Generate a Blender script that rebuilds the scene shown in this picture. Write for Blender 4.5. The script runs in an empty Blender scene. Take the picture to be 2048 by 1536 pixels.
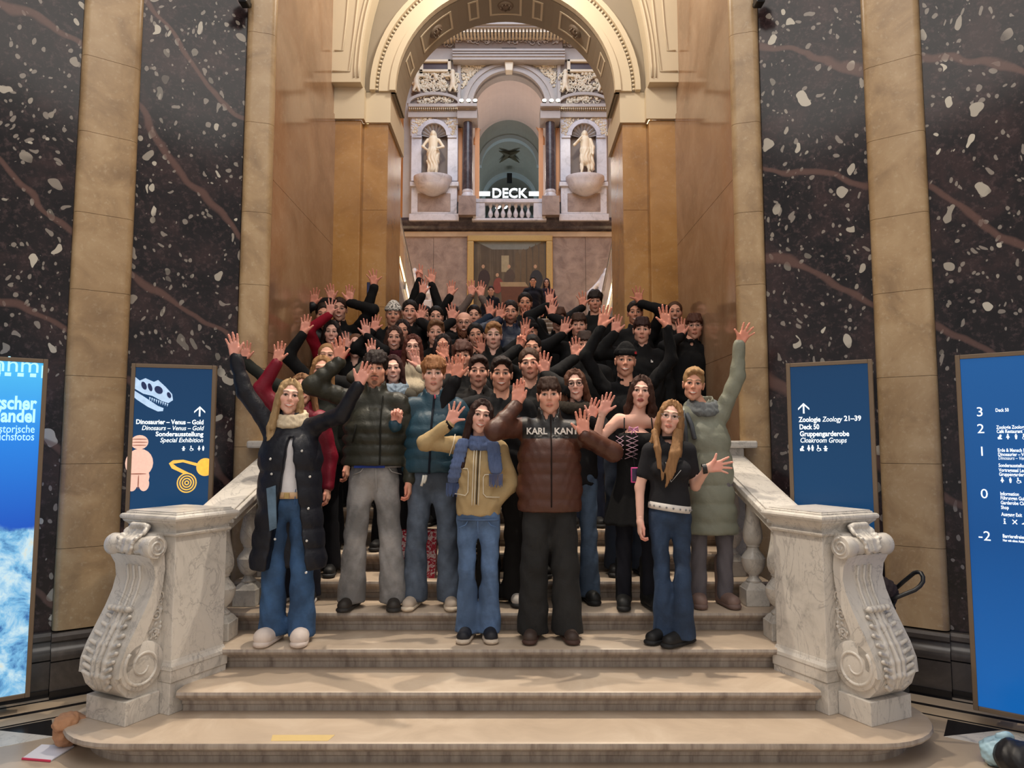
import bpy, math, random
import numpy as np
from mathutils import Vector, Matrix
sc = bpy.context.scene
C = sc.collection
pi = math.pi
# ------------------------------------------------------------------ camera
F = 1400.0; TH = math.atan(116 / 1400); CX = 0.08; CH = 1.79
cd = bpy.data.cameras.new('camera'); cam = bpy.data.objects.new('camera', cd); C.objects.link(cam)
cd.sensor_width = 36; cd.lens = 36 * F / 2048; cd.clip_end = 200
cam.location = (CX, 0, CH); cam.rotation_euler = (pi / 2 + TH, 0, 0)
sc.camera = cam
# ------------------------------------------------------------------ world, lights, exposure
w = bpy.data.worlds.new('hall_light'); sc.world = w; w.use_nodes = True
w.node_tree.nodes['Background'].inputs[0].default_value = (1.0, 0.95, 0.90, 1)
w.node_tree.nodes['Background'].inputs[1].default_value = 0.66
sc.view_settings.view_transform = 'Standard'; sc.view_settings.look = 'None'
sc.view_settings.gamma = 1; sc.view_settings.use_curve_mapping = False
sc.view_settings.exposure = -0.17
try:
    sc.cycles.max_bounces = 6; sc.cycles.diffuse_bounces = 3; sc.cycles.glossy_bounces = 3; sc.cycles.transmission_bounces = 4
except AttributeError: pass
def light(name, kind, loc, energy, col, size=0.3, target=None, spot=60, blend=0.5, sy=None):
    d = bpy.data.lights.new(name, kind); d.energy = energy; d.color = col
    if kind == 'AREA':
        d.size = size
        if sy: d.shape = 'RECTANGLE'; d.size_y = sy
    else:
        d.shadow_soft_size = size
    if kind == 'SPOT': d.spot_size = math.radians(spot); d.spot_blend = blend
    o = bpy.data.objects.new(name, d); C.objects.link(o); o.location = loc
    if target is not None:
        o.rotation_euler = (Vector(target) - Vector(loc)).to_track_quat('-Z', 'Y').to_euler()
    return o
light('hall_fill_light', 'AREA', (0, 0.6, 8.6), 240, (1, 0.93, 0.85), 5.0, (0, 3.6, 0.5))  # soft overhead fill added for the hall's ambient light, not a known fixture
for s in (-1, 1):
    light('stair_spot_light', 'SPOT', (s * 1.6, 5.6, 6.9), 900, (1, 0.87, 0.70), 0.05, (-s * 0.5, 3.5, 0), 62, 0.6)
    pass
    light('niche_light', 'SPOT', (s * 2.3, 21.4, 14.3), 190, (1, 0.9, 0.74), 0.15, (s * 2.7, 25.2, 11.2), 42, 0.6)
    light('side_stair_light', 'POINT', (s * 4.6, 19.5, 8.0), 300, (1, 0.72, 0.42), 0.4)
    light('column_light', 'POINT', (s * 1.62, 24.3, 13.9), 30, (1, 0.85, 0.6), 0.12)
light('vault_fill_light', 'POINT', (0, 6.6, 7.4), 190, (1, 0.93, 0.82), 0.25)  # unseen lamp added above the view to brighten the vault
light('stairwell_fill_light', 'AREA', (0, 17.5, 17.5), 1150, (0.80, 0.87, 1.0), 7.0, (0, 20.5, 6), sy=9)  # area fill added below the closed ceiling to brighten the stairwell
light('gallery_light', 'POINT', (0, 27.0, 12.6), 100, (1, 0.90, 0.80), 0.4)
light('corridor_light', 'POINT', (0, 34.0, 12.5), 120, (0.80, 0.92, 1.0), 0.5)
# ------------------------------------------------------------------ helpers
def W(px, py, Y):
    a = (px - 1024) / F; b = (768 - py) / F
    dy = math.cos(TH) - b * math.sin(TH); dz = math.sin(TH) + b * math.cos(TH); t = Y / dy
    return Vector((CX + a * t, Y, CH + dz * t))
def lin(c):
    r = []
    for v in c:
        v /= 255.0
        r.append(v / 12.92 if v <= 0.04045 else ((v + 0.055) / 1.055) ** 2.4)
    return tuple(r)
def tag(o, label=None, cat=None, group=None, kind=None):
    if label: o['label'] = label
    if cat: o['category'] = cat
    if group: o['group'] = group
    if kind: o['kind'] = kind
    return o
def empty(name, loc=(0, 0, 0), label=None, cat=None, group=None, kind=None):
    o = bpy.data.objects.new(name, None); o.empty_display_size = 0.1; C.objects.link(o); o.location = loc
    return tag(o, label, cat, group, kind)
def adopt(o, parent):
    if parent is not None:
        o.parent = parent
        p = parent; m = Matrix.Translation(-Vector(p.location))
        if p.parent is not None: m = Matrix.Identity(4) if p.type != 'EMPTY' else m
        o.matrix_parent_inverse = m if p.type == 'EMPTY' else Matrix.Identity(4)
    return o
def link(name, me, mat, parent=None):
    o = bpy.data.objects.new(name, me)
    if mat is not None: me.materials.append(mat)
    C.objects.link(o)
    return adopt(o, parent)
def np_mesh(name, V, Q, col=None, smooth=True):
    me = bpy.data.meshes.new(name); V = np.asarray(V, np.float32); Q = np.asarray(Q, np.int32)
    k = Q.shape[1]
    me.vertices.add(len(V)); me.vertices.foreach_set('co', V.ravel())
    me.loops.add(len(Q) * k); me.loops.foreach_set('vertex_index', Q.ravel())
    me.polygons.add(len(Q)); me.polygons.foreach_set('loop_start', np.arange(0, len(Q) * k, k, dtype=np.int32))
    if smooth: me.polygons.foreach_set('use_smooth', np.ones(len(Q), bool))
    me.update(calc_edges=True)
    if col is not None:
        a = me.color_attributes.new('Col', 'FLOAT_COLOR', 'POINT')
        c = np.ones((len(V), 4), np.float32); c[:, :3] = col; a.data.foreach_set('color', c.ravel())
    return me
class MB:
    def __init__(s): s.v = []; s.f = []
    def add(s, vs, fs, M=None):
        n = len(s.v)
        for p in vs:
            p = Vector(p); s.v.append(tuple(M @ p if M is not None else p))
        for f in fs: s.f.append([i + n for i in f])
        return s
    def box(s, lo, hi, M=None):
        (a, b, c), (d, e, f) = lo, hi
        vs = [(a, b, c), (d, b, c), (d, e, c), (a, e, c), (a, b, f), (d, b, f), (d, e, f), (a, e, f)]
        return s.add(vs, [(3, 2, 1, 0), (4, 5, 6, 7), (0, 1, 5, 4), (1, 2, 6, 5), (2, 3, 7, 6), (3, 0, 4, 7)], M)
    def prism(s, poly, z0, z1, M=None):          # polygon in xy, extruded in z (ccw seen from +z)
        n = len(poly)
        ar = sum(poly[i][0] * poly[(i + 1) % n][1] - poly[(i + 1) % n][0] * poly[i][1] for i in range(n))
        if ar < 0: poly = poly[::-1]
        vs = [(x, y, z0) for x, y in poly] + [(x, y, z1) for x, y in poly]
        fs = [list(range(n))[::-1], [i + n for i in range(n)]] + [(i, (i + 1) % n, n + (i + 1) % n, n + i) for i in range(n)]
        return s.add(vs, fs, M)
    def lathe(s, prof, seg=16, M=None, a0=0, a1=2 * pi):    # prof [(r,z)] bottom to top
        full = abs(a1 - a0 - 2 * pi) < 1e-6; m = seg if full else seg + 1; vs = []; fs = []
        for r, z in prof:
            for i in range(m):
                a = a0 + (a1 - a0) * i / seg; vs.append((r * math.cos(a), r * math.sin(a), z))
        for j in range(len(prof) - 1):
            for i in range(seg):
                k = (i + 1) % m if full else i + 1
                fs.append((j * m + i, j * m + k, (j + 1) * m + k, (j + 1) * m + i))
        if full:
            fs.append(list(range(m))[::-1]); fs.append([(len(prof) - 1) * m + i for i in range(m)])
        return s.add(vs, fs, M)
    def tube(s, pts, r, seg=8, M=None, cap=True):
        pts = [Vector(p) for p in pts]; n = len(pts); vs = []; fs = []; up = Vector((0.13, 0.31, 0.94))
        rr = r if isinstance(r, (list, tuple)) else [r] * n
        for i, p in enumerate(pts):
            t = (pts[min(i + 1, n - 1)] - pts[max(i - 1, 0)])
            t = t.normalized() if t.length > 1e-9 else Vector((0, 0, 1))
            if i == 0:
                u = t.cross(up); u = u.normalized() if u.length > 1e-4 else t.orthogonal().normalized()
            else:
                u = (u - t * u.dot(t)); u = u.normalized() if u.length > 1e-6 else t.orthogonal().normalized()
            v = t.cross(u)
            for k in range(seg):
                a = 2 * pi * k / seg; vs.append(p + (u * math.cos(a) + v * math.sin(a)) * rr[i])
        for i in range(n - 1):
            for k in range(seg):
                l = (k + 1) % seg; fs.append((i * seg + k, i * seg + l, (i + 1) * seg + l, (i + 1) * seg + k))
        if cap: fs.append(list(range(seg))[::-1]); fs.append([(n - 1) * seg + k for k in range(seg)])
        return s.add(vs, fs, M)
    def sweep(s, path, prof, M=None, closed_prof=True, cap=True):   # path plan [(x,y)], prof [(out,z)] mitred, out = left normal
        n = len(path); vs = []; fs = []; m = len(prof)
        P = [Vector((p[0], p[1])) for p in path]
        for i in range(n):
            d0 = (P[i] - P[i - 1]).normalized() if i > 0 else (P[1] - P[0]).normalized()
            d1 = (P[i + 1] - P[i]).normalized() if i < n - 1 else d0
            n0 = Vector((-d0.y, d0.x)); n1 = Vector((-d1.y, d1.x)); b = (n0 + n1).normalized(); k = 1 / max(0.3, b.dot(n0))
            for o, z in prof: q = P[i] + b * (o * k); vs.append((q.x, q.y, z))
        for i in range(n - 1):
            for j in range(m if closed_prof else m - 1):
                l = (j + 1) % m; fs.append((i * m + j, (i + 1) * m + j, (i + 1) * m + l, i * m + l))
        if cap and closed_prof: fs.append(list(range(m))); fs.append([(n - 1) * m + j for j in range(m)][::-1])
        return s.add(vs, fs, M)
    def mesh(s, name, smooth=False):
        me = bpy.data.meshes.new(name); me.from_pydata(s.v, [], s.f)
        if smooth is True: me.polygons.foreach_set('use_smooth', [True] * len(me.polygons))
        me.update()
        return me
    def build(s, name, mat, parent=None, smooth=False, bevel=0, seg=2, fix=True):
        me = s.mesh(name, smooth)
        if fix:
            import bmesh
            b = bmesh.new(); b.from_mesh(me); bmesh.ops.recalc_face_normals(b, faces=b.faces); b.to_mesh(me); b.free()
        o = link(name, me, mat, parent)
        if smooth == 'auto':
            me.polygons.foreach_set('use_smooth', [True] * len(me.polygons)); me.set_sharp_from_angle(angle=math.radians(38))
        if bevel:
            md = o.modifiers.new('bevel', 'BEVEL'); md.width = bevel; md.segments = seg; md.limit_method = 'ANGLE'; md.angle_limit = math.radians(40)
        return o
def clone(o, loc=None, parent=None, name=None, rot=None, scale=None):
    c = o.copy(); C.objects.link(c)
    if loc is not None: c.location = loc
    if rot is not None: c.rotation_euler = rot
    if scale is not None: c.scale = scale
    if parent is not None: adopt(c, parent)
    return c
def arc(cx, cy, r, a0, a1, n, ry=None):
    return [(cx + r * math.cos(math.radians(a0 + (a1 - a0) * i / n)), cy + (ry or r) * math.sin(math.radians(a0 + (a1 - a0) * i / n))) for i in range(n + 1)]
XZ = lambda y=0: Matrix(((1, 0, 0, 0), (0, 0, -1, y), (0, 1, 0, 0), (0, 0, 0, 1)))   # xy plane -> xz plane, extrude z -> -y
# ------------------------------------------------------------------ materials
class G:
    def __init__(s, name):
        s.m = bpy.data.materials.new(name); s.m.use_nodes = True; s.t = s.m.node_tree; s.b = s.t.nodes['Principled BSDF']
    def n(s, t, ins=None, **pr):
        x = s.t.nodes.new('ShaderNode' + t)
        for k, v in pr.items(): setattr(x, k, v)
        for k, v in (ins or {}).items(): s.set(x.inputs[k], v)
        return x
    def set(s, sock, v):
        if hasattr(v, 'is_output') or isinstance(v, bpy.types.NodeSocket): s.t.links.new(v, sock)
        else:
            if isinstance(v, tuple) and len(v) == 3 and sock.type == 'RGBA': v = v + (1,)
            sock.default_value = v
    def co(s, scale=(1, 1, 1), rot=(0, 0, 0)):
        c = s.n('TexCoord'); return s.n('Mapping', {0: c.outputs['Object'], 'Scale': scale, 'Rotation': rot}).outputs[0]
    def noise(s, v, scale, det=4, rough=0.55, dist=0): return s.n('TexNoise', {'Vector': v, 'Scale': scale, 'Detail': det, 'Roughness': rough, 'Distortion': dist}).outputs[0]
    def ramp(s, fac, pts, interp='LINEAR'):
        r = s.n('ValToRGB', {0: fac}); r.color_ramp.interpolation = interp; e = r.color_ramp.elements
        while len(e) < len(pts): e.new(0.5)
        for i, (p, c) in enumerate(pts): e[i].position = p; e[i].color = (c if isinstance(c, tuple) else (c, c, c)) + (1,)
        return r.outputs[0]
    def mix(s, f, a, b, mode='MIX'):
        x = s.n('Mix', data_type='RGBA', blend_type=mode); s.set(x.inputs[0], f); s.set(x.inputs[6], a); s.set(x.inputs[7], b); return x.outputs[2]
    def math(s, op, a, b=0.0):
        x = s.n('Math', operation=op); s.set(x.inputs[0], a); s.set(x.inputs[1], b); return x.outputs[0]
    def out(s, col, rough=0.5, bump=None, bs=0.2, bd=0.01, metal=0, spec=None, **kw):
        s.set(s.b.inputs['Base Color'], col); s.set(s.b.inputs['Roughness'], rough); s.b.inputs['Metallic'].default_value = metal
        if spec is not None: s.b.inputs['Specular IOR Level'].default_value = spec
        if bump is not None:
            bb = s.n('Bump', {'Height': bump, 'Strength': bs, 'Distance': bd}); s.t.links.new(bb.outputs[0], s.b.inputs['Normal'])
        for k, v in kw.items(): s.set(s.b.inputs[k], v)
        return s.m
MC = {}
def plain(name, rgb, rough=0.5, var=0.12, scale=30, bump=0.0, metal=0, emit=0, **kw):
    if name in MC: return MC[name]
    g = G(name); v = g.co(); nz = g.noise(v, scale); c = lin(rgb)
    col = g.mix(nz, tuple(x * (1 - var) for x in c), tuple(min(1, x * (1 + var)) for x in c))
    m = g.out(col, rough, nz if bump else None, bump, 0.01, metal, **kw)
    if emit: g.set(g.b.inputs['Emission Color'], col); g.b.inputs['Emission Strength'].default_value = emit
    MC[name] = m
    return m
def dark_marble():
    g = G('dark_breccia_marble'); v = g.co()
    wv = g.n('TexNoise', {'Vector': v, 'Scale': 2.3, 'Detail': 3}).outputs['Color']
    vd = g.n('VectorMath', {0: v, 1: g.n('VectorMath', {0: wv, 'Scale': 0.35}, operation='SCALE').outputs[0]}, operation='ADD').outputs[0]
    base = g.ramp(g.noise(vd, 2.6, 8, 0.62), [(0.30, lin((18, 17, 21))), (0.5, lin((38, 32, 35))), (0.62, lin((60, 45, 46))), (0.78, lin((34, 34, 37)))])
    fine = g.noise(v, 26, 6, 0.7)
    base = g.mix(g.ramp(fine, [(0.52, 0.0), (0.70, 0.62)]), base, lin((100, 80, 80)))
    def clasts(sc_, thr, cut, vv):
        a = g.n('TexVoronoi', {'Vector': vv, 'Scale': sc_, 'Randomness': 1.0})
        h = g.n('SeparateColor', {0: a.outputs['Color']})
        big = g.math('MULTIPLY', h.outputs[1], cut)
        m = g.math('LESS_THAN', a.outputs['Distance'], big)
        return g.math('MULTIPLY', m, g.math('GREATER_THAN', h.outputs[0], thr)), h.outputs[2]
    st = g.n('Mapping', {0: vd, 'Scale': (1.25, 1.25, 0.85), 'Rotation': (0.3, 0.5, 0.2)}).outputs[0]
    clus = g.ramp(g.noise(v, 1.7, 2), [(0.42, 0.0), (0.58, 1.0)])
    m1, t1 = clasts(9, 0.66, 0.46, st); m2, t2 = clasts(22, 0.66, 0.5, st)
    m1 = g.math('MULTIPLY', m1, g.ramp(clus, [(0.0, 0.35), (0.3, 1.0)])); 
    cc = g.mix(t1, lin((214, 206, 190)), lin((150, 140, 130)))
    base = g.mix(g.math('MULTIPLY', m2, 0.7), base, lin((170, 160, 150)))
    base = g.mix(m1, base, cc)
    vw = g.n('TexWave', {'Vector': g.n('Mapping', {0: v, 'Rotation': (0.4, 0.9, 0.25)}).outputs[0], 'Scale': 0.4, 'Distortion': 7, 'Detail': 4, 'Detail Scale': 1.1})
    base = g.mix(g.ramp(vw.outputs['Fac'], [(0.984, 0.0), (0.997, 0.7)]), base, lin((118, 88, 80)))
    return g.out(base, 0.16, spec=.32)
def stone(name, c0, c1, c2, rough, sc_=3.0, speck=0.3, spc=(240, 225, 195)):
    g = G(name); v = g.co()
    a = g.noise(v, sc_, 7, 0.6, 0.6); col = g.ramp(a, [(0.3, lin(c0)), (0.5, lin(c1)), (0.7, lin(c2))])
    f = g.noise(v, sc_ * 9, 5, 0.7); col = g.mix(g.ramp(f, [(0.55, 0.0), (0.75, speck)]), col, lin(spc))
    d = g.noise(v, sc_ * 0.35, 2); col = g.mix(g.ramp(d, [(0.35, 0.25), (0.6, 0.0)]), col, lin(c0))
    return g.out(col, rough)
def carrara(name='white_marble', tint=(214, 208, 200), vein=(120, 116, 116), rough=0.3, k=1.0):
    g = G(name); v = g.co()
    a = g.noise(v, 2.2, 8, 0.62, 1.4); b = g.noise(v, 7.0, 6, 0.6, 0.8); c = lin(tint)
    col = g.ramp(a, [(0.32, tuple(x * 0.72 for x in c)), (0.46, c), (0.62, tuple(min(1, x * 1.08) for x in c)), (0.72, tuple(x * 0.8 for x in c))])
    w_ = g.noise(g.co((1.4, 1.4, .8), (.4, .6, .3)), 1.8, 9, .58, 2.2)
    col = g.mix(g.ramp(w_, [(0.485, 0.0), (0.5, 0.42 * k), (0.515, 0.0)]), col, lin(vein))
    w2 = g.noise(g.co((1.1, 1.6, .6), (.9, .2, 1.3)), 4.5, 7, .6, 1.2)
    col = g.mix(g.ramp(w2, [(0.49, 0.0), (0.5, 0.3 * k), (0.51, 0.0)]), col, lin(vein))
    col = g.mix(g.ramp(b, [(0.6, 0.0), (0.8, 0.35 * k)]), col, lin(vein))
    return g.out(col, rough, b, 0.05, 0.004)
M = {}
M['dark'] = dark_marble()
M['honey'] = stone('honey_marble', (150, 122, 90), (184, 153, 114), (202, 173, 134), 0.34, 3.2)
M['polish'] = stone('polished_brown_marble', (138, 106, 80), (160, 126, 98), (176, 144, 116), 0.12, 1.6, 0.12)
M['amber'] = stone('amber_marble', (152, 108, 58), (178, 130, 72), (194, 148, 90), 0.2, 2.2, 0.15)
M['cream'] = plain('cream_plaster', (218, 200, 170), 0.6, 0.04, 3)
M['creamd'] = plain('shaded_cream_plaster', (150, 136, 116), 0.6, 0.06, 3)  # darker copy of the cream plaster, shade put into its colour
M['white'] = carrara()
M['tread'] = stone('limestone_tread', (176, 156, 134), (190, 170, 146), (204, 186, 164), 0.38, 2.0, 0.06)
M['riser'] = carrara('grey_step_marble', (186, 176, 166), (122, 114, 108), 0.36, 0.9)
M['plinth'] = stone('grey_plinth_marble', (66, 60, 56), (88, 80, 74), (110, 100, 92), 0.22, 2.4, 0.1, (140, 130, 120))
M['black'] = plain('black_stone', (24, 22, 24), 0.2, 0.2, 8)
M['floor'] = stone('beige_floor_stone', (170, 152, 134), (186, 168, 148), (200, 184, 164), 0.3, 1.2, 0.05)
M['mauve'] = stone('mauve_wall_marble', (118, 102, 98), (148, 131, 124), (168, 150, 140), 0.3, 2.4, 0.2)
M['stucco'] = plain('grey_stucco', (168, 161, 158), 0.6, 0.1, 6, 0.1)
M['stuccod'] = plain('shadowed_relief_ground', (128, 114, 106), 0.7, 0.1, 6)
M['pale'] = carrara('pale_far_marble', (196, 195, 204), (136, 132, 142), 0.35, 0.6)
M['peach'] = plain('peach_plaster', (222, 160, 112), 0.6, 0.08, 4)
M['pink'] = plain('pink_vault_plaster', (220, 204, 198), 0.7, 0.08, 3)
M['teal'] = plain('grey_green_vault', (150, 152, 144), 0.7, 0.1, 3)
M['gold'] = plain('gilded_wood', (186, 158, 104), 0.4, 0.15, 20, 0, 0.35)
M['slate'] = stone('slate_blue_ledge_marble', (44, 40, 48), (66, 60, 68), (96, 88, 92), 0.25, 3.0, 0.2, (170, 165, 170))
M['orange'] = plain('warm_lit_wall', (214, 156, 96), 0.6, 0.06, 2)  # warm lamplight on these walls is put into their base colour
M['statue'] = plain('statue_stone', (216, 204, 182), 0.5, 0.08, 9)
M['iron'] = plain('black_metal', (22, 22, 24), 0.4, 0.1, 20)
M['steel'] = plain('brushed_steel', (176, 180, 186), 0.3, 0.08, 20, 0, 0.7)
# ------------------------------------------------------------------ smooth solid modelling (signed distance -> quad mesh)
def surface_nets(D, org, h):
    S = D < 0
    c = np.zeros(tuple(n - 1 for n in D.shape), np.int8)
    offs = [(i, j, k) for i in (0, 1) for j in (0, 1) for k in (0, 1)]
    sl = lambda o: tuple(slice(a, D.shape[q] - 1 + a) for q, a in enumerate(o))
    for o in offs: c += S[sl(o)]
    act = (c > 0) & (c < 8); ids = np.argwhere(act)
    idx = np.full(c.shape, -1, np.int32); idx[act] = np.arange(len(ids), dtype=np.int32)
    V8 = [D[ids[:, 0] + o[0], ids[:, 1] + o[1], ids[:, 2] + o[2]] for o in offs]
    acc = np.zeros((len(ids), 3)); cnt = np.zeros(len(ids))
    for a in range(8):
        for b in range(a + 1, 8):
            oa, ob = np.array(offs[a]), np.array(offs[b])
            if abs(oa - ob).sum() != 1: continue
            m = (V8[a] < 0) != (V8[b] < 0); va = V8[a][m]; t = (va / (va - V8[b][m]))[:, None]
            acc[m] += oa + t * (ob - oa); cnt[m] += 1
    V = (ids + acc / cnt[:, None]) * h + org
    Q = []
    for ax in range(3):
        s0 = [slice(None)] * 3; s1 = [slice(None)] * 3; s0[ax] = slice(0, -1); s1[ax] = slice(1, None)
        e = S[tuple(s0)] != S[tuple(s1)]
        p = np.argwhere(e); b1, b2 = [(1, 2), (2, 0), (0, 1)][ax]
        ok = (p[:, b1] > 0) & (p[:, b2] > 0) & (p[:, b1] < D.shape[b1] - 1) & (p[:, b2] < D.shape[b2] - 1); p = p[ok]
        def g(d1, d2):
            q = p.copy(); q[:, b1] += d1; q[:, b2] += d2; return idx[q[:, 0], q[:, 1], q[:, 2]]
        q = np.stack([g(-1, -1), g(0, -1), g(0, 0), g(-1, 0)], 1)
        fl = ~S[p[:, 0], p[:, 1], p[:, 2]]; q[fl] = q[fl][:, ::-1]
        Q.append(q)
    return V, np.concatenate(Q)
class SDF:
    def __init__(s, h, k=0.02): s.h = h; s.k = k; s.ops = []
    def _b(s, lo, hi, fn, k, mode): s.ops.append((np.array(lo, float), np.array(hi, float), fn, s.k if k is None else k, mode)); return s
    def cone(s, a, b, ra, rb, w=None, asp=1.0, q=None, k=None, mode='+'):
        a = np.array(a, float); b = np.array(b, float); L = np.linalg.norm(b - a) + 1e-9
        R = max(ra, rb) + (q[1] if q else 0); ww = None if w is None else np.array(w, float) / np.linalg.norm(w)
        ext = R * np.ones(3) if ww is None else R * np.maximum(1, 1 + (max(asp, 1) - 1) * np.abs(ww))
        def fn(P):
            p = P - a; d = b - a
            if ww is not None:
                f = 1 - 1 / asp; p = p - (p @ ww)[..., None] * ww * f; d = d - (d @ ww) * ww * f
            t = np.clip((p @ d) / max(1e-12, d @ d), 0, 1); r = ra + (rb - ra) * t
            if q: r = r + q[1] * (np.abs(np.sin(pi * (t * L + (q[2] if len(q) > 2 else 0)) / q[0])) ** 0.6 - 0.75)
            return np.sqrt(((p - t[..., None] * d) ** 2).sum(-1)) - r
        return s._b(np.minimum(a, b) - ext, np.maximum(a, b) + ext, fn, k, mode)
    def ell(s, c, r, R=None, k=None, mode='+'):
        c = np.array(c, float); r = np.array(r, float); Rm = None if R is None else np.array(R, float)
        e = r if Rm is None else np.ones(3) * r.max()
        def fn(P):
            p = P - c
            if Rm is not None: p = p @ Rm
            k0 = np.sqrt(((p / r) ** 2).sum(-1)); k1 = np.sqrt(((p / (r * r)) ** 2).sum(-1)) + 1e-9
            return k0 * (k0 - 1) / k1
        return s._b(c - e, c + e, fn, k, mode)
    def box(s, c, b, rad=0.0, R=None, k=None, mode='+'):
        c = np.array(c, float); b = np.array(b, float); Rm = None if R is None else np.array(R, float)
        e = b if Rm is None else np.ones(3) * np.linalg.norm(b)
        def fn(P):
            p = P - c
            if Rm is not None: p = p @ Rm
            q = np.abs(p) - (b - rad); return np.sqrt((np.maximum(q, 0) ** 2).sum(-1)) + np.minimum(q.max(-1), 0) - rad
        return s._b(c - e, c + e, fn, k, mode)
    def fun(s, lo, hi, fn, k=None, mode='+'): return s._b(lo, hi, fn, k, mode)
    def solve(s, disp=None):
        pos = [o for o in s.ops if o[4] == '+']; h = s.h
        lo = np.min([o[0] for o in pos], 0) - 3 * h - 0.01; hi = np.max([o[1] for o in pos], 0) + 3 * h + 0.01
        n = np.ceil((hi - lo) / h).astype(int) + 1
        ax = [lo[i] + h * np.arange(n[i]) for i in range(3)]
        D = np.full(tuple(n), 1.0)
        for l, u, fn, k, mode in s.ops:
            m = k * 1.2 + 2.5 * h
            i0 = np.maximum(0, np.floor((l - m - lo) / h).astype(int)); i1 = np.minimum(n, np.ceil((u + m - lo) / h).astype(int) + 1)
            if (i1 <= i0).any(): continue
            g = tuple(slice(i0[q], i1[q]) for q in range(3))
            P = np.stack(np.meshgrid(ax[0][g[0]], ax[1][g[1]], ax[2][g[2]], indexing='ij'), -1)
            d = fn(P); c = D[g]
            if mode == '+':
                if k > 0:
                    e = np.maximum(k - np.abs(c - d), 0) / k; D[g] = np.minimum(c, d) - e * e * k * 0.25
                else: D[g] = np.minimum(c, d)
            else:
                d = -d
                if k > 0:
                    e = np.maximum(k - np.abs(c - d), 0) / k; D[g] = np.maximum(c, d) + e * e * k * 0.25
                else: D[g] = np.maximum(c, d)
        if disp is not None:
            near = np.abs(D) < 4 * h + 0.02
            I = np.argwhere(near); D[near] += disp(I * h + lo)
        return surface_nets(D, lo, h)
def rotm(yaw=0, pitch=0, roll=0):
    return np.array(Matrix.Rotation(yaw, 3, 'Z') @ Matrix.Rotation(pitch, 3, 'X') @ Matrix.Rotation(roll, 3, 'Y'))
def join_parts(parts):
    Vs, Qs, Cs, n = [], [], [], 0
    for V, Q, Cc in parts:
        Vs.append(V); Qs.append(Q + n); n += len(V)
        Cs.append(np.broadcast_to(np.asarray(Cc, np.float32), (len(V), 3)))
    return np.concatenate(Vs), np.concatenate(Qs), np.concatenate(Cs)
# ------------------------------------------------------------------ staircase
RS, TR, D1, NOSE = 0.148, 0.36, 3.985, 0.1
stepY = lambda n: D1 + (n - 1) * TR
NST = 29
st = empty('staircase', (0, D1, 0), kind='structure')
def step_profile(n):     # (y,z) closed profile: tread slab with rounded nosing, cove, riser
    y = stepY(n); z = n * RS; b = TR + NOSE + 0.02
    p = [(y + b, z - RS), (y + NOSE, z - RS), (y + NOSE, z - RS + 0.035), (y + NOSE - 0.012, z - RS + 0.045), (y + NOSE - 0.012, z - 0.085), (y + 0.055, z - 0.07), (y + 0.035, z - 0.052)]
    p += [(y + 0.022, z - 0.047), (y + 0.008, z - 0.04), (y, z - 0.024), (y + 0.004, z - 0.008), (y + 0.016, z), (y + b, z)]
    return p
def step_mesh(n, hw):
    mb = MB(); pr = step_profile(n); k = len(pr)
    mb.add([(-hw, y, z) for y, z in pr] + [(hw, y, z) for y, z in pr], [list(range(k)), [k + i for i in range(k)][::-1]] + [(i, k + i, k + (i + 1) % k, (i + 1) % k) for i in range(k)])
    return mb
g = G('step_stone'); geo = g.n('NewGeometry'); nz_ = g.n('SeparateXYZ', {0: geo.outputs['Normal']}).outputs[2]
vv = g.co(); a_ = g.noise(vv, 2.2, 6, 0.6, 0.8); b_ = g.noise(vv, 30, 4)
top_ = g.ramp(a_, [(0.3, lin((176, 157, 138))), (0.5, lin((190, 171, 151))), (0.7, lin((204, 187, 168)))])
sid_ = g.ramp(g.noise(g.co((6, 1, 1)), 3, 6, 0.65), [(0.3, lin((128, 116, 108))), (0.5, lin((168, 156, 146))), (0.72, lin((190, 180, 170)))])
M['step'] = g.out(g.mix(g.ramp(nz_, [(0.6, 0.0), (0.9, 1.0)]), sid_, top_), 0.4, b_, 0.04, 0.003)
# first step: rounded ends that wrap the pedestals
def plan1(off):
    hw = 2.57 - off; y0 = D1 + off; r = 0.46
    L = [(hw - r, y0)] + [(hw - r + r * 1.05 * math.sin(t), y0 + r - r * math.cos(t)) for t in [i * pi / 2 / 8 for i in range(1, 9)]] + [(hw - 0.02, 4.9), (hw - 0.02, 5.1)]
    cv = [(-x, y) for x, y in L[::-1]]
    return cv + L
def stack_solid(mb, rings):   # rings of same count [(poly,z)]
    n = len(rings[0][0]); vs = []; fs = []
    for poly, z in rings: vs += [(x, y, z) for x, y in poly]
    for j in range(len(rings) - 1):
        for i in range(n): fs.append((j * n + i, j * n + (i + 1) % n, (j + 1) * n + (i + 1) % n, (j + 1) * n + i))
    fs.append(list(range(n))[::-1]); fs.append([(len(rings) - 1) * n + i for i in range(n)])
    return mb.add(vs, fs)
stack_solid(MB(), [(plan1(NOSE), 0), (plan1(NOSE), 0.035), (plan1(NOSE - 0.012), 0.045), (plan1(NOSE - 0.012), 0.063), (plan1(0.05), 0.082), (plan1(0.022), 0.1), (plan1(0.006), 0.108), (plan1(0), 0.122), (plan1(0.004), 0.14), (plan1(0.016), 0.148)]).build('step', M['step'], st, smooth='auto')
p0, p1, p2, p3 = W(541, 1483, 4.0), W(655, 1484, 4.0), W(672, 1466, 4.11), W(548, 1466, 4.11)
MB().prism([(p0.x, 4.005), (p1.x, 4.005), (p2.x, 4.085), (p3.x, 4.085)], 0.1445, 0.1493).build('stone_inlay', plain('yellow_stone_inlay', (214, 188, 132), 0.4, 0.06), st)
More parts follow.
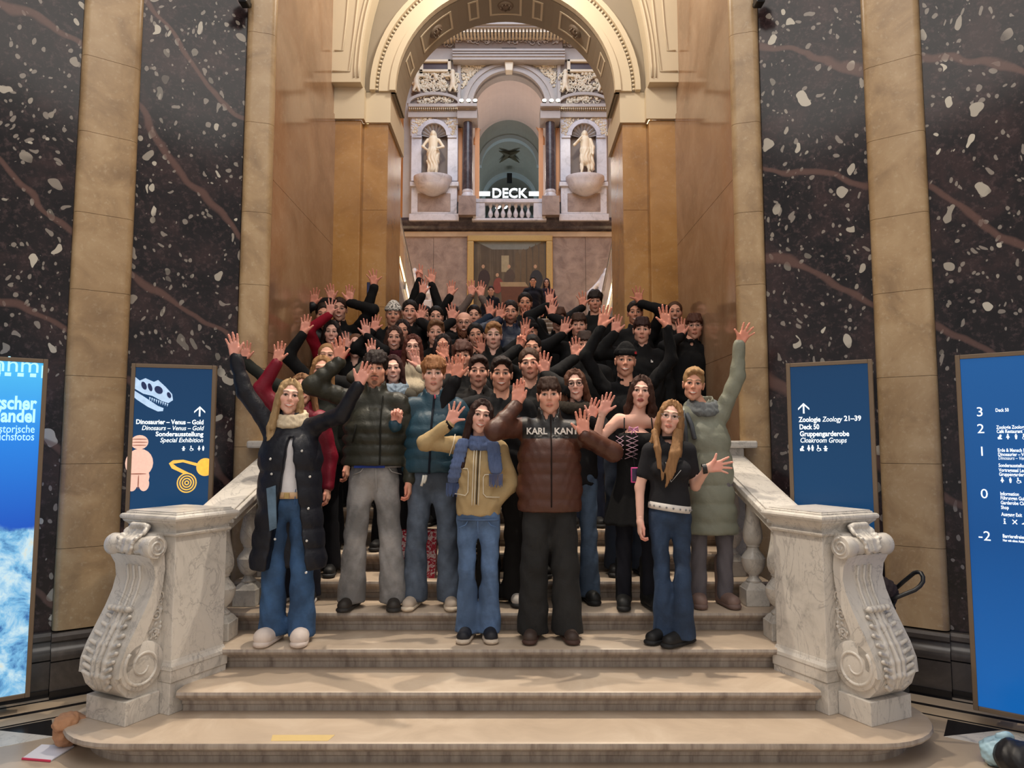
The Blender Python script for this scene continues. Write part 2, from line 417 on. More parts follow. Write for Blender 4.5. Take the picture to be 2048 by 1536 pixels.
for n in range(2, NST + 1):
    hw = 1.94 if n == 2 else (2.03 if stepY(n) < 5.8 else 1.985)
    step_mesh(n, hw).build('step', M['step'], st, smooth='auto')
LZ = NST * RS
# ------------------------------------------------------------------ floor with inlaid bands
fl = MB().box((-9, -4, -0.2), (9, 5.9, 0)).build('floor', M['floor']); tag(fl, kind='structure')
HALL = [(-1.98, 5.86), (-2.215, 5.79), (-2.916, 5.42), (-3.246, 5.18), (-4.75, 4.13), (-5.8, 2.8), (-6.3, 1.0)]
def off_path(path, d):
    out = []; n = len(path); P = [Vector(p) for p in path]
    for i in range(n):
        d0 = (P[i] - P[i - 1]).normalized() if i else (P[1] - P[0]).normalized(); d1 = (P[i + 1] - P[i]).normalized() if i < n - 1 else d0
        a = Vector((-d0.y, d0.x)); b = Vector((-d1.y, d1.x)); m = (a + b).normalized(); out.append(P[i] + m * (d / m.dot(a)))
    return out
def mir(path, s): return [(-s * p[0] * -1 if s < 0 else -p[0], p[1]) for p in path]
for s in (-1, 1):
    hp = [(p[0] if s < 0 else -p[0], p[1]) for p in HALL]; sg = 1 if s < 0 else -1
    for nm, a, b, m in (('black_band', 0.17, 0.20, 'black'), ('light_band', 0.20, 0.36, 'tread'), ('black_band', 0.36, 0.41, 'black'), ('light_band', 0.41, 0.56, 'tread'), ('black_band', 0.56, 0.58, 'black')):
        q0, q1 = off_path(hp, sg * a), off_path(hp, sg * b)
        for i in range(2, len(hp) - 1):
            MB().prism([tuple(q0[i]), tuple(q0[i + 1]), tuple(q1[i + 1]), tuple(q1[i])], -0.01, 0.0016).build(nm, M[m], fl)
    q0, q1 = off_path(hp, sg * 0.60), off_path(hp, sg * 0.92)
    for i in (3, 4):
        for j in range(6):
            t0, t1 = j / 6, (j + 1) / 6; A, B, E, D_ = q0[i].lerp(q0[i + 1], t0), q0[i].lerp(q0[i + 1], t1), q1[i].lerp(q1[i + 1], t1), q1[i].lerp(q1[i + 1], t0)
            MB().prism([tuple(A), tuple(B), tuple(D_)], -0.01, 0.0016).build('triangle_tile', M['black' if j % 2 == 0 else 'white'], fl)
            MB().prism([tuple(B), tuple(E), tuple(D_)], -0.01, 0.0016).build('triangle_tile', M['white' if j % 2 == 0 else 'black'], fl)
# ------------------------------------------------------------------ hall walls
HZ = 7.4
for s in (-1, 1):
    side = 'left' if s < 0 else 'right'
    hp = [(p[0] if s < 0 else -p[0], p[1]) for p in HALL]; sg = 1 if s < 0 else -1
    seg = lambda i, d0, d1: [tuple(off_path(hp, sg * d0)[i]), tuple(off_path(hp, sg * d0)[i + 1]), tuple(off_path(hp, sg * d1)[i + 1]), tuple(off_path(hp, sg * d1)[i])]
    root = MB().prism([tuple(p) for p in off_path(hp, -sg * 0.06)] + [tuple(p) for p in off_path(hp, -sg * 0.5)][::-1], 0, HZ + 0.4).build('wall_' + side, M['plinth']); tag(root, kind='structure')
    for i in (1, 3, 4, 5):      # dark marble panels
        MB().prism(seg(i, -0.06, 0.0), 0.43, HZ).build('marble_panel', M['dark'], root)
    def pil(i, a, b, blocks):
        q = off_path(hp, sg * 0.075); r = off_path(hp, -sg * 0.06); A, B = Vector(q[i]), Vector(q[i + 1]); A2, B2 = Vector(r[i]), Vector(r[i + 1])
        for z0, z1 in zip(blocks[:-1], blocks[1:]):
            u = (B - A).normalized(); nn = (A - A2).normalized(); e = 0.05; pl = [A2]
            for t in range(5): a_ = t / 4 * pi / 2; pl.append(A + u * e * (1 - math.sin(a_)) - nn * e * (1 - math.sin(a_)) * 0 - nn * e * (1 - math.sin(a_)) + nn * 0 - u * 0 if 0 else A + u * (e - e * math.cos(a_)) - nn * (e - e * math.sin(a_)))
            for t in range(5): a_ = (4 - t) / 4 * pi / 2; pl.append(B - u * (e - e * math.cos(a_)) - nn * (e - e * math.sin(a_)))
            pl.append(B2)
            MB().prism([tuple(p) for p in pl], z0 + 0.0015, z1 - 0.0015).build('pilaster_block', M['honey'], root, smooth='auto')
    pil(2, 0, 0, [0.44, 1.02, 1.63, 2.28, 2.93, 3.52, 4.15, 4.75, 5.4, 6.1, 6.8, HZ])
    pil(0, 0, 0, [0.44, 1.25, 1.75, 2.4, 3.1, 3.72, 4.5, 5.3, 6.0, 6.7, HZ])
    prof = lambda o: [(sg * x, z) for x, z in o]
    for nm, o, mt in (('plinth_foot', [(-.06, 0), (.17, 0), (.17, .05), (-.06, .05)], 'black'), ('plinth_block', [(-.06, .05), (.15, .05), (.15, .24), (-.06, .24)], 'plinth'),
                      ('plinth_torus', [(-.06, .24), (.13, .24), (.145, .25), (.15, .275), (.145, .3), (.12, .315), (.105, .345), (.10, .365), (-.06, .365)], 'plinth'), ('plinth_cap', [(-.06, .365), (.105, .365), (.12, .38), (.12, .41), (.10, .43), (-.06, .43)], 'plinth')):
        for i in range(1, 6):
            # course pieces one wall bay long, the panels' bays set back
            back = 0.0 if i in (0, 2) else 0.055
            pp = off_path(hp, 0); MB().sweep([tuple(pp[i]), tuple(pp[i + 1])], prof([(x - (back if x > 0 else 0), z) for x, z in o])).build(nm, M[mt], root, smooth='auto')
# ------------------------------------------------------------------ stair passage: polished side walls, arch piers, vault
WY0, WY1, WW = 5.86, 7.94, 2.0
AZ = W(1009, 196, 7.98).z
for s in (-1, 1):
    side = 'passage_left' if s < 0 else 'passage_right'
    root = MB().box((s * WW, WY0 - 0.02, 0.3), (s * (WW + 0.4), WY1, HZ + 1.6)).build('wall_' + side, M['polish']); tag(root, kind='structure')
    for k, (z0, z1) in enumerate(((0.3, 2.55), (2.55, 4.05), (4.05, 5.6))):
        MB().box((s * (WW - 0.012), WY0 + 0.03, z0 + 0.002), (s * WW, WY1, z1 - 0.002)).build('marble_slab', M['polish'], root)
    # pier
    pr = MB().box((s * 1.386, 8.02, 1.0), (s * 2.06, 8.98, AZ - 0.3)).build('trim_' + ('1' if s < 0 else '2'), M['amber']); tag(pr, kind='structure')
    MB().box((s * 1.683, 7.92, 1.0), (s * 2.01, 8.02, AZ - 0.3)).build('pilaster_strip', M['amber'], pr, bevel=0.01)
    for z0, z1 in ((1.6, 3.35), (3.35, 4.5), (4.5, AZ - .3)):
        MB().box((s * 1.39, 8.012, z0 + .002), (s * 1.67, 8.02, z1 - .002)).build('marble_slab', M['amber'], pr)
    # impost cornice swept around pier: strip front, pier front, inner side
    path = [(s * 2.01, 7.9), (s * 1.667, 7.9), (s * 1.667, 8.0), (s * 1.375, 8.0), (s * 1.375, 9.0)]
    if s > 0: path = path[::-1]
    for nm, o in (('impost_neck', [(-.02, -.30), (.012, -.30), (.02, -.2), (.05, -.12), (-.02, -.12)]), ('impost_cornice', [(-.02, -.12), (.065, -.12), (.07, -.03), (.115, .0), (.125, .075), (-.02, .075)])):
        MB().sweep(path, [(o_ , AZ + z) for o_, z in o] if s > 0 else [(o_, AZ + z) for o_, z in o]).build(nm, M['cream'], pr)
# arch wall front face with round opening
def arch_ring(r0, r1, y0, y1, cz, n=40, a0=0, a1=180):
    mb = MB(); P0 = arc(0, cz, r0, a0, a1, n); P1 = arc(0, cz, r1, a0, a1, n)
    for i in range(n):
        vs = [(P0[i][0], y0, P0[i][1]), (P0[i + 1][0], y0, P0[i + 1][1]), (P1[i + 1][0], y0, P1[i + 1][1]), (P1[i][0], y0, P1[i][1])]
        vs += [(x, y1, z) for x, _, z in vs]
        fs = [(0, 1, 2, 3), (7, 6, 5, 4), (0, 4, 5, 1), (2, 6, 7, 3)]
        if i == 0: fs.append((3, 7, 4, 0))
        if i == n - 1: fs.append((1, 5, 6, 2))
        mb.add(vs, fs)
    return mb
aw = MB()
R0 = 1.294
pts_in = arc(0, AZ + 0.07, R0 + 0.012, 0, 180, 40); pts_out = [(2.08, AZ + 0.07), (2.08, AZ + 3.4), (-2.08, AZ + 3.4), (-2.08, AZ + 0.07)]
aw.prism(pts_out + pts_in[::-1], -8.65, -7.98, M=XZ())
aw = aw.build('wall_arch', M['creamd']); tag(aw, kind='structure')
arch_ring(R0, R0 + 0.07, 7.92, 8.02, AZ + .07).build('archivolt_band', M['cream'], aw)
arch_ring(R0 + 0.07, R0 + 0.2, 7.945, 8.02, AZ + .07).build('archivolt_band', M['cream'], aw)
arch_ring(R0 + 0.2, R0 + 0.24, 7.965, 8.02, AZ + .07).build('archivolt_band', M['creamd'], aw)
arch_ring(R0 + 0.24, R0 + 0.30, 7.91, 8.02, AZ + .07).build('archivolt_band', M['cream'], aw)
egg = MB()
for i in range(96):
    a = math.radians(180 * (i + .5) / 96); r = R0 + 0.225
    egg.lathe([(0.0, -.022), (.016, -.012), (.018, .0), (.014, .014), (0, .022)], 6, Matrix.Translation((r * math.cos(a), 7.958, AZ + .07 + r * math.sin(a))) @ Matrix.Rotation(-a + pi / 2, 4, 'Y'))
tag(egg.build('egg_and_dart', M['cream'], aw, smooth=True), kind='stuff')
# soffit coffers on the arch underside
sof = arch_ring(R0 - 0.0, R0 + 0.02, 8.0, 8.65, AZ + .07).build('soffit', M['creamd'], aw)
for ac, hw_ in ((24, 3), (48, 11), (72, 3), (90, 9), (108, 3), (132, 11), (156, 3)):
    rr = R0 - 0.006
    for a0, a1, y0, y1 in ((ac - hw_, ac + hw_, 8.13, 8.155), (ac - hw_, ac + hw_, 8.465, 8.49), (ac - hw_, ac - hw_ + 1.2, 8.155, 8.465), (ac + hw_ - 1.2, ac + hw_, 8.155, 8.465)):
        arch_ring(rr, rr + 0.02, y0, y1, AZ + .07, 8, a0, a1).build('coffer_moulding', M['cream'], aw)
    if hw_ > 3:
        a = math.radians(ac)
        ro = MB(); X4 = Matrix.Translation(((rr) * math.cos(a), 8.31, AZ + .07 + rr * math.sin(a))) @ Matrix.Rotation(-a - pi / 2, 4, 'Y')
        ro.lathe([(.0, .025), (.03, .03), (.045, .012), (.06, .022), (.085, .02), (.1, .0), (.1, -.01)][::-1], 20, X4)
        for k in range(8):
            b = k * pi / 4; ro.lathe([(0, -.02), (.018, -.01), (.02, .0), (0, .03)], 6, X4 @ Matrix.Translation((.06 * math.cos(b), .06 * math.sin(b), .01)))
        ro.build('rosette', plain('taupe_relief', (122, 104, 86), 0.6), aw, smooth=True)
# vault over the passage (elliptic barrel), lit panel mouldings on its flanks
va, vb = 1.665, 2.7
vin = [(va * math.cos(t), AZ + .075 + vb * math.sin(t)) for t in [pi * i / 44 for i in range(45)]]
vout = [(2.4, AZ + .075), (2.4, AZ + 3.7), (-2.4, AZ + 3.7), (-2.4, AZ + .075)]
vt = MB(); vt.prism(vout + vin[::-1], -7.975, -7.75, M=XZ()); vt = vt.build('wall_vault_rib', M['cream']); tag(vt, kind='structure')
cl_ = MB().box((-2.5, WY0, HZ + 1.55), (2.5, 8.0, HZ + 1.9)).build('ceiling', M['cream']); tag(cl_, kind='structure')
for s in (-1, 1):
    vp = lambda t, o: (s * (va + o) * math.cos(t), 7.745, AZ + .075 + (vb + o) * math.sin(t))
    for o, r_ in ((.03, .014), (.075, .01)): MB().tube([vp(.02 + .95 * i / 20, o) for i in range(21)], r_, 6).build('panel_moulding', M['cream'], vt, smooth=True)
    xa, xb, z0_, z1_ = va + .13, 1.99, AZ + .2, AZ + 1.6
    MB().tube([(s * xb, 7.745, z0_), (s * xa, 7.745, z0_), (s * (xa - .05), 7.745, z0_ + .5), (s * (xa - .13), 7.745, z1_)], .012, 6).build('panel_moulding', M['cream'], vt, smooth=True)
    MB().tube([(s * (xb - .02), 7.745, z0_ + .25), (s * (xa + .08), 7.745, z0_ + .25), (s * (xa + .05), 7.745, z0_ + .6), (s * (xa + .02), 7.745, z0_ + 1.1), (s * (xb - .02), 7.745, z0_ + 1.1)], .009, 6).build('panel_moulding', M['cream'], vt, smooth=True)
# lamp housings high on the hall pilasters
for s, lb in ((-1, 'small black spotlight fixed high beside the left inner pilaster'), (1, 'small black spotlight fixed high beside the right inner pilaster')):
    p = W(488 if s < 0 else 1519, 2, 5.6); r = empty('wall_spotlight', p, lb, 'spotlight', 'wall spotlights')
    MB().box((p.x - .035, p.y - .04, p.z - .03), (p.x + .035, p.y + .06, p.z + .14)).build('housing', M['iron'], r, bevel=.008)
    MB().lathe([(.03, 0), (.034, .05), (.034, .06)], 14, Matrix.Translation((p.x, p.y - .04, p.z + .03)) @ Matrix.Rotation(pi / 2, 4, 'X')).build('lens_ring', M['iron'], r, smooth=True)
    MB().box((p.x - .012, p.y + .05, p.z + .03), (p.x + .012, 5.82, p.z + .06)).build('bracket', M['iron'], r)
# ------------------------------------------------------------------ great stairwell beyond the arch
FY = 25.0
def X_(px, Y=FY): return W(px, 400, Y).x
def Zf(py, Y=FY): return W(1019, py, Y).z
def fbox(mb, x0, y0, x1, y1, Ya, Yb, Y=None):     # box from far-wall elevation coordinates (measured at depth Y), spanning depths Ya..Yb
    Y = Y or Ya; a = W(x0, y1, Y); b = W(x1, y0, Y); return mb.box((a.x, Ya, a.z), (b.x, Yb, b.z))
wf = empty('wall_far', (0, FY, LZ), kind='structure')
lf = MB().box((-7.5, stepY(NST) + TR, LZ - 0.4), (7.5, FY + .6, LZ)).build('floor_landing', M['tread']); tag(lf, kind='structure')
zb, zl = Zf(441), Zf(463)
# lower wall: marble slabs
xs = [808, 868, 940, 1100, 1170, 1232]
for i in range(5):
    a, b = X_(xs[i]), X_(xs[i + 1]); MB().box((a + .006, FY, LZ), (b - .006, FY + .5, Zf(473))).build('marble_slab', M['mauve'], wf)
fbox(MB(), 806, 463, 1234, 473, FY - .05, FY + .5).build('string_course', M['tread'], wf)
zc = [(-.0, Zf(463)), (-.18, Zf(460)), (-.2, Zf(455)), (-.3, Zf(450)), (-.34, Zf(446)), (-.34, Zf(441)), (.5, Zf(441)), (.5, Zf(463))]
lg = MB(); k = len(zc); x0, x1 = X_(804), X_(1236)
lg.add([(x0, FY + y, z) for y, z in zc] + [(x1, FY + y, z) for y, z in zc], [list(range(k)), [k + i for i in range(k)][::-1]] + [(i, k + i, k + (i + 1) % k, (i + 1) % k) for i in range(k)]); lg.build('ledge', M['slate'], wf)
# upper floor slab behind the ledge
MB().box((-4.5, FY + .3, zb - .3), (4.5, 44, zb)).build('floor_gallery', M['tread'], wf)
# upper wall with arch opening, built from prisms in elevation
acx = X_(1018); ar = (X_(1092) - X_(944)) / 2; asz = Zf(212)
ztop = Zf(118); op = [(acx + ar * math.cos(t), asz + ar * math.sin(t)) for t in [pi * i / 32 for i in range(33)]]
ztop = max(ztop, asz + ar + .2)
MB().prism([(acx + ar, zb), (X_(1236), zb), (X_(1236), ztop), (X_(804), ztop), (X_(804), zb), (acx - ar, zb)] + op[::-1], -(FY + .7), -(FY + .12), M=XZ()).build('upper_wall', M['stucco'], wf)
def far_ring(r0, r1, ya, yb, cx, cz, n=32):
    mb = MB(); P0 = arc(cx, cz, r0, 0, 180, n); P1 = arc(cx, cz, r1, 0, 180, n)
    for i in range(n):
        q = [P0[i], P0[i + 1], P1[i + 1], P1[i]]; mb.add([(x, ya, z) for x, z in q] + [(x, yb, z) for x, z in q], [(0, 1, 2, 3), (7, 6, 5, 4), (0, 4, 5, 1), (2, 6, 7, 3)] + ([(3, 7, 4, 0)] if i == 0 else []) + ([(1, 5, 6, 2)] if i == n - 1 else []))
    return mb
for r0, r1, d in ((0, .1, .16), (.1, .22, .1), (.22, .34, .15), (.34, .42, .08)):
    far_ring(ar + r0, ar + r1, FY + .12 - d, FY + .3, acx, asz).build('archivolt_band', M['stucco'], wf)
# keystone
kz = asz + ar
MB().prism([(acx - .13, kz - .1), (acx + .13, kz - .1), (acx + .2, kz + .62), (acx - .2, kz + .62)], -(FY + .12), -(FY - .22), M=XZ()).build('keystone', M['statue'], wf, bevel=.03)
MB().box((acx - .27, FY - .3, kz + .55), (acx + .27, FY + .2, kz + .72)).build('keystone_cap', M['stucco'], wf)
# spandrel frames and entablature
for s in (-1, 1):
    xa, xb = acx + s * (ar + .5), acx + s * .3
    for z in (kz + .44, kz + .52): MB().box((min(xa, xb), FY + .02, z), (max(xa, xb), FY + .2, z + .05)).build('spandrel_moulding', M['gold'] if z > kz + .5 else M['stucco'], wf)
    MB().box((xa - .06, FY - .02, asz), (xa + .06, FY + .2, kz + .7)).build('spandrel_moulding', M['stucco'], wf)
def relief(x0, x1, z0, z1, y, n, seed, mat, r=.05, mask=None):
    rd = random.Random(seed); mb = MB()
    for _ in range(n):
        for _t in range(20):
            x, z = rd.uniform(x0, x1), rd.uniform(z0, z1)
            if mask is None or mask(x, z): break
        else: continue
        k = rd.uniform(.5, 1.3) * r
        if rd.random() < .5:
            mb.lathe([(0, -k * .9), (k * .7, -k * .4), (k * .8, .0), (k * .5, k * .6), (0, k)], 6, Matrix.Translation((x, y, z)) @ Matrix.Rotation(rd.uniform(-1, 1), 4, 'Y'))
        else:
            a0 = rd.uniform(0, 6.3); sg = rd.choice((-1, 1)); mb.tube([(x + k * 1.7 * (1 - i / 9) * math.cos(a0 + sg * i * .7), y - .01, z + k * 1.7 * (1 - i / 9) * math.sin(a0 + sg * i * .7)) for i in range(8)], [k * .38 * (1 - i / 12) for i in range(8)], 5)
    o = mb.build('relief_ornament', mat, wf, smooth=True); tag(o, kind='stuff'); return o
relief(acx - ar - .42, acx - .25, asz + ar * .35, kz + .4, FY + .1, 120, 1, M['statue'], .07, lambda x, z: (x - acx) ** 2 + (z - asz) ** 2 > (ar + .5) ** 2)
relief(acx + .25, acx + ar + .42, asz + ar * .35, kz + .4, FY + .1, 120, 2, M['statue'], .07, lambda x, z: (x - acx) ** 2 + (z - asz) ** 2 > (ar + .5) ** 2)
ze = ztop
fbox(MB(), 790, 97, 1250, 119, FY - .1, FY + .6).build('architrave', M['stucco'], wf); fbox(MB(), 905, 97, 1130, 119, FY - .35, FY + .6).build('architrave', M['stucco'], wf)
for y in (99, 104, 110): fbox(MB(), 905, y, 1130, y + 2, FY - .40, FY).build('fascia', M['stucco'], wf)
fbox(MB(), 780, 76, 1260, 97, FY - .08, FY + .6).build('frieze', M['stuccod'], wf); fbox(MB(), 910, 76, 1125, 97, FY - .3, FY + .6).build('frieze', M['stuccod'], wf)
relief(X_(912), X_(1124), Zf(95), Zf(78), FY - .33, 200, 3, M['stucco'], .06); relief(X_(815), X_(906), Zf(95), Zf(78), FY - .1, 80, 4, M['stucco'], .06); relief(X_(1130), X_(1220), Zf(95), Zf(78), FY - .1, 80, 5, M['stucco'], .06)
for y0, y1, d in ((70, 76, .45), (64, 67, .6), (48, 54, .95), (40, 48, 1.05)): fbox(MB(), 780, y0, 1260, y1, FY - d, FY + .6).build('cornice', M['stucco'], wf)
den = MB()
for i in range(64):
    x = 800 + i * 7; fbox(den, x, 54, x + 4, 64, FY - .85, FY)
tag(den.build('dentils', M['statue'], wf), kind='stuff')
# gilt-framed dark ceiling picture and stairwell ceiling
zt = Zf(41, FY)
ce = MB().box((-8, 9.0, zt + 1.3), (8, FY + 1, zt + 1.6)).build('ceiling_stairwell', M['creamd']); tag(ce, kind='structure')
cp = empty('ceiling_painting', (0, 21, zt + 1.3), 'dark painted picture set into the ceiling above the far wall', 'painting')
MB().box((-3.2, 14, zt + 1.22), (3.2, 23.6, zt + 1.3)).build('canvas', plain('dark_ceiling_canvas', (62, 44, 36), .6, .5, 1.2), cp)
for a in (((-3.5, 13.7, zt + 1.18), (3.5, 14, zt + 1.3)), ((-3.5, 23.6, zt + 1.18), (3.5, 23.9, zt + 1.3)), ((-3.5, 14, zt + 1.18), (-3.2, 23.6, zt + 1.3)), ((3.2, 14, zt + 1.18), (3.5, 23.6, zt + 1.3))): MB().box(*a).build('frame', M['statue'], cp)
# wings: statue niches
statue_src = None
def make_statue(root, x, z, y, s, var):
    f = SDF(.02, .03); hh = 1.74
    P = lambda a, b, c: (x + a * s, y - b, z + c * hh / 1.7)
    f.ell(P(0, 0, 1.55), (.095, .11, .135)); f.ell(P(0, -.03, 1.56), (.105, .1, .13)); f.cone(P(-.085, -.02, 1.56), P(-.11, -.02, 1.36), .035, .04); f.cone(P(.085, -.02, 1.56), P(.11, -.02, 1.36), .035, .04)
    f.cone(P(0, 0, 1.36), P(0, 0, .98), .125, .12, (1, 0, 0), 1.35); f.cone(P(0, .0, .95), P(.02, -.03, .56), .14, .17, (1, 0, 0), 1.3)
    f.cone(P(-.1, .04, .7), P(-.13, .08, .05), .08, .05); f.cone(P(.1, .0, .7), P(.16, .02, .05), .08, .05); f.ell(P(-.12, .12, .04), (.06, .13, .045)); f.ell(P(.13, .08, .04), (.06, .13, .045))
    if var:
        f.cone(P(-.2, 0, 1.33), P(-.38, .08, 1.12), .06, .05); f.cone(P(-.38, .08, 1.12), P(-.14, .2, 1.36), .05, .036); f.cone(P(.2, 0, 1.33), P(.3, .03, 1.05), .07, .06); f.cone(P(.3, .03, 1.05), P(.27, .1, .78), .06, .045); f.cone(P(.22, -.05, 1.2), P(.26, -.05, .3), .09, .1)
    else:
        f.cone(P(-.2, 0, 1.33), P(-.37, .05, 1.06), .06, .05); f.cone(P(-.37, .05, 1.06), P(-.16, .2, .95), .05, .036); f.cone(P(.2, 0, 1.33), P(.37, .03, 1.08), .06, .05); f.cone(P(.37, .03, 1.08), P(.2, .18, .9), .05, .036); f.cone(P(.0, -.06, .9), P(.0, -.05, .25), .2, .16, (1, 0, 0), 1.2)
    f.box((x, y, z - .0), (.3, .24, .03), .01)
    V, Q = f.solve(lambda p: .012 * np.sin(p[:, 0] * 55 + 3 * np.sin(p[:, 2] * 9)) * np.clip((z + 1.2 - p[:, 2]) * 2, 0, 1))
    link('figure', np_mesh('figure', V, Q), M['statue'], root)
for s in (-1, 1):
    c = 1018 + s * 150; q = lambda d: c + s * d       # local elevation about niche centre, in far-wall units
    cxw = X_(c); u = X_(1018 + 56) - X_(1018)         # metres per 56 elevation units
    m = lambda px: px * u / 56
    bx = lambda mb, x0, x1, y0, y1, ya, yb: mb.box((X_(c + x0, FY + ya), FY + ya, Zf(y1, FY + ya)), (X_(c + x1, FY + ya), FY + yb, Zf(y0, FY + ya)))
    # niche recess: darker back wall boxes + shell
    nr = m(25); nz = Zf(271, FY - .22)
    bx(MB(), -47, -26, 232, 362, -.22, .12).build('niche_jamb', M['pale'], wf, bevel=.02); bx(MB(), 26, 47, 232, 362, -.22, .12).build('niche_jamb', M['pale'], wf, bevel=.02)
    bx(MB(), -44, -26, 271, 275, -.27, .12).build('impost', M['pale'], wf); bx(MB(), 26, 44, 271, 275, -.27, .12).build('impost', M['pale'], wf)
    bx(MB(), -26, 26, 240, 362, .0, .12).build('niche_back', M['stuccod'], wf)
    sh = MB()
    for i in range(9):
        a0, a1 = pi * i / 9, pi * (i + 1) / 9; am = (a0 + a1) / 2
        sh.add([(cxw, FY + .02, nz), (cxw + nr * math.cos(a0), FY - .2, nz + nr * math.sin(a0)), (cxw + nr * .97 * math.cos(am), FY - .1, nz + nr * .97 * math.sin(am)), (cxw + nr * math.cos(a1), FY - .2, nz + nr * math.sin(a1))], [(0, 1, 2), (0, 2, 3)])
    sh.build('shell', M['stucco'], wf, fix=False)
    far_ring(nr, nr + m(8), FY - .26, FY + .1, cxw, nz, 20).build('niche_arch', M['pale'], wf)
    # spandrel block above the niche with opening
    ap = [(cxw + (nr + m(7)) * math.cos(t), nz + (nr + m(7)) * math.sin(t)) for t in [pi * i / 20 for i in range(21)]]
    MB().prism([(cxw + m(47), nz), (cxw + m(47), Zf(232, FY - .2)), (cxw - m(47), Zf(232, FY - .2)), (cxw - m(47), nz)] + ap[::-1], -(FY + .12), -(FY - .2), M=XZ()).build('niche_spandrel', M['stucco'], wf)
    relief(cxw - m(44), cxw + m(44), nz, Zf(236, FY - .2), FY - .21, 90, 20 + s, M['statue'], .06, lambda x, z: (x - cxw) ** 2 + (z - nz) ** 2 > (nr + m(9)) ** 2)
    for y0, y1, d in ((224, 234, .3), (213, 224, .26), (207, 213, .45)): bx(MB(), -54, 52, y0, y1, -d, .12).build('niche_entablature', M['stucco'], wf)
    dm = MB()
    for i in range(26): bx(dm, -52 + i * 4, -50 + i * 4, 213, 218, -.4, 0)
    tag(dm.build('dentils', M['statue'], wf), kind='stuff')
    # segmental pediment
    pr_ = [(cxw + m(54) * math.cos(t), Zf(207, FY - .3) + m(24) * math.sin(t)) for t in [pi * i / 20 for i in range(21)]]; pi_ = [(cxw + m(48) * math.cos(t), Zf(207, FY - .3) + m(18) * math.sin(t)) for t in [pi * i / 20 for i in range(21)]]
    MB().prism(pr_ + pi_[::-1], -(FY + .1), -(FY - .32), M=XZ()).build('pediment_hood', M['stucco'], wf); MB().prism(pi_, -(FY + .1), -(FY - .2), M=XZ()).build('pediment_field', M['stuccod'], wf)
    relief(cxw - m(34), cxw + m(34), Zf(206, FY - .2), Zf(195, FY - .2), FY - .22, 50, 30 + s, M['statue'], .07)
    # relief panel with tablet above
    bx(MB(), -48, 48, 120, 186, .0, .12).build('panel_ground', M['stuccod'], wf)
    relief(cxw - m(44), cxw + m(44), Zf(184), Zf(146), FY - .04, 170, 40 + s, M['statue'], .08)
    for t in (-1, 1):
        f = SDF(.03, .05); X0 = cxw + m(t * 36); Z0 = Zf(186)
        f.ell((X0, FY - .15, Z0 + .74), (.09, .09, .1)); f.cone((X0, FY - .15, Z0 + .58), (X0 + t * .03, FY - .13, Z0 + .32), .1, .1); f.cone((X0, FY - .15, Z0 + .3), (X0 - t * .1, FY - .15, Z0 + .0), .07, .045); f.cone((X0, FY - .15, Z0 + .3), (X0 + t * .12, FY - .15, Z0 + .02), .07, .045); f.cone((X0, FY - .15, Z0 + .6), (X0 - t * .3, FY - .15, Z0 + .56), .05, .04)
        V, Q = f.solve(); link('putto', np_mesh('putto', V, Q), M['statue'], wf)
    for x0, x1, y0, y1 in ((-32, 32, 118, 123), (-32, 32, 138, 143), (-32, -25, 118, 143), (25, 32, 118, 143)): bx(MB(), x0, x1, y0, y1, -.14, .1).build('tablet_frame', M['statue'], wf, bevel=.02)
    bx(MB(), -25, 25, 123, 138, -.02, .1).build('tablet', plain('dark_red_tablet', (58, 34, 38), .4), wf)
    # pedestal of the statue
    for nm, x0, x1, y0, y1, d, mt in (('pedestal_foot', -50, 50, 427, 441, .42, 'pale'), ('pedestal_block', -46, 46, 372, 427, .34, 'pale'), ('pedestal_panel', -33, 33, 386, 423, .36, 'mauve'), ('pedestal_cap', -49, 49, 363, 372, .42, 'pale')): bx(MB(), x0, x1, y0, y1, -d, .12).build(nm, M[mt], wf, bevel=.02)
    bowl = MB(); Rb = m(36); bowl.lathe([(.05, -m(38)), (Rb * .3, -m(36)), (Rb * .75, -m(28)), (Rb * .93, -m(16)), (Rb * .98, -m(10)), (Rb * 1.06, -m(6)), (Rb * 1.06, 0)], 28, Matrix.Translation((cxw, FY - .42, Zf(355, FY - .42))) @ Matrix.Scale(.75, 4, (0, 1, 0))); bowl.build('console_bowl', M['pale'], wf, smooth='auto')
    sr = empty('niche_statue', (cxw, FY - .42, Zf(354, FY - .42)), 'pale stone statue of a robed figure in the ' + ('left' if s < 0 else 'right') + ' shell niche', 'statue', 'niche statues')
    make_statue(sr, cxw, Zf(353, FY - .42), FY - .42, s, s > 0)
    # column beside the arch
    cx_ = X_(1018 + s * 83, FY - .4); cz0, cz1 = Zf(396, FY - .4), Zf(246, FY - .4)
    MB().lathe([(m(12), cz0), (m(12), cz0 + .1), (m(10), cz0 + .16), (m(11), cz0 + .22), (m(10), cz0 + .28)], 18, Matrix.Translation((cx_, FY - .4, 0))).build('column_base', M['pale'], wf, smooth='auto')
    MB().lathe([(m(10), cz0 + .28), (m(10), cz0 + 1), (m(9), cz1)], 18, Matrix.Translation((cx_, FY - .4, 0))).build('column_shaft', M['slate'], wf, smooth='auto')
    MB().lathe([(m(9), cz1), (m(10), cz1 + .1), (m(12), cz1 + .3), (m(15), cz1 + .42)], 18, Matrix.Translation((cx_, FY - .4, 0))).build('column_capital', M['stucco'], wf, smooth='auto')
    MB().box((cx_ - m(17), FY - .65, zb), (cx_ + m(17), FY + .12, cz0)).build('column_pedestal', M['mauve'], wf)
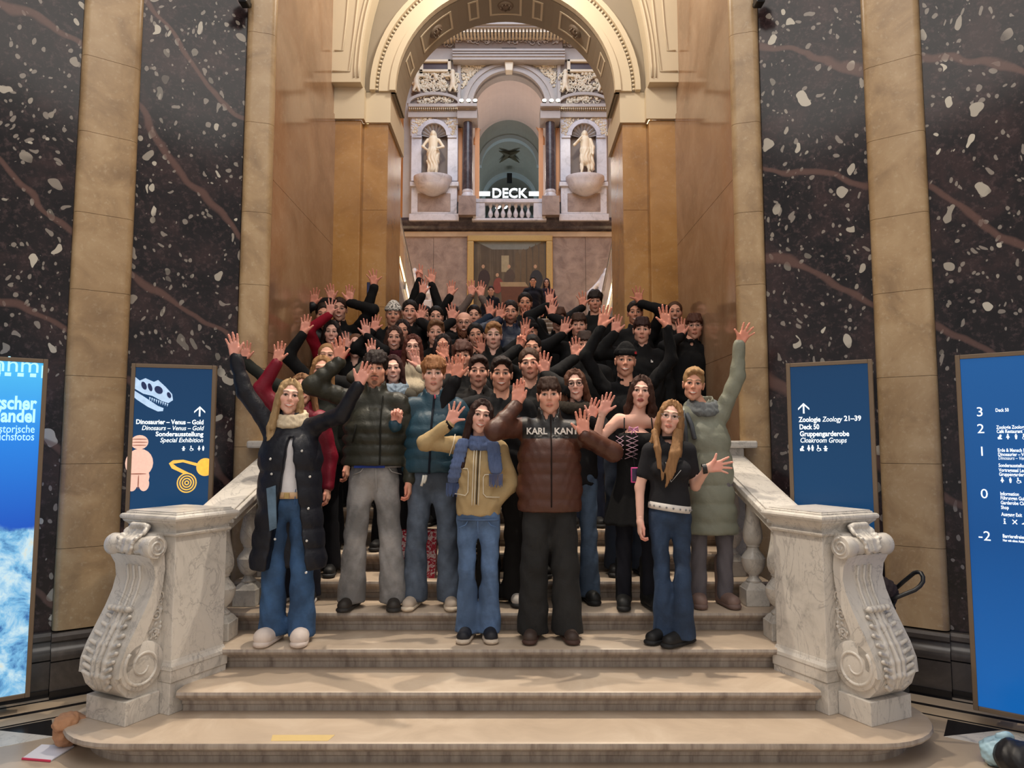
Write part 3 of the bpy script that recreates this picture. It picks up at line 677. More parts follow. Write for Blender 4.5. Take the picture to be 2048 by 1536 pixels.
    for y0, y1, d in ((222, 236, .7), (212, 222, .65), (206, 212, .85)): MB().box((cx_ - m(20), FY - d, Zf(y1, FY - d)), (cx_ + m(19), FY + .12, Zf(y0, FY - d))).build('column_entablature', M['stucco'], wf)
    MB().box((cx_ - m(22), FY - .0, cz0), (cx_ - m(13), FY + .12, cz1)).build('pilaster_strip', M['peach'], wf); MB().box((cx_ + m(13), FY - .0, cz0), (cx_ + m(22), FY + .12, cz1)).build('pilaster_strip', M['peach'], wf)
    # spotlights standing on the column entablature
    for j, dx in enumerate((-12, 2, 15)):
        x = cx_ + m(dx); z = Zf(206, FY - .85); r = empty('stage_spotlight', (x, FY - .6, z), ['small lit spotlight, outermost of three', 'small lit spotlight, middle of three', 'small lit spotlight, innermost of three'][j if s < 0 else 2 - j] + ' on the ' + ('left' if s < 0 else 'right') + ' column top', 'spotlight', 'spotlights on the columns')
        MB().box((x - .02, FY - .62, z), (x + .02, FY - .58, z + .1)).build('stand', M['iron'], r)
        X4 = Matrix.Translation((x, FY - .6, z + .14)) @ Matrix.Rotation(pi / 2 - .4, 4, 'X')
        MB().lathe([(.05, -.1), (.07, .0), (.08, .1)], 12, X4).build('lamp_body', M['iron'], r); MB().lathe([(.072, .1), (.07, .108)], 12, X4).build('lens', plain('lit_lamp_lens', (255, 244, 214), .4, 0, emit=26), r)
# rooms behind the balcony: gallery vault, second arch, corridor
gr = MB(); n = 30
def vault(r, cz, y0, y1, z0, name, mat, th=.25, cx=acx):
    inn = [(cx + r, z0)] + [(cx + r * math.cos(t), cz + r * math.sin(t)) for t in [pi * i / n for i in range(n + 1)]] + [(cx - r, z0)]
    out = [(cx - r - th, z0), (cx - r - th, cz + r + th), (cx + r + th, cz + r + th), (cx + r + th, z0)]
    return MB().prism(inn + out, -y1, -y0, M=XZ()).build(name, M[mat], wf)
vault(ar + .35, asz - .1, FY + .7, 29.3, zb, 'gallery_vault', 'pink')
Y2 = 29.3; a2 = W(1018, 290, Y2); r2 = (W(1083, 290, Y2).x - W(953, 290, Y2).x) / 2; acx2 = a2.x
op2 = [(acx2 + r2 * math.cos(t), a2.z + r2 * math.sin(t)) for t in [pi * i / 32 for i in range(33)]]
MB().prism([(acx2 + r2, zb), (3.4, zb), (3.4, a2.z + 4.2), (-3.4, a2.z + 4.2), (-3.4, zb), (acx2 - r2, zb)] + op2[::-1], -(Y2 + .6), -Y2, M=XZ()).build('gallery_end_wall', M['pink'], wf)
for r0, r1, d in ((0, .1, .12), (.1, .3, .06), (.3, .36, .14)): far_ring(r2 + r0, r2 + r1, Y2 - d, Y2, acx2, a2.z).build('peach_archivolt', M['peach'], wf)
bd = MB()
for i in range(60):
    a = pi * (i + .5) / 60; bd.lathe([(0, -.05), (.035, 0), (0, .05)], 5, Matrix.Translation((acx2 + (r2 + .24) * math.cos(a), Y2 - .09, a2.z + (r2 + .24) * math.sin(a))))
tag(bd.build('bead_moulding', M['statue'], wf), kind='stuff')
MB().lathe([(0, .02), (.42, .02), (.5, .05), (.56, .0)][::-1], 28, Matrix.Translation((acx2, Y2 - .02, W(1018, 180, Y2).z)) @ Matrix.Rotation(pi / 2, 4, 'X') @ Matrix.Scale(1.5, 4, (1, 0, 0))).build('oval_medallion', M['peach'], wf, smooth=True)
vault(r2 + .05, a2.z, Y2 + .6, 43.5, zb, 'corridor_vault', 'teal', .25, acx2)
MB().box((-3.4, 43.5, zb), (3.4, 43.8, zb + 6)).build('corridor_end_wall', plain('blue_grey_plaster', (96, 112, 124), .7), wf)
for yy, rr in ((31.5, .0), (36, .0), (40.5, .0)): far_ring(r2 - .12, r2 + .05, yy, yy + .35, acx2, a2.z).build('corridor_rib', plain('pale_rib_plaster', (176, 190, 196), .6), wf)
orn = MB(); oz = a2.z + r2 - .06
for k in range(4):
    a = pi / 4 + k * pi / 2; orn.tube([(acx2 + .1 * math.cos(a), 33.5 + .1 * math.sin(a), oz), (acx2 + .7 * math.cos(a), 33.5 + 1.0 * math.sin(a), oz - .12)], [.16, .02], 5)
orn.build('painted_ornament', plain('dark_olive_paint', (84, 78, 60), .7), wf)
orn2 = MB().box((acx2 - .13, 35.0, a2.z + .55), (acx2 + .13, 35.25, a2.z + 1.0)).build('ceiling_lamp_box', M['iron'], wf)
# balcony balustrade
bb = empty('balcony_balustrade', (acx, FY - .3, zb), 'white balcony balustrade below the lit sign', 'balustrade')
bw = lambda x0, x1, y0, y1, ya, yb: MB().box((X_(x0, FY + ya), FY + ya, Zf(y1, FY + ya)), (X_(x1, FY + ya), FY + yb, Zf(y0, FY + ya)))
for nm, a in (('top_rail', (944, 1093, 397, 405, -.5, -.12)), ('bottom_rail', (944, 1093, 436, 441, -.5, -.12)), ('post', (946, 970, 405, 436, -.48, -.14)), ('post', (1067, 1091, 405, 436, -.48, -.14))): bw(*a).build(nm, M['pale'], bb, bevel=.02)
zb2 = Zf(436, FY - .5); h_ = Zf(405, FY - .5) - zb2; src = MB().lathe([(.07, 0), (.07, .03), (.04, .05), (.085, .16), (.09, .22), (.04, .36), (.035, .42), (.06, .47), (.07, h_)], 14).build('baluster', M['pale'], bb, smooth='auto'); src.location = (X_(981, FY - .3), FY - .3, zb2)
for i in range(1, 7): clone(src, (X_(981 + i * 12.6, FY - .3), FY - .3, zb2))
# side pockets: returning flights with glass balustrades, orange lit walls beyond
for s in (-1, 1):
    sd = 'left' if s < 0 else 'right'
    MB().box((s * 3.75 if s > 0 else -8, FY + 1.0, LZ), (8 if s > 0 else -3.75, FY + 1.3, zt + 1.6)).build('wall_back_' + sd, M['orange'])['kind'] = 'structure'
    MB().box((min(s * 7.6, s * 8), 8.95, 0), (max(s * 7.6, s * 8), FY + 1.3, zt + 1.6)).build('wall_stairwell_' + sd, M['orange'])['kind'] = 'structure'
    fw = MB().box((min(s * 2.03, s * 8), 8.9, 0), (max(s * 2.03, s * 8), 9.1, zt + 1.6)).build('wall_front_' + sd, M['creamd']); fw['kind'] = 'structure'
    fr = empty('side_flight', (s * 3.6, 21.6, LZ), 'pale side stair flight rising from the landing on the ' + sd, 'stairs', 'side stair flights')
    sl = .40; y0, y1 = 22.0, 12.4; z1_ = LZ + (y0 - y1) * sl
    MB().add([(s * 2.75, y0, LZ), (s * 2.75, y1, z1_), (s * 2.75, y1, z1_ - .35), (s * 2.75, y0, LZ - .35), (s * 2.9, y0, LZ), (s * 2.9, y1, z1_), (s * 2.9, y1, z1_ - .35), (s * 2.9, y0, LZ - .35)], [(0, 1, 2, 3), (7, 6, 5, 4), (0, 4, 5, 1), (1, 5, 6, 2), (2, 6, 7, 3), (3, 7, 4, 0)]).build('stringer', M['pale'], fr)
    ns = 26
    for i in range(ns):
        yy = y0 - (i + 1) * (y0 - y1) / ns; zz = LZ + (i + 1) * (z1_ - LZ) / ns
        MB().box((min(s * 2.9, s * 5.2), yy, zz - .3), (max(s * 2.9, s * 5.2), yy + .42, zz)).build('stair_tread', M['tread'], fr)
    gl = empty('glass_balustrade', (s * 2.75, 21.8, LZ), 'glass balustrade with steel handrail along the ' + sd + ' side flight', 'balustrade', 'glass balustrades')
    gm = MC.get('glass_')
    if gm is None:
        gg = G('pale_glass'); gm = gg.out((.75, .86, .95), .06, **{'Transmission Weight': .85, 'Alpha': .55}); MC['glass_'] = gm
    P4 = lambda y, dz: (s * 2.72, y, LZ + (y0 - y) * sl + dz)
    for i in range(5):
        ya, yb = y0 - .2 - i * 1.9, y0 - .2 - (i + 1) * 1.9 + .08
        MB().add([P4(ya, .1), P4(yb, .1), P4(yb, 1.0), P4(ya, 1.0)] + [(s * 2.69, p[1], p[2]) for p in (P4(ya, .1), P4(yb, .1), P4(yb, 1.0), P4(ya, 1.0))], [(0, 1, 2, 3), (7, 6, 5, 4), (0, 4, 5, 1), (1, 5, 6, 2), (2, 6, 7, 3), (3, 7, 4, 0)]).build('glass_pane', gm, gl)
        MB().tube([P4(ya + .04, -.1), P4(ya + .04, 1.08)], .03, 8).build('post', M['steel'], gl)
    MB().tube([P4(y0 - .1, 1.06), P4(y1, 1.06)], .04, 10).build('handrail', M['steel'], gl, smooth=True)
    MB().tube([P4(y0 - .1, .1), P4(y1, .1)], .022, 8).build('light_strip', plain('warm_led_strip', (255, 226, 160), .4, 0, emit=5), gl)
    # seated stone figure on the landing newel
    q = W(1200 if s > 0 else 842, 600, 22.6); nm = empty('newel_sculpture', (q.x, 22.6, LZ), 'white stone seated figure on the landing beside the ' + sd + ' flight', 'sculpture', 'landing sculptures')
    MB().box((q.x - .38, 22.3, LZ), (q.x + .38, 22.95, q.z - .05)).build('pedestal', M['pale'], nm, bevel=.03)
    f = SDF(.03, .06); P = lambda a, b, c: (q.x + a * s, 22.6 + b, q.z - .05 + c)
    f.ell(P(.22, 0, .98), (.1, .11, .14)); f.cone(P(.18, 0, .78), P(.1, 0, .3), .17, .2); f.cone(P(.05, 0, .72), P(-.28, -.1, .35), .07, .06); f.cone(P(-.28, -.1, .35), P(-.45, -.1, .2), .06, .05); f.cone(P(.1, -.05, .2), P(-.32, -.15, .22), .15, .12); f.cone(P(-.32, -.12, .22), P(-.36, -.15, .0), .11, .1); f.cone(P(.2, 0, .6), P(.3, 0, .1), .15, .2)
    V, Q = f.solve(); link('figure', np_mesh('figure', V, Q), M['pale'], nm)
# lit DECK sign
def text_mesh(s, size, bold=0.0, shear=0.0, ext=0.0, align='LEFT', fit=None, xs=1.0):
    cu = bpy.data.curves.new('t', 'FONT'); cu.body = s; cu.size = size; cu.offset = bold; cu.shear = shear; cu.extrude = ext; cu.align_x = align; cu.resolution_u = 3
    o = bpy.data.objects.new('t', cu); C.objects.link(o); dg = bpy.context.evaluated_depsgraph_get(); me = bpy.data.meshes.new_from_object(o.evaluated_get(dg)); bpy.data.objects.remove(o); bpy.data.curves.remove(cu)
    xx = [v.co.x for v in me.vertices]
    k = fit / (max(xx) - min(xx)) if fit else xs
    me.transform(Matrix.Scale(k, 4, (1, 0, 0)))
    return me
def text_obj(name, s, mat, parent, Mx, **kw):
    me = text_mesh(s, **kw); me.transform(Mx); me.name = name; return link(name, me, mat, parent)
neon = plain('white_neon', (235, 250, 255), .4, 0, emit=3.2)
YD = 25.4
ds = empty('lit_sign', W(1018, 396, YD), 'glowing white DECK 50 sign above the balcony balustrade', 'sign')
me = text_obj('deck_letters', 'DECK', neon, ds, Matrix.Translation(W(1018.5, 395, YD)) @ Matrix.Rotation(pi / 2, 4, 'X'), size=.50, bold=.006, ext=.03, align='CENTER')
text_obj('number_letters', '50', neon, ds, Matrix.Translation(W(1003, 417, YD)) @ Matrix.Rotation(pi / 2, 4, 'X'), size=.50, bold=.006, ext=.03, align='CENTER')
for a, b in ((956, 980), (1058, 1083)):
    p, q = W(a, 391, YD), W(b, 384, YD); MB().box((p.x, YD - .05, p.z), (q.x, YD + .05, q.z)).build('light_bar', neon, ds)
p, q = W(954, 391, YD + .12), W(1085, 384, YD + .12); MB().box((p.x, YD + .07, p.z + .1), (q.x, YD + .1, p.z + .14)).build('support_rail', M['iron'], ds)
for x in (960, 1018, 1078):
    p = W(x, 391, YD); MB().box((p.x - .015, YD + .06, zb), (p.x + .015, YD + .09, p.z + .2)).build('support_post', M['iron'], ds)
# painting on the landing wall
pt = empty('wall_painting', (acx, FY, Zf(640)), 'large gilt-framed group portrait in a panelled cabinet room', 'painting')
for x0, x1, y0, y1 in ((935, 1105, 470, 482), (935, 1105, 628, 640), (935, 948, 482, 628), (1092, 1105, 482, 628)): bw(x0, x1, y0, y1, -.16, -.0).build('frame', M['gold'], pt, bevel=.03)
g = G('dim_room_canvas'); v = g.co(); zz_ = g.n('SeparateXYZ', {0: v}).outputs[2]
cc = g.mix(g.noise(v, 2.2, 5, .6), lin((66, 58, 48)), lin((118, 104, 84)))
cc = g.mix(g.ramp(g.noise(g.co((5, 1, .25)), 1.5, 2), [(.4, 0.0), (.6, .6)]), cc, lin((62, 50, 38)))
bw(948, 1092, 482, 628, -.06, -.0).build('canvas', g.out(cc, .35), pt)
def flat(poly, mat, nm='painted_shape', d=.064): MB().prism([(X_(x), Zf(y)) for x, y in poly], -FY + .0, -(FY - d) * -1 * -1, M=XZ()) if False else MB().prism([(X_(x), Zf(y)) for x, y in poly], -(FY - .05), -(FY - d), M=XZ()).build(nm, mat, pt) if False else MB().add([(X_(x), FY - d, Zf(y)) for x, y in poly], [list(range(len(poly)))]).build(nm, mat, pt, fix=False)
oil = lambda n, c: plain('oil_' + n, c, .5, .25, 8)
flat([(948, 482), (1092, 482), (1052, 500), (985, 500)], oil('grey', (112, 116, 112))); flat([(1003, 512), (1018, 512), (1018, 545), (1003, 545)], oil('light', (150, 140, 112)), d=.066)
for i, x in enumerate((1030, 1042, 1054, 1066, 1078)): flat([(x, 600), (x, 510 - i * 4), (x + 5, 503 - i * 5), (x + 10, 510 - i * 4), (x + 10, 600)], oil('wood', (92, 76, 54)), d=.066)
for x, y, k, c in ((967, 535, 1.2, (48, 32, 30)), (995, 552, 1.0, (120, 58, 48)), (1018, 535, 1.0, (74, 60, 50)), (1070, 535, 1.35, (34, 34, 40))):
    flat([(x + 10 * k * math.cos(t) + (0 if math.sin(t) < 0 else 2), y + 20 * k - 16 * k * math.sin(t)) for t in [2 * pi * i / 14 for i in range(14)]], oil('coat%d' % x, c), d=.068)
    flat([(x + 3.2 * math.cos(t), y - 1 - 4 * math.sin(t)) for t in [2 * pi * i / 10 for i in range(10)]], oil('face', (176, 140, 112)), d=.07)
flat([(1000, 565), (1050, 565), (1056, 574), (1002, 574)], oil('table', (150, 130, 100)), d=.069); flat([(1002, 574), (1056, 574), (1054, 612), (1004, 612)], oil('desk', (92, 54, 36)), d=.069)
# ------------------------------------------------------------------ newel pedestals with scroll consoles
SIDE = {-1: 'left', 1: 'right'}
u_ = Vector((.424, .906, 0)).normalized()
PC = Vector((-2.2135, 4.479, 0))
def LM(s):       # local frame of a pedestal: x across its front, y into the scene, z up
    ex = Vector((u_.y, -u_.x, 0)); ey = u_
    m = Matrix(((ex.x, ey.x, 0, PC.x), (ex.y, ey.y, 0, PC.y), (0, 0, 1, 0), (0, 0, 0, 1)))
    return m if s < 0 else Matrix.Scale(-1, 4, (1, 0, 0)) @ m
Z1 = RS
scurve = [(-.012, 1.185), (-.04, 1.15)]
def spiral(cy, cz, r0, r1, a0, turns, n=40, d=1):
    return [(cy + (r0 + (r1 - r0) * i / n) * math.cos(a0 + d * 2 * pi * turns * i / n), cz + (r0 + (r1 - r0) * i / n) * math.sin(a0 + d * 2 * pi * turns * i / n)) for i in range(n + 1)]
front = [(-.125, 1.03), (-.085, .965), (-.075, .90), (-.095, .83), (-.135, .75), (-.185, .67), (-.235, .59), (-.268, .51), (-.275, .43), (-.25, .36), (-.20, .30)]
stretch = lambda z: z + .075 * min(1, max(0, (z - .55) / .45))
front = [(y * 1.06, stretch(z)) for y, z in front]
for s in (-1, 1):
    L = LM(s); rt = L @ Vector((0, .27, Z1)); root = empty('newel_pedestal', rt, 'white veined marble newel pedestal with scroll console at the ' + SIDE[s] + ' foot of the stairs', 'pedestal', 'newel pedestals')
    B = lambda lo, hi: MB().box(lo, hi, L)
    B((-.185, -.01, Z1), (.255, .42, .335)).build('plinth', M['white'], root, bevel=.004)
    B((-.185, -.012, .335), (.262, .425, .41)).build('base_moulding', M['white'], root, bevel=.006)
    sq = lambda pr: MB().lathe([(r * 1.414, z) for r, z in pr], 4, L @ Matrix.Translation((.045, .20, 0)) @ Matrix.Scale(.98, 4, (0, 1, 0)) @ Matrix.Rotation(pi / 4, 4, 'Z'))
    sq([(.222, .41), (.22, .43), (.208, .45), (.204, .465)]).build('base_cyma', M['white'], root)
    B((-.155, 0, .46), (.245, .40, 1.26)).build('shaft', M['white'], root, bevel=.004)
    sq([(.203, 1.205), (.218, 1.212), (.222, 1.224), (.203, 1.232)]).build('neck_moulding', M['white'], root)
    sq([(.203, 1.245), (.208, 1.258), (.222, 1.276), (.238, 1.29), (.242, 1.298), (.242, 1.302)]).build('cap_cyma', M['white'], root)
    sq([(.243, 1.302), (.252, 1.308), (.256, 1.32), (.252, 1.332), (.244, 1.338), (.228, 1.34), (.228, 1.348), (.218, 1.352), (.218, 1.358)]).build('cap', M['white'], root)
    # console block and scroll body
    B((-.175, -.238, Z1), (.175, -.012, .285)).build('console_block', M['white'], root, bevel=.004)
    poly = [(0.0, 1.1), (0.0, .28), (-.16, .28)] + front[::-1]
    Myz = L @ Matrix(((0, 0, 1, 0), (1, 0, 0, 0), (0, 1, 0, 0), (0, 0, 0, 1)))      # (y,z) profile extruded along x
    MB().prism(poly, -.15, .15, Myz).build('scroll_body', M['white'], root, smooth='auto')
    for t in (-1, 1):
        inner = [(y, stretch(z)) for y, z in [(-.02, 1.02), (-.012, .95), (-.02, .88), (-.04, .80), (-.075, .72), (-.12, .64), (-.16, .57)]]
        rib = front[:8] + inner[::-1]
        MB().prism(front[:9] + [(-.20, .47)] + inner[::-1], t * .15, t * .178, Myz).build('scroll_strap', M['white'], root, smooth='auto')
        MB().lathe([(.142, 0), (.142, .024), (.132, .03)], 28, Myz @ Matrix.Translation((-.135, .465, t * .148)) @ Matrix.Scale(t, 4, (0, 0, 1))).build('scroll_disc', M['white'], root, smooth='auto')
        MB().tube([(y, z, t * .176) for y, z in spiral(-.135, .465, .128, .03, pi * .75, 1.6, 44, 1)], [.0125 - .005 * i / 44 for i in range(45)], 6, Myz).build('scroll_spiral', M['white'], root, smooth=True)
        # foliage in the triangular side field
        fo = MB(); rd = random.Random(5 + t)
        for i in range(46):
            z = rd.uniform(.6, 1.05); fr = (z - .6) / .45; yl = -.02 - .085 * (1 - fr) ; y = rd.uniform(yl, -.006); k = rd.uniform(.008, .016)
            fo.lathe([(0, -k), (k * .8, -k * .3), (k * .7, k * .5), (0, k * 1.3)], 6, Myz @ Matrix.Translation((y, z, t * .152)) @ Matrix.Rotation(rd.uniform(-1.5, 1.5), 4, 'Z') @ Matrix.Rotation(pi / 2, 4, 'X'))
        for z in (.63, .74, .85): fo.tube([(y, zz, t * .155) for y, zz in spiral(-.03 - (.85 - z) * .1, z, .034, .006, rd.uniform(0, 6), 1.4, 20)], .007, 5, Myz)
        tag(fo.build('side_foliage', M['white'], root, smooth=True), kind='stuff')
    # top roll with spiral ends
    MB().lathe([(.066, -.2), (.07, -.19), (.066, -.12), (.056, -.1), (.062, -.06), (.052, -.04), (.066, -.02), (.066, .02), (.052, .04), (.062, .06), (.056, .1), (.066, .12), (.07, .19), (.066, .2)], 24, Myz @ Matrix.Translation((-.09, 1.152, 0))).build('top_roll', M['white'], root, smooth='auto')
    for t in (-1, 1): MB().tube([(y, z, t * .201) for y, z in spiral(-.09, 1.152, .057, .01, pi / 2, 1.8, 36, -1)], .007, 6, Myz).build('roll_spiral', M['white'], root, smooth=True)
    MB().prism([(-.02, 1.1), (0, 1.1), (0, 1.23), (-.06, 1.225), (-.09, 1.2)], -.15, .15, Myz).build('roll_neck', M['white'], root)
    for x in (-.055, 0, .055): MB().tube([(y - .004, z, x) for y, z in front[1:6]], .01, 6, Myz).build('flute_ridge', M['white'], root, smooth=True)
    # acanthus leaves
    def leaf(pts, wid, cell=.0065, curl=.03):
        f = SDF(cell, .012); Mx = np.array(Myz)
        tp = lambda y, z, x: (Mx @ np.array((y, z, x, 1)))[:3]
        n = len(pts)
        for i in range(n - 1):
            (y0, z0), (y1, z1) = pts[i], pts[i + 1]; w0 = wid * math.sin(pi * (.25 + .7 * i / n)) ; f.cone(tp(y0, z0, 0), tp(y1, z1, 0), .016, .016)
            for t in (-1, 1):
                f.cone(tp(y0 + .004, z0, t * w0 * .35), tp(y1 + .004, z1, t * w0 * .4), .015, .015)
                for j, kx in enumerate((.75, 1.0)):
                    m_ = i + .5 * j; ii = min(int(m_), n - 2); fr = m_ - ii; y = pts[ii][0] * (1 - fr) + pts[ii + 1][0] * fr; z = pts[ii][1] * (1 - fr) + pts[ii + 1][1] * fr
                    f.cone(tp(y + .008, z - .012, t * w0 * .5), tp(y - .006, z + .014, t * w0 * 1.0), .014, .0125)
        y, z = pts[-1]
        for t in (-1, -.5, 0, .5, 1): f.cone(tp(y, z, t * wid * .55), tp(y - curl, z + .008, t * wid * .6), .017, .02)
        V, Q = f.solve(); return np_mesh('acanthus_leaf', V, Q)
    fr_ = [(y - .006, z) for y, z in front]
    link('acanthus_leaf', leaf(fr_[9:3:-1], .13), M['white'], root)
    link('acanthus_leaf', leaf([(-.155, 1.135), (-.14, 1.19), (-.09, 1.222), (-.065, 1.245), (-.04, 1.265)], .085), M['white'], root)
# ------------------------------------------------------------------ stair balustrades
bal_prof = [(.052, .155), (.055, .165), (.035, .185), (.033, .20), (.06, .225), (.08, .265), (.087, .305), (.088, .32), (.082, .325), (.075, .34), (.045, .375), (.04, .395), (.048, .40), (.048, .412), (.06, .425), (.071, .46), (.07, .5), (.058, .56), (.044, .63), (.038, .69), (.042, .72), (.046, .73)]
bsrc = None
for s in (-1, 1):
    root = empty('stair_balustrade', (s * 1.9, 5.2, 3 * RS), 'white marble stair balustrade with sloping rail on the ' + SIDE[s], 'balustrade', 'stair balustrades')
    sl = RS / TR; ya, yb = 4.86, 5.84; zt_ = lambda y: 1.352 + (y - 4.93) * sl; xc = lambda y: 1.95 - .13 * (y - 4.86)
    def rail(x0, x1, d0, d1, nm):
        a, b, a2, b2 = s * (xc(ya) + x0), s * (xc(ya) + x1), s * (xc(yb) + x0), s * (xc(yb) + x1)
        MB().add([(a, ya, zt_(ya) - d0), (b, ya, zt_(ya) - d0), (b2, yb, zt_(yb) - d0), (a2, yb, zt_(yb) - d0), (a, ya, zt_(ya) - d1), (b, ya, zt_(ya) - d1), (b2, yb, zt_(yb) - d1), (a2, yb, zt_(yb) - d1)], [(0, 1, 2, 3), (7, 6, 5, 4), (0, 4, 5, 1), (1, 5, 6, 2), (2, 6, 7, 3), (3, 7, 4, 0)]).build(nm, M['white'], root, bevel=.006)
    rail(-.11, .12, 0, .015, 'rail_top'); rail(-.14, .15, .015, .06, 'handrail'); rail(-.12, .13, .06, .09, 'rail_moulding'); rail(-.09, .1, .09, .15, 'rail_underside')
    for i, n in enumerate((3, 4, 5)):
        y = stepY(n) + .24; X0 = s * (xc(y) - .015); h = zt_(y) - .14 - n * RS; k = h / .73
        b = MB().lathe([(r, z * k) for r, z in bal_prof], 20, Matrix.Translation((X0, y, n * RS))).build('baluster', M['white'], root, smooth='auto')
        MB().box((X0 - .085, y - .085, n * RS), (X0 + .085, y + .085, n * RS + .12)).build('baluster_block', M['white'], b, bevel=.005)
        MB().lathe([(.11, .12), (.085, .15), (.06, .165)], 4, Matrix.Translation((X0, y, n * RS)) @ Matrix.Rotation(pi / 4, 4, 'Z')).build('baluster_foot', M['white'], b)
    MB().box((s * 1.76, 5.74, 6 * RS - .1), (s * 1.975, 5.84, 1.74)).build('end_post', M['white'], root, bevel=.006)
    MB().box((s * 1.70, 5.68, 1.74), (s * 2.07, 5.84, 1.80)).build('end_cap', M['white'], root, bevel=.015)
# ------------------------------------------------------------------ backlit signs
bronze = plain('bronze_frame', (122, 104, 86), .4, .06, 10, 0, .3)
ink = plain('white_sign_letters', (236, 246, 250), .5, 0, emit=1.0)
def sign(name, label, A, Bp, z0, z1, panel):
    A = Vector(A); Bp = Vector(Bp); ex = (Bp - A).normalized(); wd = (Bp - A).length; ey = Vector((-ex.y, ex.x))
    Mx = Matrix(((ex.x, ey.x, 0, A.x), (ex.y, ey.y, 0, A.y), (0, 0, 1, z0), (0, 0, 0, 1))); h = z1 - z0
    r = empty(name, ((A.x + Bp.x) / 2, (A.y + Bp.y) / 2, z0), label, 'sign', 'backlit signs'); t = .028
    for lo, hi in (((0, 0, 0), (t, .08, h)), ((wd - t, 0, 0), (wd, .08, h)), ((t, 0, h - t), (wd - t, .08, h)), ((t, 0, 0), (wd - t, .08, t))): MB().box(lo, hi, Mx).build('frame', bronze, r, bevel=.003)
    MB().box((t, .012, t), (wd - t, .07, h - t), Mx).build('panel', panel, r)
    for x in (.06, wd - .12): MB().box((x, .08, 0), (x + .06, .2, .04), Mx).build('foot', bronze, r)
    return r, Mx, wd, h
def screen(name, ramp, strength, noisey=None):
    g = G(name); v = g.co(); z = g.n('SeparateXYZ', {0: v}).outputs[2]; f = g.n('MapRange', {0: z, 1: 0.0, 2: 2.4}).outputs[0]
    c = g.ramp(f, [(p, lin(k)) for p, k in ramp])
    if noisey: c = noisey(g, v, f, c)
    m = g.out(g.mix(.6, c, (0, 0, 0)), .22, spec=.25); g.set(g.b.inputs['Emission Color'], c); g.b.inputs['Emission Strength'].default_value = strength
    return m
blue = screen('blue_sign_panel', [(0, (24, 68, 108)), (1, (20, 56, 92))], 1.0)
blue2 = screen('bright_blue_sign_panel', [(0, (20, 104, 186)), (.5, (22, 80, 144)), (1, (32, 92, 156))], .85)
def glacier(g, v, f, c):
    n = g.noise(v, 6, 8, .65, .4); ice = g.ramp(n, [(.36, lin((40, 92, 160))), (.48, lin((120, 184, 226))), (.6, lin((196, 226, 240))), (.72, lin((226, 220, 190)))])
    hgt = g.math('ADD', f, g.math('MULTIPLY', g.math('SUBTRACT', g.noise(v, 2.2, 4), .5), .28)); return g.mix(g.ramp(hgt, [(.47, 1.0), (.49, 0.0)]), c, ice)
glac = screen('glacier_poster_panel', [(0, (60, 130, 190)), (.5, (30, 84, 190)), (.75, (40, 130, 226)), (1, (84, 196, 248))], .95, glacier)
def txt(r, Mx, s, x, z, size, align='LEFT', bold=.0, it=0, d=.006, nm='lettering', mat=None, fit=None, xs=1.0):
    return text_obj(nm, s, mat or ink, r, Mx @ Matrix.Translation((x, d, z)) @ Matrix.Rotation(pi / 2, 4, 'X'), size=size, bold=bold, shear=.22 if it else 0, ext=.0006, align=align, fit=fit, xs=xs)
def icon(r, Mx, kind, x, z, k):
    mb = MB(); Q = Mx @ Matrix.Translation((x, .008, z)) @ Matrix.Rotation(pi / 2, 4, 'X') @ Matrix.Scale(k, 4)
    pol = lambda p: mb.prism(p, -.02, .02, Q)
    disc = lambda cx, cy, rr: pol([(cx + rr * math.cos(t), cy + rr * math.sin(t)) for t in [2 * pi * i / 12 for i in range(12)]])
    if kind == 'man': disc(0, .88, .12); pol([(-.2, .72), (.2, .72), (.16, .3), (.1, 0), (-.1, 0), (-.16, .3)])
    elif kind == 'woman': disc(0, .88, .12); pol([(-.12, .72), (.12, .72), (.28, .28), (.1, .28), (.08, 0), (-.08, 0), (-.1, .28), (-.28, .28)])
    elif kind == 'wheel':
        disc(-.1, .9, .12); pol([(-.2, .75), (0, .75), (.02, .5), (.3, .5), (.42, .1), (.32, .06), (.22, .38), (-.14, .36)])
        mb.prism([(-.02 + .3 * math.cos(t), .25 + .3 * math.sin(t)) for t in [2.2 + i * .35 for i in range(13)]] + [(-.02 + .22 * math.cos(t), .25 + .22 * math.sin(t)) for t in [2.2 + i * .35 for i in range(13)]][::-1], -.02, .02, Q)
    elif kind == 'child': disc(0, .72, .18); pol([(-.34, .5), (.34, .5), (.3, .36), (.16, .36), (.22, 0), (-.22, 0), (-.16, .36), (-.3, .36)])
    elif kind == 'seat': pol([(-.3, 0), (.34, 0), (.34, .14), (.12, .3), (.3, .62), (.2, .9), (-.05, .8), (-.1, .5), (-.34, .36)])
    elif kind == 'info': disc(0, .86, .14); pol([(-.16, .6), (.1, .6), (.1, .12), (.22, .12), (.22, 0), (-.2, 0), (-.2, .12), (-.08, .12), (-.08, .5), (-.16, .5)])
    elif kind == 'cross': pol([(-.4, .8), (-.28, .9), (0, .56), (.28, .9), (.4, .8), (.1, .45), (.4, .1), (.28, 0), (0, .34), (-.28, 0), (-.4, .1), (-.1, .45)])
    elif kind == 'hanger': pol([(-.5, .2), (0, .55), (.5, .2), (.5, .1), (-.5, .1)]); disc(0, .62, .09)
    elif kind == 'bag': pol([(-.34, 0), (.34, 0), (.34, .55), (.2, .8), (-.2, .8), (-.34, .55)])
    elif kind == 'pram': pol([(-.4, .8), (0, .75), (.3, .4), (.4, .1), (.2, 0), (-.1, .1), (-.2, .5)]); disc(.3, .06, .1); disc(-.1, .06, .1)
    mb.build('pictogram', ink, r)
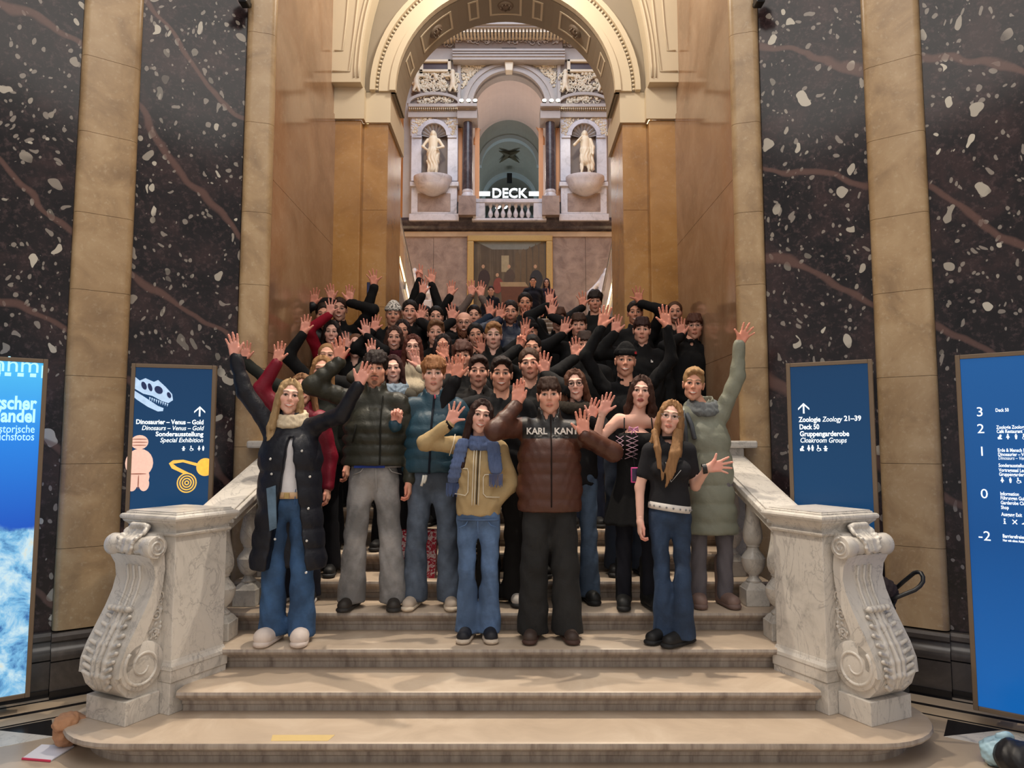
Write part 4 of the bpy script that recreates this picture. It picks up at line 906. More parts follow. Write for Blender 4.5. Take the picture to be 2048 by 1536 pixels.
def arrow(r, Mx, x, z, k):
    mb = MB(); Q = Mx @ Matrix.Translation((x, .008, z)) @ Matrix.Rotation(pi / 2, 4, 'X') @ Matrix.Scale(k, 4)
    mb.prism([(-.07, 0), (.07, 0), (.07, .8), (-.07, .8)], -.02, .02, Q); mb.prism([(0, 1), (.5, .5), (.5, .33), (0, .82), (-.5, .33), (-.5, .5)], -.02, .02, Q); mb.build('arrow', ink, r)
# left inner sign
zf = lambda py, Y: W(1024, py, Y).z
sA, sB = W(263, 726, 5.05), W(433, 731, 5.216)
r, Mx, wd, h = sign('exhibition_sign', 'dark blue backlit exhibition sign with skull, figurine and gold spirals', (sA.x, 5.05), (sB.x, 5.216), .1, 2.36, blue)
zz = lambda py: h - (py - 728) / 273 
for s_, py, it, b, ft in (('Dinosaurier – Venus – Gold', 848, 0, .0012, .449), ('Dinosaurs – Venus – Gold', 860, 1, .0004, .415), ('Sonderausstellung', 872, 0, .0012, .32), ('Special Exhibition', 884, 1, .0004, .288)): txt(r, Mx, s_, wd - .075, zz(py), .047, 'RIGHT', b, it, fit=ft)
arrow(r, Mx, wd - .105, zz(832), .075)
for kd, x in (('child', .205), ('wheel', .152), ('woman', .1), ('man', .072)): icon(r, Mx, kd, wd - x, zz(901), .036)
bone = plain('pale_bone_print', (176, 204, 240), .5, .25, 40, emit=.7); hole = plain('dark_blue_print', (26, 44, 92), .5, .1, emit=.3)
def fl_(pts, mat, nm, d=.009, o=(0, 0), k=1.0): return MB().prism([(o[0] + x * k, o[1] + z * k) for x, z in pts], -.0025, .0025, Mx @ Matrix.Translation((0, d, 0)) @ Matrix.Rotation(pi / 2, 4, 'X')).build(nm, mat, r)
px2 = lambda x, y: ((x - 263) / 170 * wd, zz(y))
fl_([px2(*p) for p in ((267, 752), (280, 762), (291, 757), (308, 764), (316, 760), (332, 774), (345, 788), (347, 800), (338, 806), (325, 802), (306, 792), (288, 788), (267, 776))], bone, 'skull_print'); fl_([px2(*p) for p in ((267, 780), (290, 794), (318, 812), (329, 816), (328, 822), (318, 823), (298, 814), (276, 800), (267, 792))], bone, 'jaw_print')
for cx, cy, rx, ry in ((289, 772, 5, 8), (301, 775, 4, 8), (318, 780, 8, 8), (339, 790, 4, 6)): fl_([px2(cx + rx * math.cos(t) - ry * .3 * math.sin(t), cy - ry * math.sin(t)) for t in [2 * pi * i / 14 for i in range(14)]], hole, 'skull_opening', .006)
for i in range(9): fl_([px2(300 + i * 4.4, 794 + i * 1.6), px2(303 + i * 4.4, 795 + i * 1.6), px2(301 + i * 4.4, 802 + i * 1.4)], bone, 'tooth_print', .007)
st1 = plain('pink_stone_print', (232, 190, 172), .5, .12, 60, emit=.75); st2 = plain('brown_line_print', (150, 92, 74), .5, .1, emit=.4)
el = lambda cx, cy, rx, ry, m_, nm, d: fl_([px2(cx + rx * math.cos(t), cy - ry * math.sin(t)) for t in [2 * pi * i / 20 for i in range(20)]], m_, nm, d)
for cx, cy, rx, ry, d in ((285, 884, 17, 14, .008), (286, 925, 27, 28, .0085), (285, 952, 22, 20, .008), (274, 966, 10, 14, .0078), (297, 966, 10, 14, .0077)): el(cx, cy, rx, ry, st1, 'figurine_print', d)
for cx, cy, rx, ry in ((285, 878, 15, .8), (285, 884, 16, .8), (285, 890, 14, .8), (284, 946, 17, 1), (286, 962, 1, 14)): el(cx, cy, rx, ry, st2, 'figurine_line', .0055)
gd = plain('gold_print', (240, 190, 84), .4, .2, 30, emit=.7)
for cx, cy, rr in ((381, 965, 20), (417, 934, 18)):
    for q in range(4):
        R_ = rr * (1 - q * .25); pts = [(cx + R_ * math.cos(t), cy - R_ * math.sin(t)) for t in [2 * pi * i / 28 for i in range(29)]]; pin = [(cx + (R_ - 2.6) * math.cos(t), cy - (R_ - 2.6) * math.sin(t)) for t in [2 * pi * i / 28 for i in range(29)]]
        pts = [(min(x, 428), y) for x, y in pts]; pin = [(min(x, 428), y) for x, y in pin]
        fl_([px2(*p) for p in pts + pin[::-1]], gd, 'gold_spiral', .008)
fl_([px2(*p) for p in ((400, 926), (372, 919), (352, 920), (344, 926), (350, 936), (376, 948), (386, 946), (360, 933), (352, 927), (372, 924), (400, 932))], gd, 'gold_band')
# right inner sign
sA, sB = W(1571.4, 726.5, 5.07), W(1743.7, 717.5, 4.79)
r, Mx, wd, h = sign('direction_sign', 'dark blue backlit direction sign with arrow behind the right newel pedestal', (sA.x, 5.07), (sB.x, 4.79), .1, 2.36, blue)
zz = lambda py: h - (py - 722) / 284
arrow(r, Mx, .11, zz(826), .075)
txt(r, Mx, 'Zoologie', .075, zz(843), .05, bold=.0012, fit=.145); txt(r, Mx, 'Zoology', .23, zz(843), .05, it=1, bold=.0004, fit=.13); txt(r, Mx, '21–39', .37, zz(842), .05, bold=.0012, fit=.107)
txt(r, Mx, 'Deck 50', .077, zz(858), .05, bold=.0012, fit=.13); txt(r, Mx, 'Gruppengarderobe', .078, zz(872), .05, bold=.0012, fit=.32); txt(r, Mx, 'Cloakroom Groups', .078, zz(885), .05, it=1, bold=.0004, fit=.30)
for kd, x in (('seat', .09), ('woman', .135), ('man', .16), ('wheel', .2), ('child', .245)): icon(r, Mx, kd, x, zz(902), .042)
# left outer sign (poster), cut by the frame of the photograph
pR = W(97, 718, 4.81); dr = Vector((-.82, -.572)); A = (pR.x + dr.x * .75, 4.81 + dr.y * .75)
r, Mx, wd, h = sign('glacier_poster', 'bright blue backlit glacier poster at the far left', A, (pR.x, 4.81), .1, 2.36, glac)
zz = lambda py: h - (py - 719) / 290
cy = plain('pale_cyan_letters', (170, 226, 250), .5, 0, emit=.9)
for s_, py, sz, b in (('Gletscher', 820, .125, .004), ('im Wandel', 845, .125, .004), ('Historische', 866, .075, .0005), ('Vergleichsfotos', 881, .075, .0005)): txt(r, Mx, s_, wd - .055, zz(py), sz, 'RIGHT', b, 0, mat=cy, xs=.72)
txt(r, Mx, 'nhm', wd - .045, zz(747), .15, 'RIGHT', 0, mat=cy); txt(r, Mx, 'naturhistorisches', wd - .26, zz(748), .028, 'RIGHT', 0, mat=cy); txt(r, Mx, 'museum wien', wd - .26, zz(753), .028, 'RIGHT', 0, mat=cy)
for i in range(3): fl_([(wd - .24 + i * .07, zz(756)), (wd - .205 + i * .07, zz(756)), (wd - .205 + i * .07, zz(749)), (wd - .24 + i * .07, zz(749))], cy, 'logo_square')
for x in (wd - .268, wd - .032): fl_([(x - .004, zz(757)), (x + .004, zz(757)), (x + .004, zz(732)), (x - .004, zz(732))], cy, 'logo_bracket')
# right outer sign
pL = W(1909, 710, 4.586); dr = Vector((.77, -.638)); Bq = (pL.x + dr.x * .75, 4.586 + dr.y * .75)
r, Mx, wd, h = sign('floor_directory', 'bright blue backlit floor directory with numbered levels at the far right', (pL.x, 4.586), Bq, .1, 2.36, blue2)
zz = lambda py: h - (py - 709) / 304
for s_, py in (('3', 832), ('2', 865), ('1', 909), ('0', 991)): txt(r, Mx, s_, .10, zz(py), .085, bold=0)
txt(r, Mx, '-2', .075, zz(1072), .085)
for s_, py, sz in (('Deck 50', 824, .036), ('Zoologie Zoology 21–39', 857, .036), ('Café Restaurant', 865, .036), ('Erde & Mensch Earth & Mankind', 901, .036), ('Dinosaurier – Venus – Gold', 909, .036), ('Sonderausstellung Special Exhibition', 930, .036), ('Vortragssaal Lecture Hall', 939, .036), ('Gruppengarderobe Cloakroom Groups', 947, .036), ('Information', 984, .036), ('Führungen Guided Tours', 992, .036), ('Garderobe Cloakroom', 1001, .036), ('Shop', 1010, .036), ('Ausgang Exit', 1023, .036), ('Barrierefreier Ausgang', 1064, .036), ('Nur mit ohne Assistenz', 1071, .024)): txt(r, Mx, s_, .205, zz(py), sz * .86, bold=.0006, xs=.66)
txt(r, Mx, 'Dinosaurs – Venus – Gold', .205, zz(916), .031, it=1, xs=.66)
for py, ks in ((877, ('seat', 'woman', 'man', 'wheel', 'child')), (960, ('woman', 'man', 'wheel', 'child')), (1038, ('info', 'cross', 'hanger', 'pram', 'bag', 'seat'))):
    for i, kd in enumerate(ks): icon(r, Mx, kd, .22 + i * (.052 if py > 1000 else .042), zz(py), .034)
# ------------------------------------------------------------------ things on the floor
def crumple(name, cen, rad, seed, amp, cell, mat, root, extra=None):
    f = SDF(cell, .03); f.ell(cen, rad)
    if extra: extra(f)
    rd = np.random.RandomState(seed); fr = rd.normal(size=(7, 3)); ph = rd.uniform(0, 6, 7)
    V, Q = f.solve(lambda p: amp * sum(np.abs(np.sin(p @ (fr[i] * (14 + 9 * i)) + ph[i])) / (1 + .45 * i) for i in range(7)) - amp * 1.6)
    V[:, 2] = np.maximum(V[:, 2], .003); return link(name, np_mesh(name, V, Q), mat, root)
p = W(132, 1478, 4.28); r = empty('crumpled_bag', (p.x, p.y, 0), 'crumpled tan cloth bag on the floor by the left end of the first step', 'bag')
crumple('bag_body', (p.x, p.y + .05, .085), (.1, .13, .1), 3, .012, .008, plain('tan_fleece', (186, 138, 104), .9, .15, 60, .3), r); crumple('bag_flap', (p.x + .01, p.y - .02, .15), (.075, .08, .055), 8, .01, .008, plain('tan_fleece', (186, 138, 104)), r)
pa = [W(46, 1489, 4.12), W(103, 1495, 4.09), W(150, 1462, 4.28), W(85, 1462, 4.3)]
r = empty('paper_folder', (pa[0].x + .1, 4.2, 0), 'white folder with a pink edge lying on the floor beside the tan bag', 'folder')
pq = [(q.x, q.y) for q in pa]; MB().prism(pq, .002, .009).build('pages', plain('white_paper', (226, 226, 236), .6, .03), r); MB().prism([(pq[0][0], pq[0][1] - .006), (pq[1][0], pq[1][1] - .006), (pq[1][0], pq[1][1] + .004), (pq[0][0], pq[0][1] + .004)], .002, .0105).build('cover_edge', plain('pink_card', (214, 60, 96), .5), r)
p = W(2000, 1500, 4.05); r = empty('plastic_bag', (p.x, p.y, 0), 'pale blue plastic bag slumped on the floor at the right', 'bag')
crumple('bag_body', (p.x, p.y, .07), (.11, .1, .09), 5, .012, .008, plain('pale_blue_plastic', (170, 204, 220), .25, .15, 25), r); crumple('bag_handle', (p.x + .03, p.y, .15), (.06, .03, .04), 6, .008, .008, plain('pale_blue_plastic', (170, 204, 220)), r)
p = W(2040, 1505, 3.92); r = empty('backpack', (p.x, p.y, 0), 'black backpack lying on the floor at the right edge', 'bag')
crumple('backpack_body', (p.x, p.y, .09), (.13, .13, .1), 7, .008, .009, plain('black_nylon', (22, 22, 26), .5, .2, 40), r); MB().tube([(p.x - .16, p.y - .05, .05), (p.x - .2, p.y - .1, .02), (p.x - .12, p.y - .15, .012), (p.x - .04, p.y - .13, .03)], .014, 8).build('strap', plain('black_nylon', (22, 22, 26)), r, smooth=True)
p = W(2008, 1530, 3.75); r = empty('plastic_bottle', (p.x, p.y, 0), 'small white bottle lying on the floor in front of the plastic bag', 'bottle')
X4 = Matrix.Translation((p.x - .05, p.y, .034)) @ Matrix.Rotation(pi / 2, 4, 'Y') @ Matrix.Rotation(.4, 4, 'X'); MB().lathe([(.028, 0), (.032, .01), (.032, .09), (.028, .11), (.013, .13), (.013, .14)], 18, X4).build('bottle_body', plain('white_plastic', (222, 228, 232), .35), r, smooth='auto'); MB().lathe([(.015, .14), (.015, .16)], 14, X4).build('bottle_cap', plain('blue_plastic', (60, 110, 170), .4), r, smooth='auto')
# stroller behind the right pedestal
r = empty('stroller', (2.42, 4.6, RS), 'black stroller with looped handle behind the right newel pedestal', 'stroller')
q0 = W(1762, 1182, 4.6); blk = plain('stroller_fabric', (40, 28, 34), .8, .15, 60)
f = SDF(.012, .03); f.ell((q0.x, 4.62, q0.z - .01), (.11, .1, .1)); f.box((q0.x - .03, 4.62, q0.z - .18), (.09, .1, .12), .04); V, Q = f.solve(lambda p: .006 * np.sin((p[:, 0] - p[:, 2]) * 130)); link('canopy', np_mesh('canopy', V, Q), blk, r)
hp_ = [W(1782, 1200, 4.52), W(1800, 1192, 4.51), W(1830, 1180, 4.5), W(1840, 1172, 4.5), W(1846, 1163, 4.5), W(1846, 1154, 4.51), W(1842, 1146, 4.53), W(1835, 1144, 4.56), W(1828, 1146, 4.58), W(1806, 1164, 4.63), W(1786, 1182, 4.66)]
MB().tube(hp_, .013, 10).build('handle', M['iron'], r, smooth=True)
for y in (4.53, 4.7):
    MB().tube([(q0.x + .04, y, q0.z - .05), (q0.x - .1, y, .3), (q0.x - .12, y, .25)], .012, 8).build('frame_leg', M['iron'], r, smooth=True)
    for x in (q0.x - .2, q0.x + .02):
        wl = MB().lathe([(.06, -.018), (.085, -.018), (.09, -.01), (.09, .01), (.085, .018), (.06, .018)], 22, Matrix.Translation((x, y, RS + .091)) @ Matrix.Rotation(pi / 2, 4, 'X')).build('wheel', M['iron'], r, smooth='auto'); MB().lathe([(.0, -.012), (.055, -.012), (.055, .012), (0, .012)], 16, Matrix.Translation((x, y, RS + .091)) @ Matrix.Rotation(pi / 2, 4, 'X')).build('hub', M['steel'], wl)
    MB().tube([(q0.x - .2, y, RS + .091), (q0.x + .02, y, RS + .1), (q0.x + .03, y, q0.z - .1)], .01, 8).build('frame_bar', M['iron'], r, smooth=True)
# ------------------------------------------------------------------ people: templates
def _ellmask(V, c, r, soft=.25):
    d = np.sqrt((((V - np.array(c)) / np.array(r)) ** 2).sum(-1)); return np.clip((1 + soft - d) / soft, 0, 1)
HEADS = {}
def head_template(sex, smile, lod):
    key = (sex, smile, lod)
    if key in HEADS: return HEADS[key]
    fe = sex == 'f'; f = SDF((.0050, .0080)[lod], .02); jw = .9 if fe else 1.0
    f.ell((0, .014, .036), (.076, .096, .084)); f.ell((0, -.026, -.028), (.063 * (.96 if fe else 1), .067, .082)); f.cone((-.034 * jw, -.02, -.066), (0, -.060, -.094), .028, .021, k=.02); f.cone((.034 * jw, -.02, -.066), (0, -.060, -.094), .028, .021, k=.02)
    for s in (-1, 1):
        f.ell((s * .043, -.058, -.012), (.024, .024, .022), k=.02)
        f.cone((s * .012, -.088, .036), (s * .045, -.07, .038), .0105, .009, k=.016)
        f.ell((s * .031, -.104, .015), (.019, .02, .0125), k=.012, mode='-')
        f.ell((s * .031, -.0755, .0145), (.0155, .0135, .0125), k=.004)
        f.cone((s * .017, -.088, .0235), (s * .044, -.077, .0215), .0052, .0048, k=.006)
        R = rotm(0, .2, s * .15); f.ell((s * .078, .014, -.004), (.0085, .02, .032), R, k=.008); f.ell((s * .083, .008, -.002), (.006, .011, .02), R, k=.004, mode='-')
    f.cone((0, -.088, .03), (0, -.108, -.016), .0075, .011, k=.012); f.ell((-.0105, -.098, -.022), (.0085, .009, .0075), k=.006); f.ell((.0105, -.098, -.022), (.0085, .009, .0075), k=.006)
    w_ = .0285 if smile else .0225; up = .0065 if smile else .001
    for s in (-1, 1):
        f.cone((0, -.0955, -.0525), (s * w_, -.083, -.056 + up), .0068, .0042, k=.006); f.cone((0, -.0945, -.0665 if smile else -.064), (s * w_ * .9, -.083, -.0585 + up * .7), .0075, .0042, k=.006)
    if not smile: pass
    V, Q = f.solve(); front = V[:, 1] < -.05
    x, y, z = V[:, 0], V[:, 1], V[:, 2]; ax = np.abs(x); m = {}
    par = up * (ax / w_) ** 2; zc = -.0585 + par
    m['lip'] = front * np.clip(1.3 - np.sqrt((ax / (w_ * 1.02)) ** 4 + ((z - zc) / .0125) ** 2), 0, 1) * 2
    m['teeth'] = front * (np.clip(1.25 - np.sqrt((ax / (w_ * .85)) ** 4 + ((z - zc - .0008) / .0034) ** 2), 0, 1) * 2.4 if smile else 0 * x)
    m['mouth'] = front * (0 * x if smile else np.clip(1.2 - np.sqrt((ax / (w_ * .85)) ** 4 + ((z - zc) / .0026) ** 2), 0, 1) * 3)
    ex = ax - .031
    m['eye'] = front * np.clip(1.25 - np.sqrt((ex / .0152) ** 2 + ((z - .0125) / (.0068 if not smile else .006)) ** 2), 0, 1) * 3
    m['iris'] = front * np.clip(1.35 - np.sqrt((ex / .0068) ** 2 + ((z - .013) / .007) ** 2), 0, 1) * 4
    m['lash'] = front * np.clip(1.3 - np.sqrt((ex / .0165) ** 2 + ((z - .0195 + 22 * ex ** 2) / .0034) ** 2), 0, 1) * 3
    m['brow'] = front * np.clip(1.25 - np.sqrt(((ex - .002) / .0215) ** 4 + ((z - .0405 + 9 * ex ** 2) / (.0042 if fe else .0056)) ** 2), 0, 1) * 3
    m['cheek'] = front * np.exp(-((ax - .042) / .02) ** 2 - ((z + .02) / .022) ** 2); m['nose'] = front * np.exp(-(ax / .016) ** 2 - ((z + .018) / .014) ** 2)
    m['beard'] = np.clip((-.03 - z) / .03, 0, 1) * (y < .01) * np.clip(1.6 - m['lip'], 0, 1)
    m['stache'] = front * np.clip(1.3 - np.sqrt((ax / .028) ** 4 + ((z + .041 + ax * .25) / .0075) ** 2), 0, 1) * 3
    m['goatee'] = front * np.clip(1.3 - np.sqrt((ax / .02) ** 2 + ((z + .088) / .017) ** 2), 0, 1) * 2
    m['socket'] = front * np.exp(-(ex / .02) ** 2 - ((z - .012) / .014) ** 2)
    HEADS[key] = (V, Q, {k: np.clip(v, 0, 1)[:, None] for k, v in m.items()})
    return HEADS[key]
HANDS = {}
def hand_template(pose, lod):
    key = (pose, lod)
    if key in HANDS: return HANDS[key]
    f = SDF((.0044, .0062)[lod], .009)
    sp, curl = {'open': (1.0, .12), 'wide': (1.9, .05), 'closed': (.25, .12), 'relaxed': (.4, .75), 'fist': (.2, 1.75), 'peace': (1.6, .1)}[pose]
    f.cone((0, 0, -.014), (0, 0, .012), .0245, .0255, (1, 0, 0), 1.08); 
    kn = [(.029, .086), (.010, .092), (-.010, .088), (-.028, .078)]; ln = [.070, .078, .072, .056]; rd = [.0092, .0095, .009, .0078]
    for i, (xk, zk) in enumerate(kn):
        f.cone((xk * .55, 0, .012), (xk, 0, zk), .0135, .0118, k=.016)
        a = math.radians([9, 1, -7, -16][i] * sp) * (1 if pose != 'peace' or i < 2 else .2); c = curl if not (pose == 'peace' and i > 1) else 1.7
        d = np.array((math.sin(a), 0, math.cos(a))); p = np.array((xk, 0, zk)); L = ln[i]
        for j, fr in enumerate((.45, .3, .25)):
            th = c * (j + (.5 if c < 1 else 1.0)) * (1.0 if c < 1 else .62)
            dd = np.array((d[0] * math.cos(th), -math.sin(th), d[2] * math.cos(th))); q = p + dd * L * fr
            f.cone(p, q, rd[i] * (1 - .08 * j), rd[i] * (1 - .08 * (j + 1)), k=.005); p = q
    if pose == 'fist' or pose == 'peace': f.cone((.022, -.012, .03), (.034, -.03, .062), .0135, .011, k=.012); f.cone((.034, -.03, .062), (.012, -.042, .078), .0105, .009, k=.006)
    elif pose == 'closed' or pose == 'relaxed': f.cone((.016, -.008, .022), (.042, -.018, .058), .0155, .0115, k=.014); f.cone((.042, -.018, .058), (.050, -.02, .098), .0105, .008, k=.006)
    else: f.cone((.016, -.008, .022), (.046, -.014, .055), .0155, .0115, k=.014); f.cone((.046, -.014, .055), (.072, -.016, .086) if pose == 'open' else (.085, -.016, .075), .0105, .0078, k=.006)
    f.ell((-.02, -.008, .035), (.012, .012, .028), k=.012)
    V, Q = f.solve(); pal = np.clip(-V[:, 1] / .012, 0, 1) * np.clip(V[:, 2] / .03, 0, 1); tip = np.clip((V[:, 2] - .09) / .05, 0, 1)
    HANDS[key] = (V, Q, pal[:, None], tip[:, None]); return HANDS[key]
def solve_ik(S, T, l1, l2, pole):
    d = T - S; D = np.linalg.norm(d); k = 1.0
    if D > .985 * (l1 + l2): k = D / (.985 * (l1 + l2)); l1 *= k; l2 *= k
    D = max(D, abs(l1 - l2) + .02); u = d / np.linalg.norm(d); a = (l1 * l1 - l2 * l2 + D * D) / (2 * D); h = math.sqrt(max(0, l1 * l1 - a * a))
    p = np.array(pole, float); p -= u * (p @ u); p /= np.linalg.norm(p) + 1e-9
    return S + u * a + p * h, k
SKINS = [(226, 172, 150), (216, 160, 136), (206, 148, 122), (190, 132, 104), (232, 184, 166)]
skin_mat = None
def skin_material():
    global skin_mat
    if skin_mat is None:
        g = G('skin'); a = g.n('VertexColor', layer_name='Col') if hasattr(bpy.types, 'ShaderNodeVertexColor') else g.n('Attribute', attribute_name='Col')
        skin_mat = g.out(a.outputs['Color'], .58, spec=.25)
    return skin_mat
def fabric(rgb, style='cloth'):
    key = 'fabric_%s_%d_%d_%d' % ((style,) + tuple(rgb))
    if key in MC: return MC[key]
    g = G(key); v = g.co(); c = lin(rgb)
    if style == 'puffer':
        n = g.noise(v, 9, 4, .6); col = g.mix(n, tuple(x * .8 for x in c), tuple(x * 1.2 for x in c)); m = g.out(col, .46, g.noise(v, 22, 4, .6, .6), .35, .012, spec=.35)
    elif style == 'denim':
        n = g.noise(v, 4, 4, .6); fi = g.noise(g.co((1, 1, 4)), 60, 4, .7); col = g.mix(g.ramp(n, [(.4, 0.0), (.62, 1.0)]), tuple(x * .66 for x in c), tuple(min(1, x * 1.5) for x in c)); col = g.mix(g.math('MULTIPLY', fi, .5), col, tuple(x * .6 for x in c)); m = g.out(col, .85, g.noise(v, 14, 4, .6, .8), .5, .012)
    elif style == 'knit':
        n = g.noise(g.co((1, 1, .3)), 90, 3); col = g.mix(n, tuple(x * .7 for x in c), tuple(min(1, x * 1.3) for x in c)); m = g.out(col, .95, n, .5, .006, spec=.2)
    elif style == 'hair':
        n = g.noise(g.co((1, 1, .12)), 120, 4, .7); n2 = g.noise(v, 14, 2); col = g.mix(n, tuple(x * .4 for x in c), tuple(min(1, x * 1.2) for x in c)); m = g.out(col, .66, g.math('ADD', n, n2), .35, .006, spec=.25)
    else:
        n = g.noise(v, 10, 4, .6); col = g.mix(n, tuple(x * .82 for x in c), tuple(min(1, x * 1.18) for x in c)); m = g.out(col, .85, g.noise(v, 16, 4, .6, .6), .4, .01, spec=.25)
    MC[key] = m; return m
def hair_solve(style, lod, seed=0):
    f = SDF((.0082, .0120)[lod], .018); fr = seed % 7; am = .004
    cap = lambda gx=0, gz=0: f.ell((0, .017, .040 + gz), (.083 + gx, .104 + gx, .090 + gx))
    face = lambda zt=.058, wd=.066, dp=.075: f.ell((0, -.112, zt - .098), (wd, dp, .098), k=.012, mode='-')
    low = lambda z, y=0: f.box((0, -.06 + y, z - .15), (.14, .09, .15), k=.01, mode='-')
    if style in ('short', 'fringe', 'curly', 'quiff', 'slick'):
        cap(.006 if style == 'curly' else .0, .014 if style == 'curly' else .010)
        face(.102, .07, .072); low(-.01 if style != 'slick' else .005, .0); f.box((0, .02, -.13), (.14, .15, .085), k=.01, mode='-'); f.box((0, .0, -.05), (.14, .028, .035), k=.01, mode='-')
        rg = random.Random(seed)
        if style == 'fringe' or style == 'curly':
            for i in range(9):
                x = -.06 + .015 * i; f.cone((x * .7, -.05, .112), (x * 1.08 + rg.uniform(-.008, .008), -.097 + .9 * x * x * 8, .052 + rg.uniform(-.008, .008) + abs(x) * .12), .021, .011, k=.01)
        if style == 'curly':
            for i in range(26):
                a = rg.uniform(0, 6.28); b = rg.uniform(.25, 1.35); f.ell((.082 * math.sin(b) * math.cos(a), .017 + .1 * math.sin(b) * math.sin(a), .045 + .095 * math.cos(b)), (.022, .022, .02), k=.008)
            am = .006
        if style == 'quiff':
            for i in range(7): x = -.05 + .0165 * i; f.cone((x * .9, .0, .122 - 9 * x * x), (x * 1.05 + .012, -.078, .112 - 8 * x * x + rg.uniform(-.006, .006)), .024, .013, k=.014)
    elif style in ('long', 'mid', 'longc'):
        cap(.003, .002); face(.104, .06, .085); f.box((0, -.13, -.1), (.05, .1, .12), k=.012, mode='-')
        end = -.20 if style == 'mid' else -.37
        for s in (-1, 1):
            f.cone((s * .012, -.05, .126), (s * .062, -.05, .06), .010, .012, k=.015); f.cone((s * .064, -.052, .05), (s * .073, -.032, -.05), .015, .019, (0, 1, 0), 1.5, k=.02); f.cone((s * .073, -.012, -.0), (s * .09, -.02 if style != 'mid' else .005, end * .62), .024, .03, (0, 1, 0), 1.7, k=.025)
            f.cone((s * .09, -.02 if style != 'mid' else .005, end * .62), (s * (.082 if style != 'mid' else .085), -.075 if style != 'mid' else -.0, end), .03, .016 if style != 'mid' else .026, (1, 0, 0), 1.25, k=.02)
        f.cone((0, .075, .0), (0, .085, end * .9), .055, .04, (1, 0, 0), 1.7, k=.03); am = .005
    elif style in ('tied', 'bun'):
        cap(-.002, -.002); face(.1, .07, .08); low(-.0); f.box((0, .02, -.13), (.14, .15, .085), k=.01, mode='-'); f.box((0, -.005, -.05), (.14, .03, .035), k=.01, mode='-'); f.ell((0, .12, .02) if style == 'tied' else (0, .085, .125), (.034, .034, .034), k=.02); am = .002
    elif style == 'bald':
        f.ell((0, .03, .03), (.0795, .098, .072)); f.box((0, .0, .13), (.2, .2, .085), k=.01, mode='-'); f.box((0, -.08, .0), (.2, .1, .2), k=.01, mode='-'); f.box((0, 0, -.13), (.2, .2, .085), k=.01, mode='-'); am = .001
    rd = np.random.RandomState(seed + 3); ph = rd.uniform(0, 6, 4)
    def disp(p):
        th = np.arctan2(p[:, 0], -(p[:, 1] - .01)); return am * (np.sin(th * 34 + ph[0] + 25 * p[:, 2]) + .8 * np.sin(th * 61 + ph[1] - 40 * p[:, 2]) + .9 * np.sin(p[:, 0] * 190 + ph[2] + 60 * p[:, 1])) * .5
    return f.solve(disp)
SHOES = {}
def shoe_template(kind, lod):
    if (kind, lod) in SHOES: return SHOES[kind, lod]
    f = SDF((.012, .02)[lod], .02); g = SDF((.012, .018)[lod], .01)
    if kind == 'boot':
        f.cone((0, .03, .32), (0, .03, .06), .062, .058); f.cone((0, .04, .06), (0, -.13, .05), .05, .048, (1, 0, 0), 1.05)
        for x0, x1 in ((.05, -.16),): g.cone((0, .06, .022), (0, -.14, .022), .05, .052, (0, 0, 1), .55)
    elif kind == 'clog':
        f.cone((0, .05, .055), (0, -.13, .06), .05, .062, (0, 0, 1), .95); f.cone((0, .05, .06), (0, .05, .1), .05, .04); g.cone((0, .06, .022), (0, -.14, .022), .052, .06, (0, 0, 1), .5)
    else:
        f.cone((0, .06, .055), (0, -.14, .045), .045, .046, (0, 0, 1), .92); f.cone((0, .045, .06), (0, .04, .115), .047, .042); f.cone((0, .02, .085), (0, -.1, .06), .034, .03); g.cone((0, .07, .02), (0, -.15, .02), .05, .053, (0, 0, 1), .42)
    low = lambda s: s.box((0, 0, -.1), (.3, .4, .1), k=.004, mode='-')
    low(f); low(g); a = f.solve(); b = g.solve(); SHOES[kind, lod] = (a, b); return SHOES[kind, lod]
TOPS = {'puffer': dict(add=.03, sl=(.072, .064, .050), q=(.1, .024), hem=.47, st='puffer'), 'jacket': dict(add=.02, sl=(.068, .060, .047), q=None, hem=.465, st='cloth'),
        'sweater': dict(add=.010, sl=(.058, .050, .040), q=None, hem=.49, st='knit'), 'coat': dict(add=.026, sl=(.070, .062, .048), q=(.17, .020), hem=.255, st='puffer'), 'tee': dict(add=.006, sl=(.056, .05, .04), q=None, hem=.53, st='cloth')}
USED = []
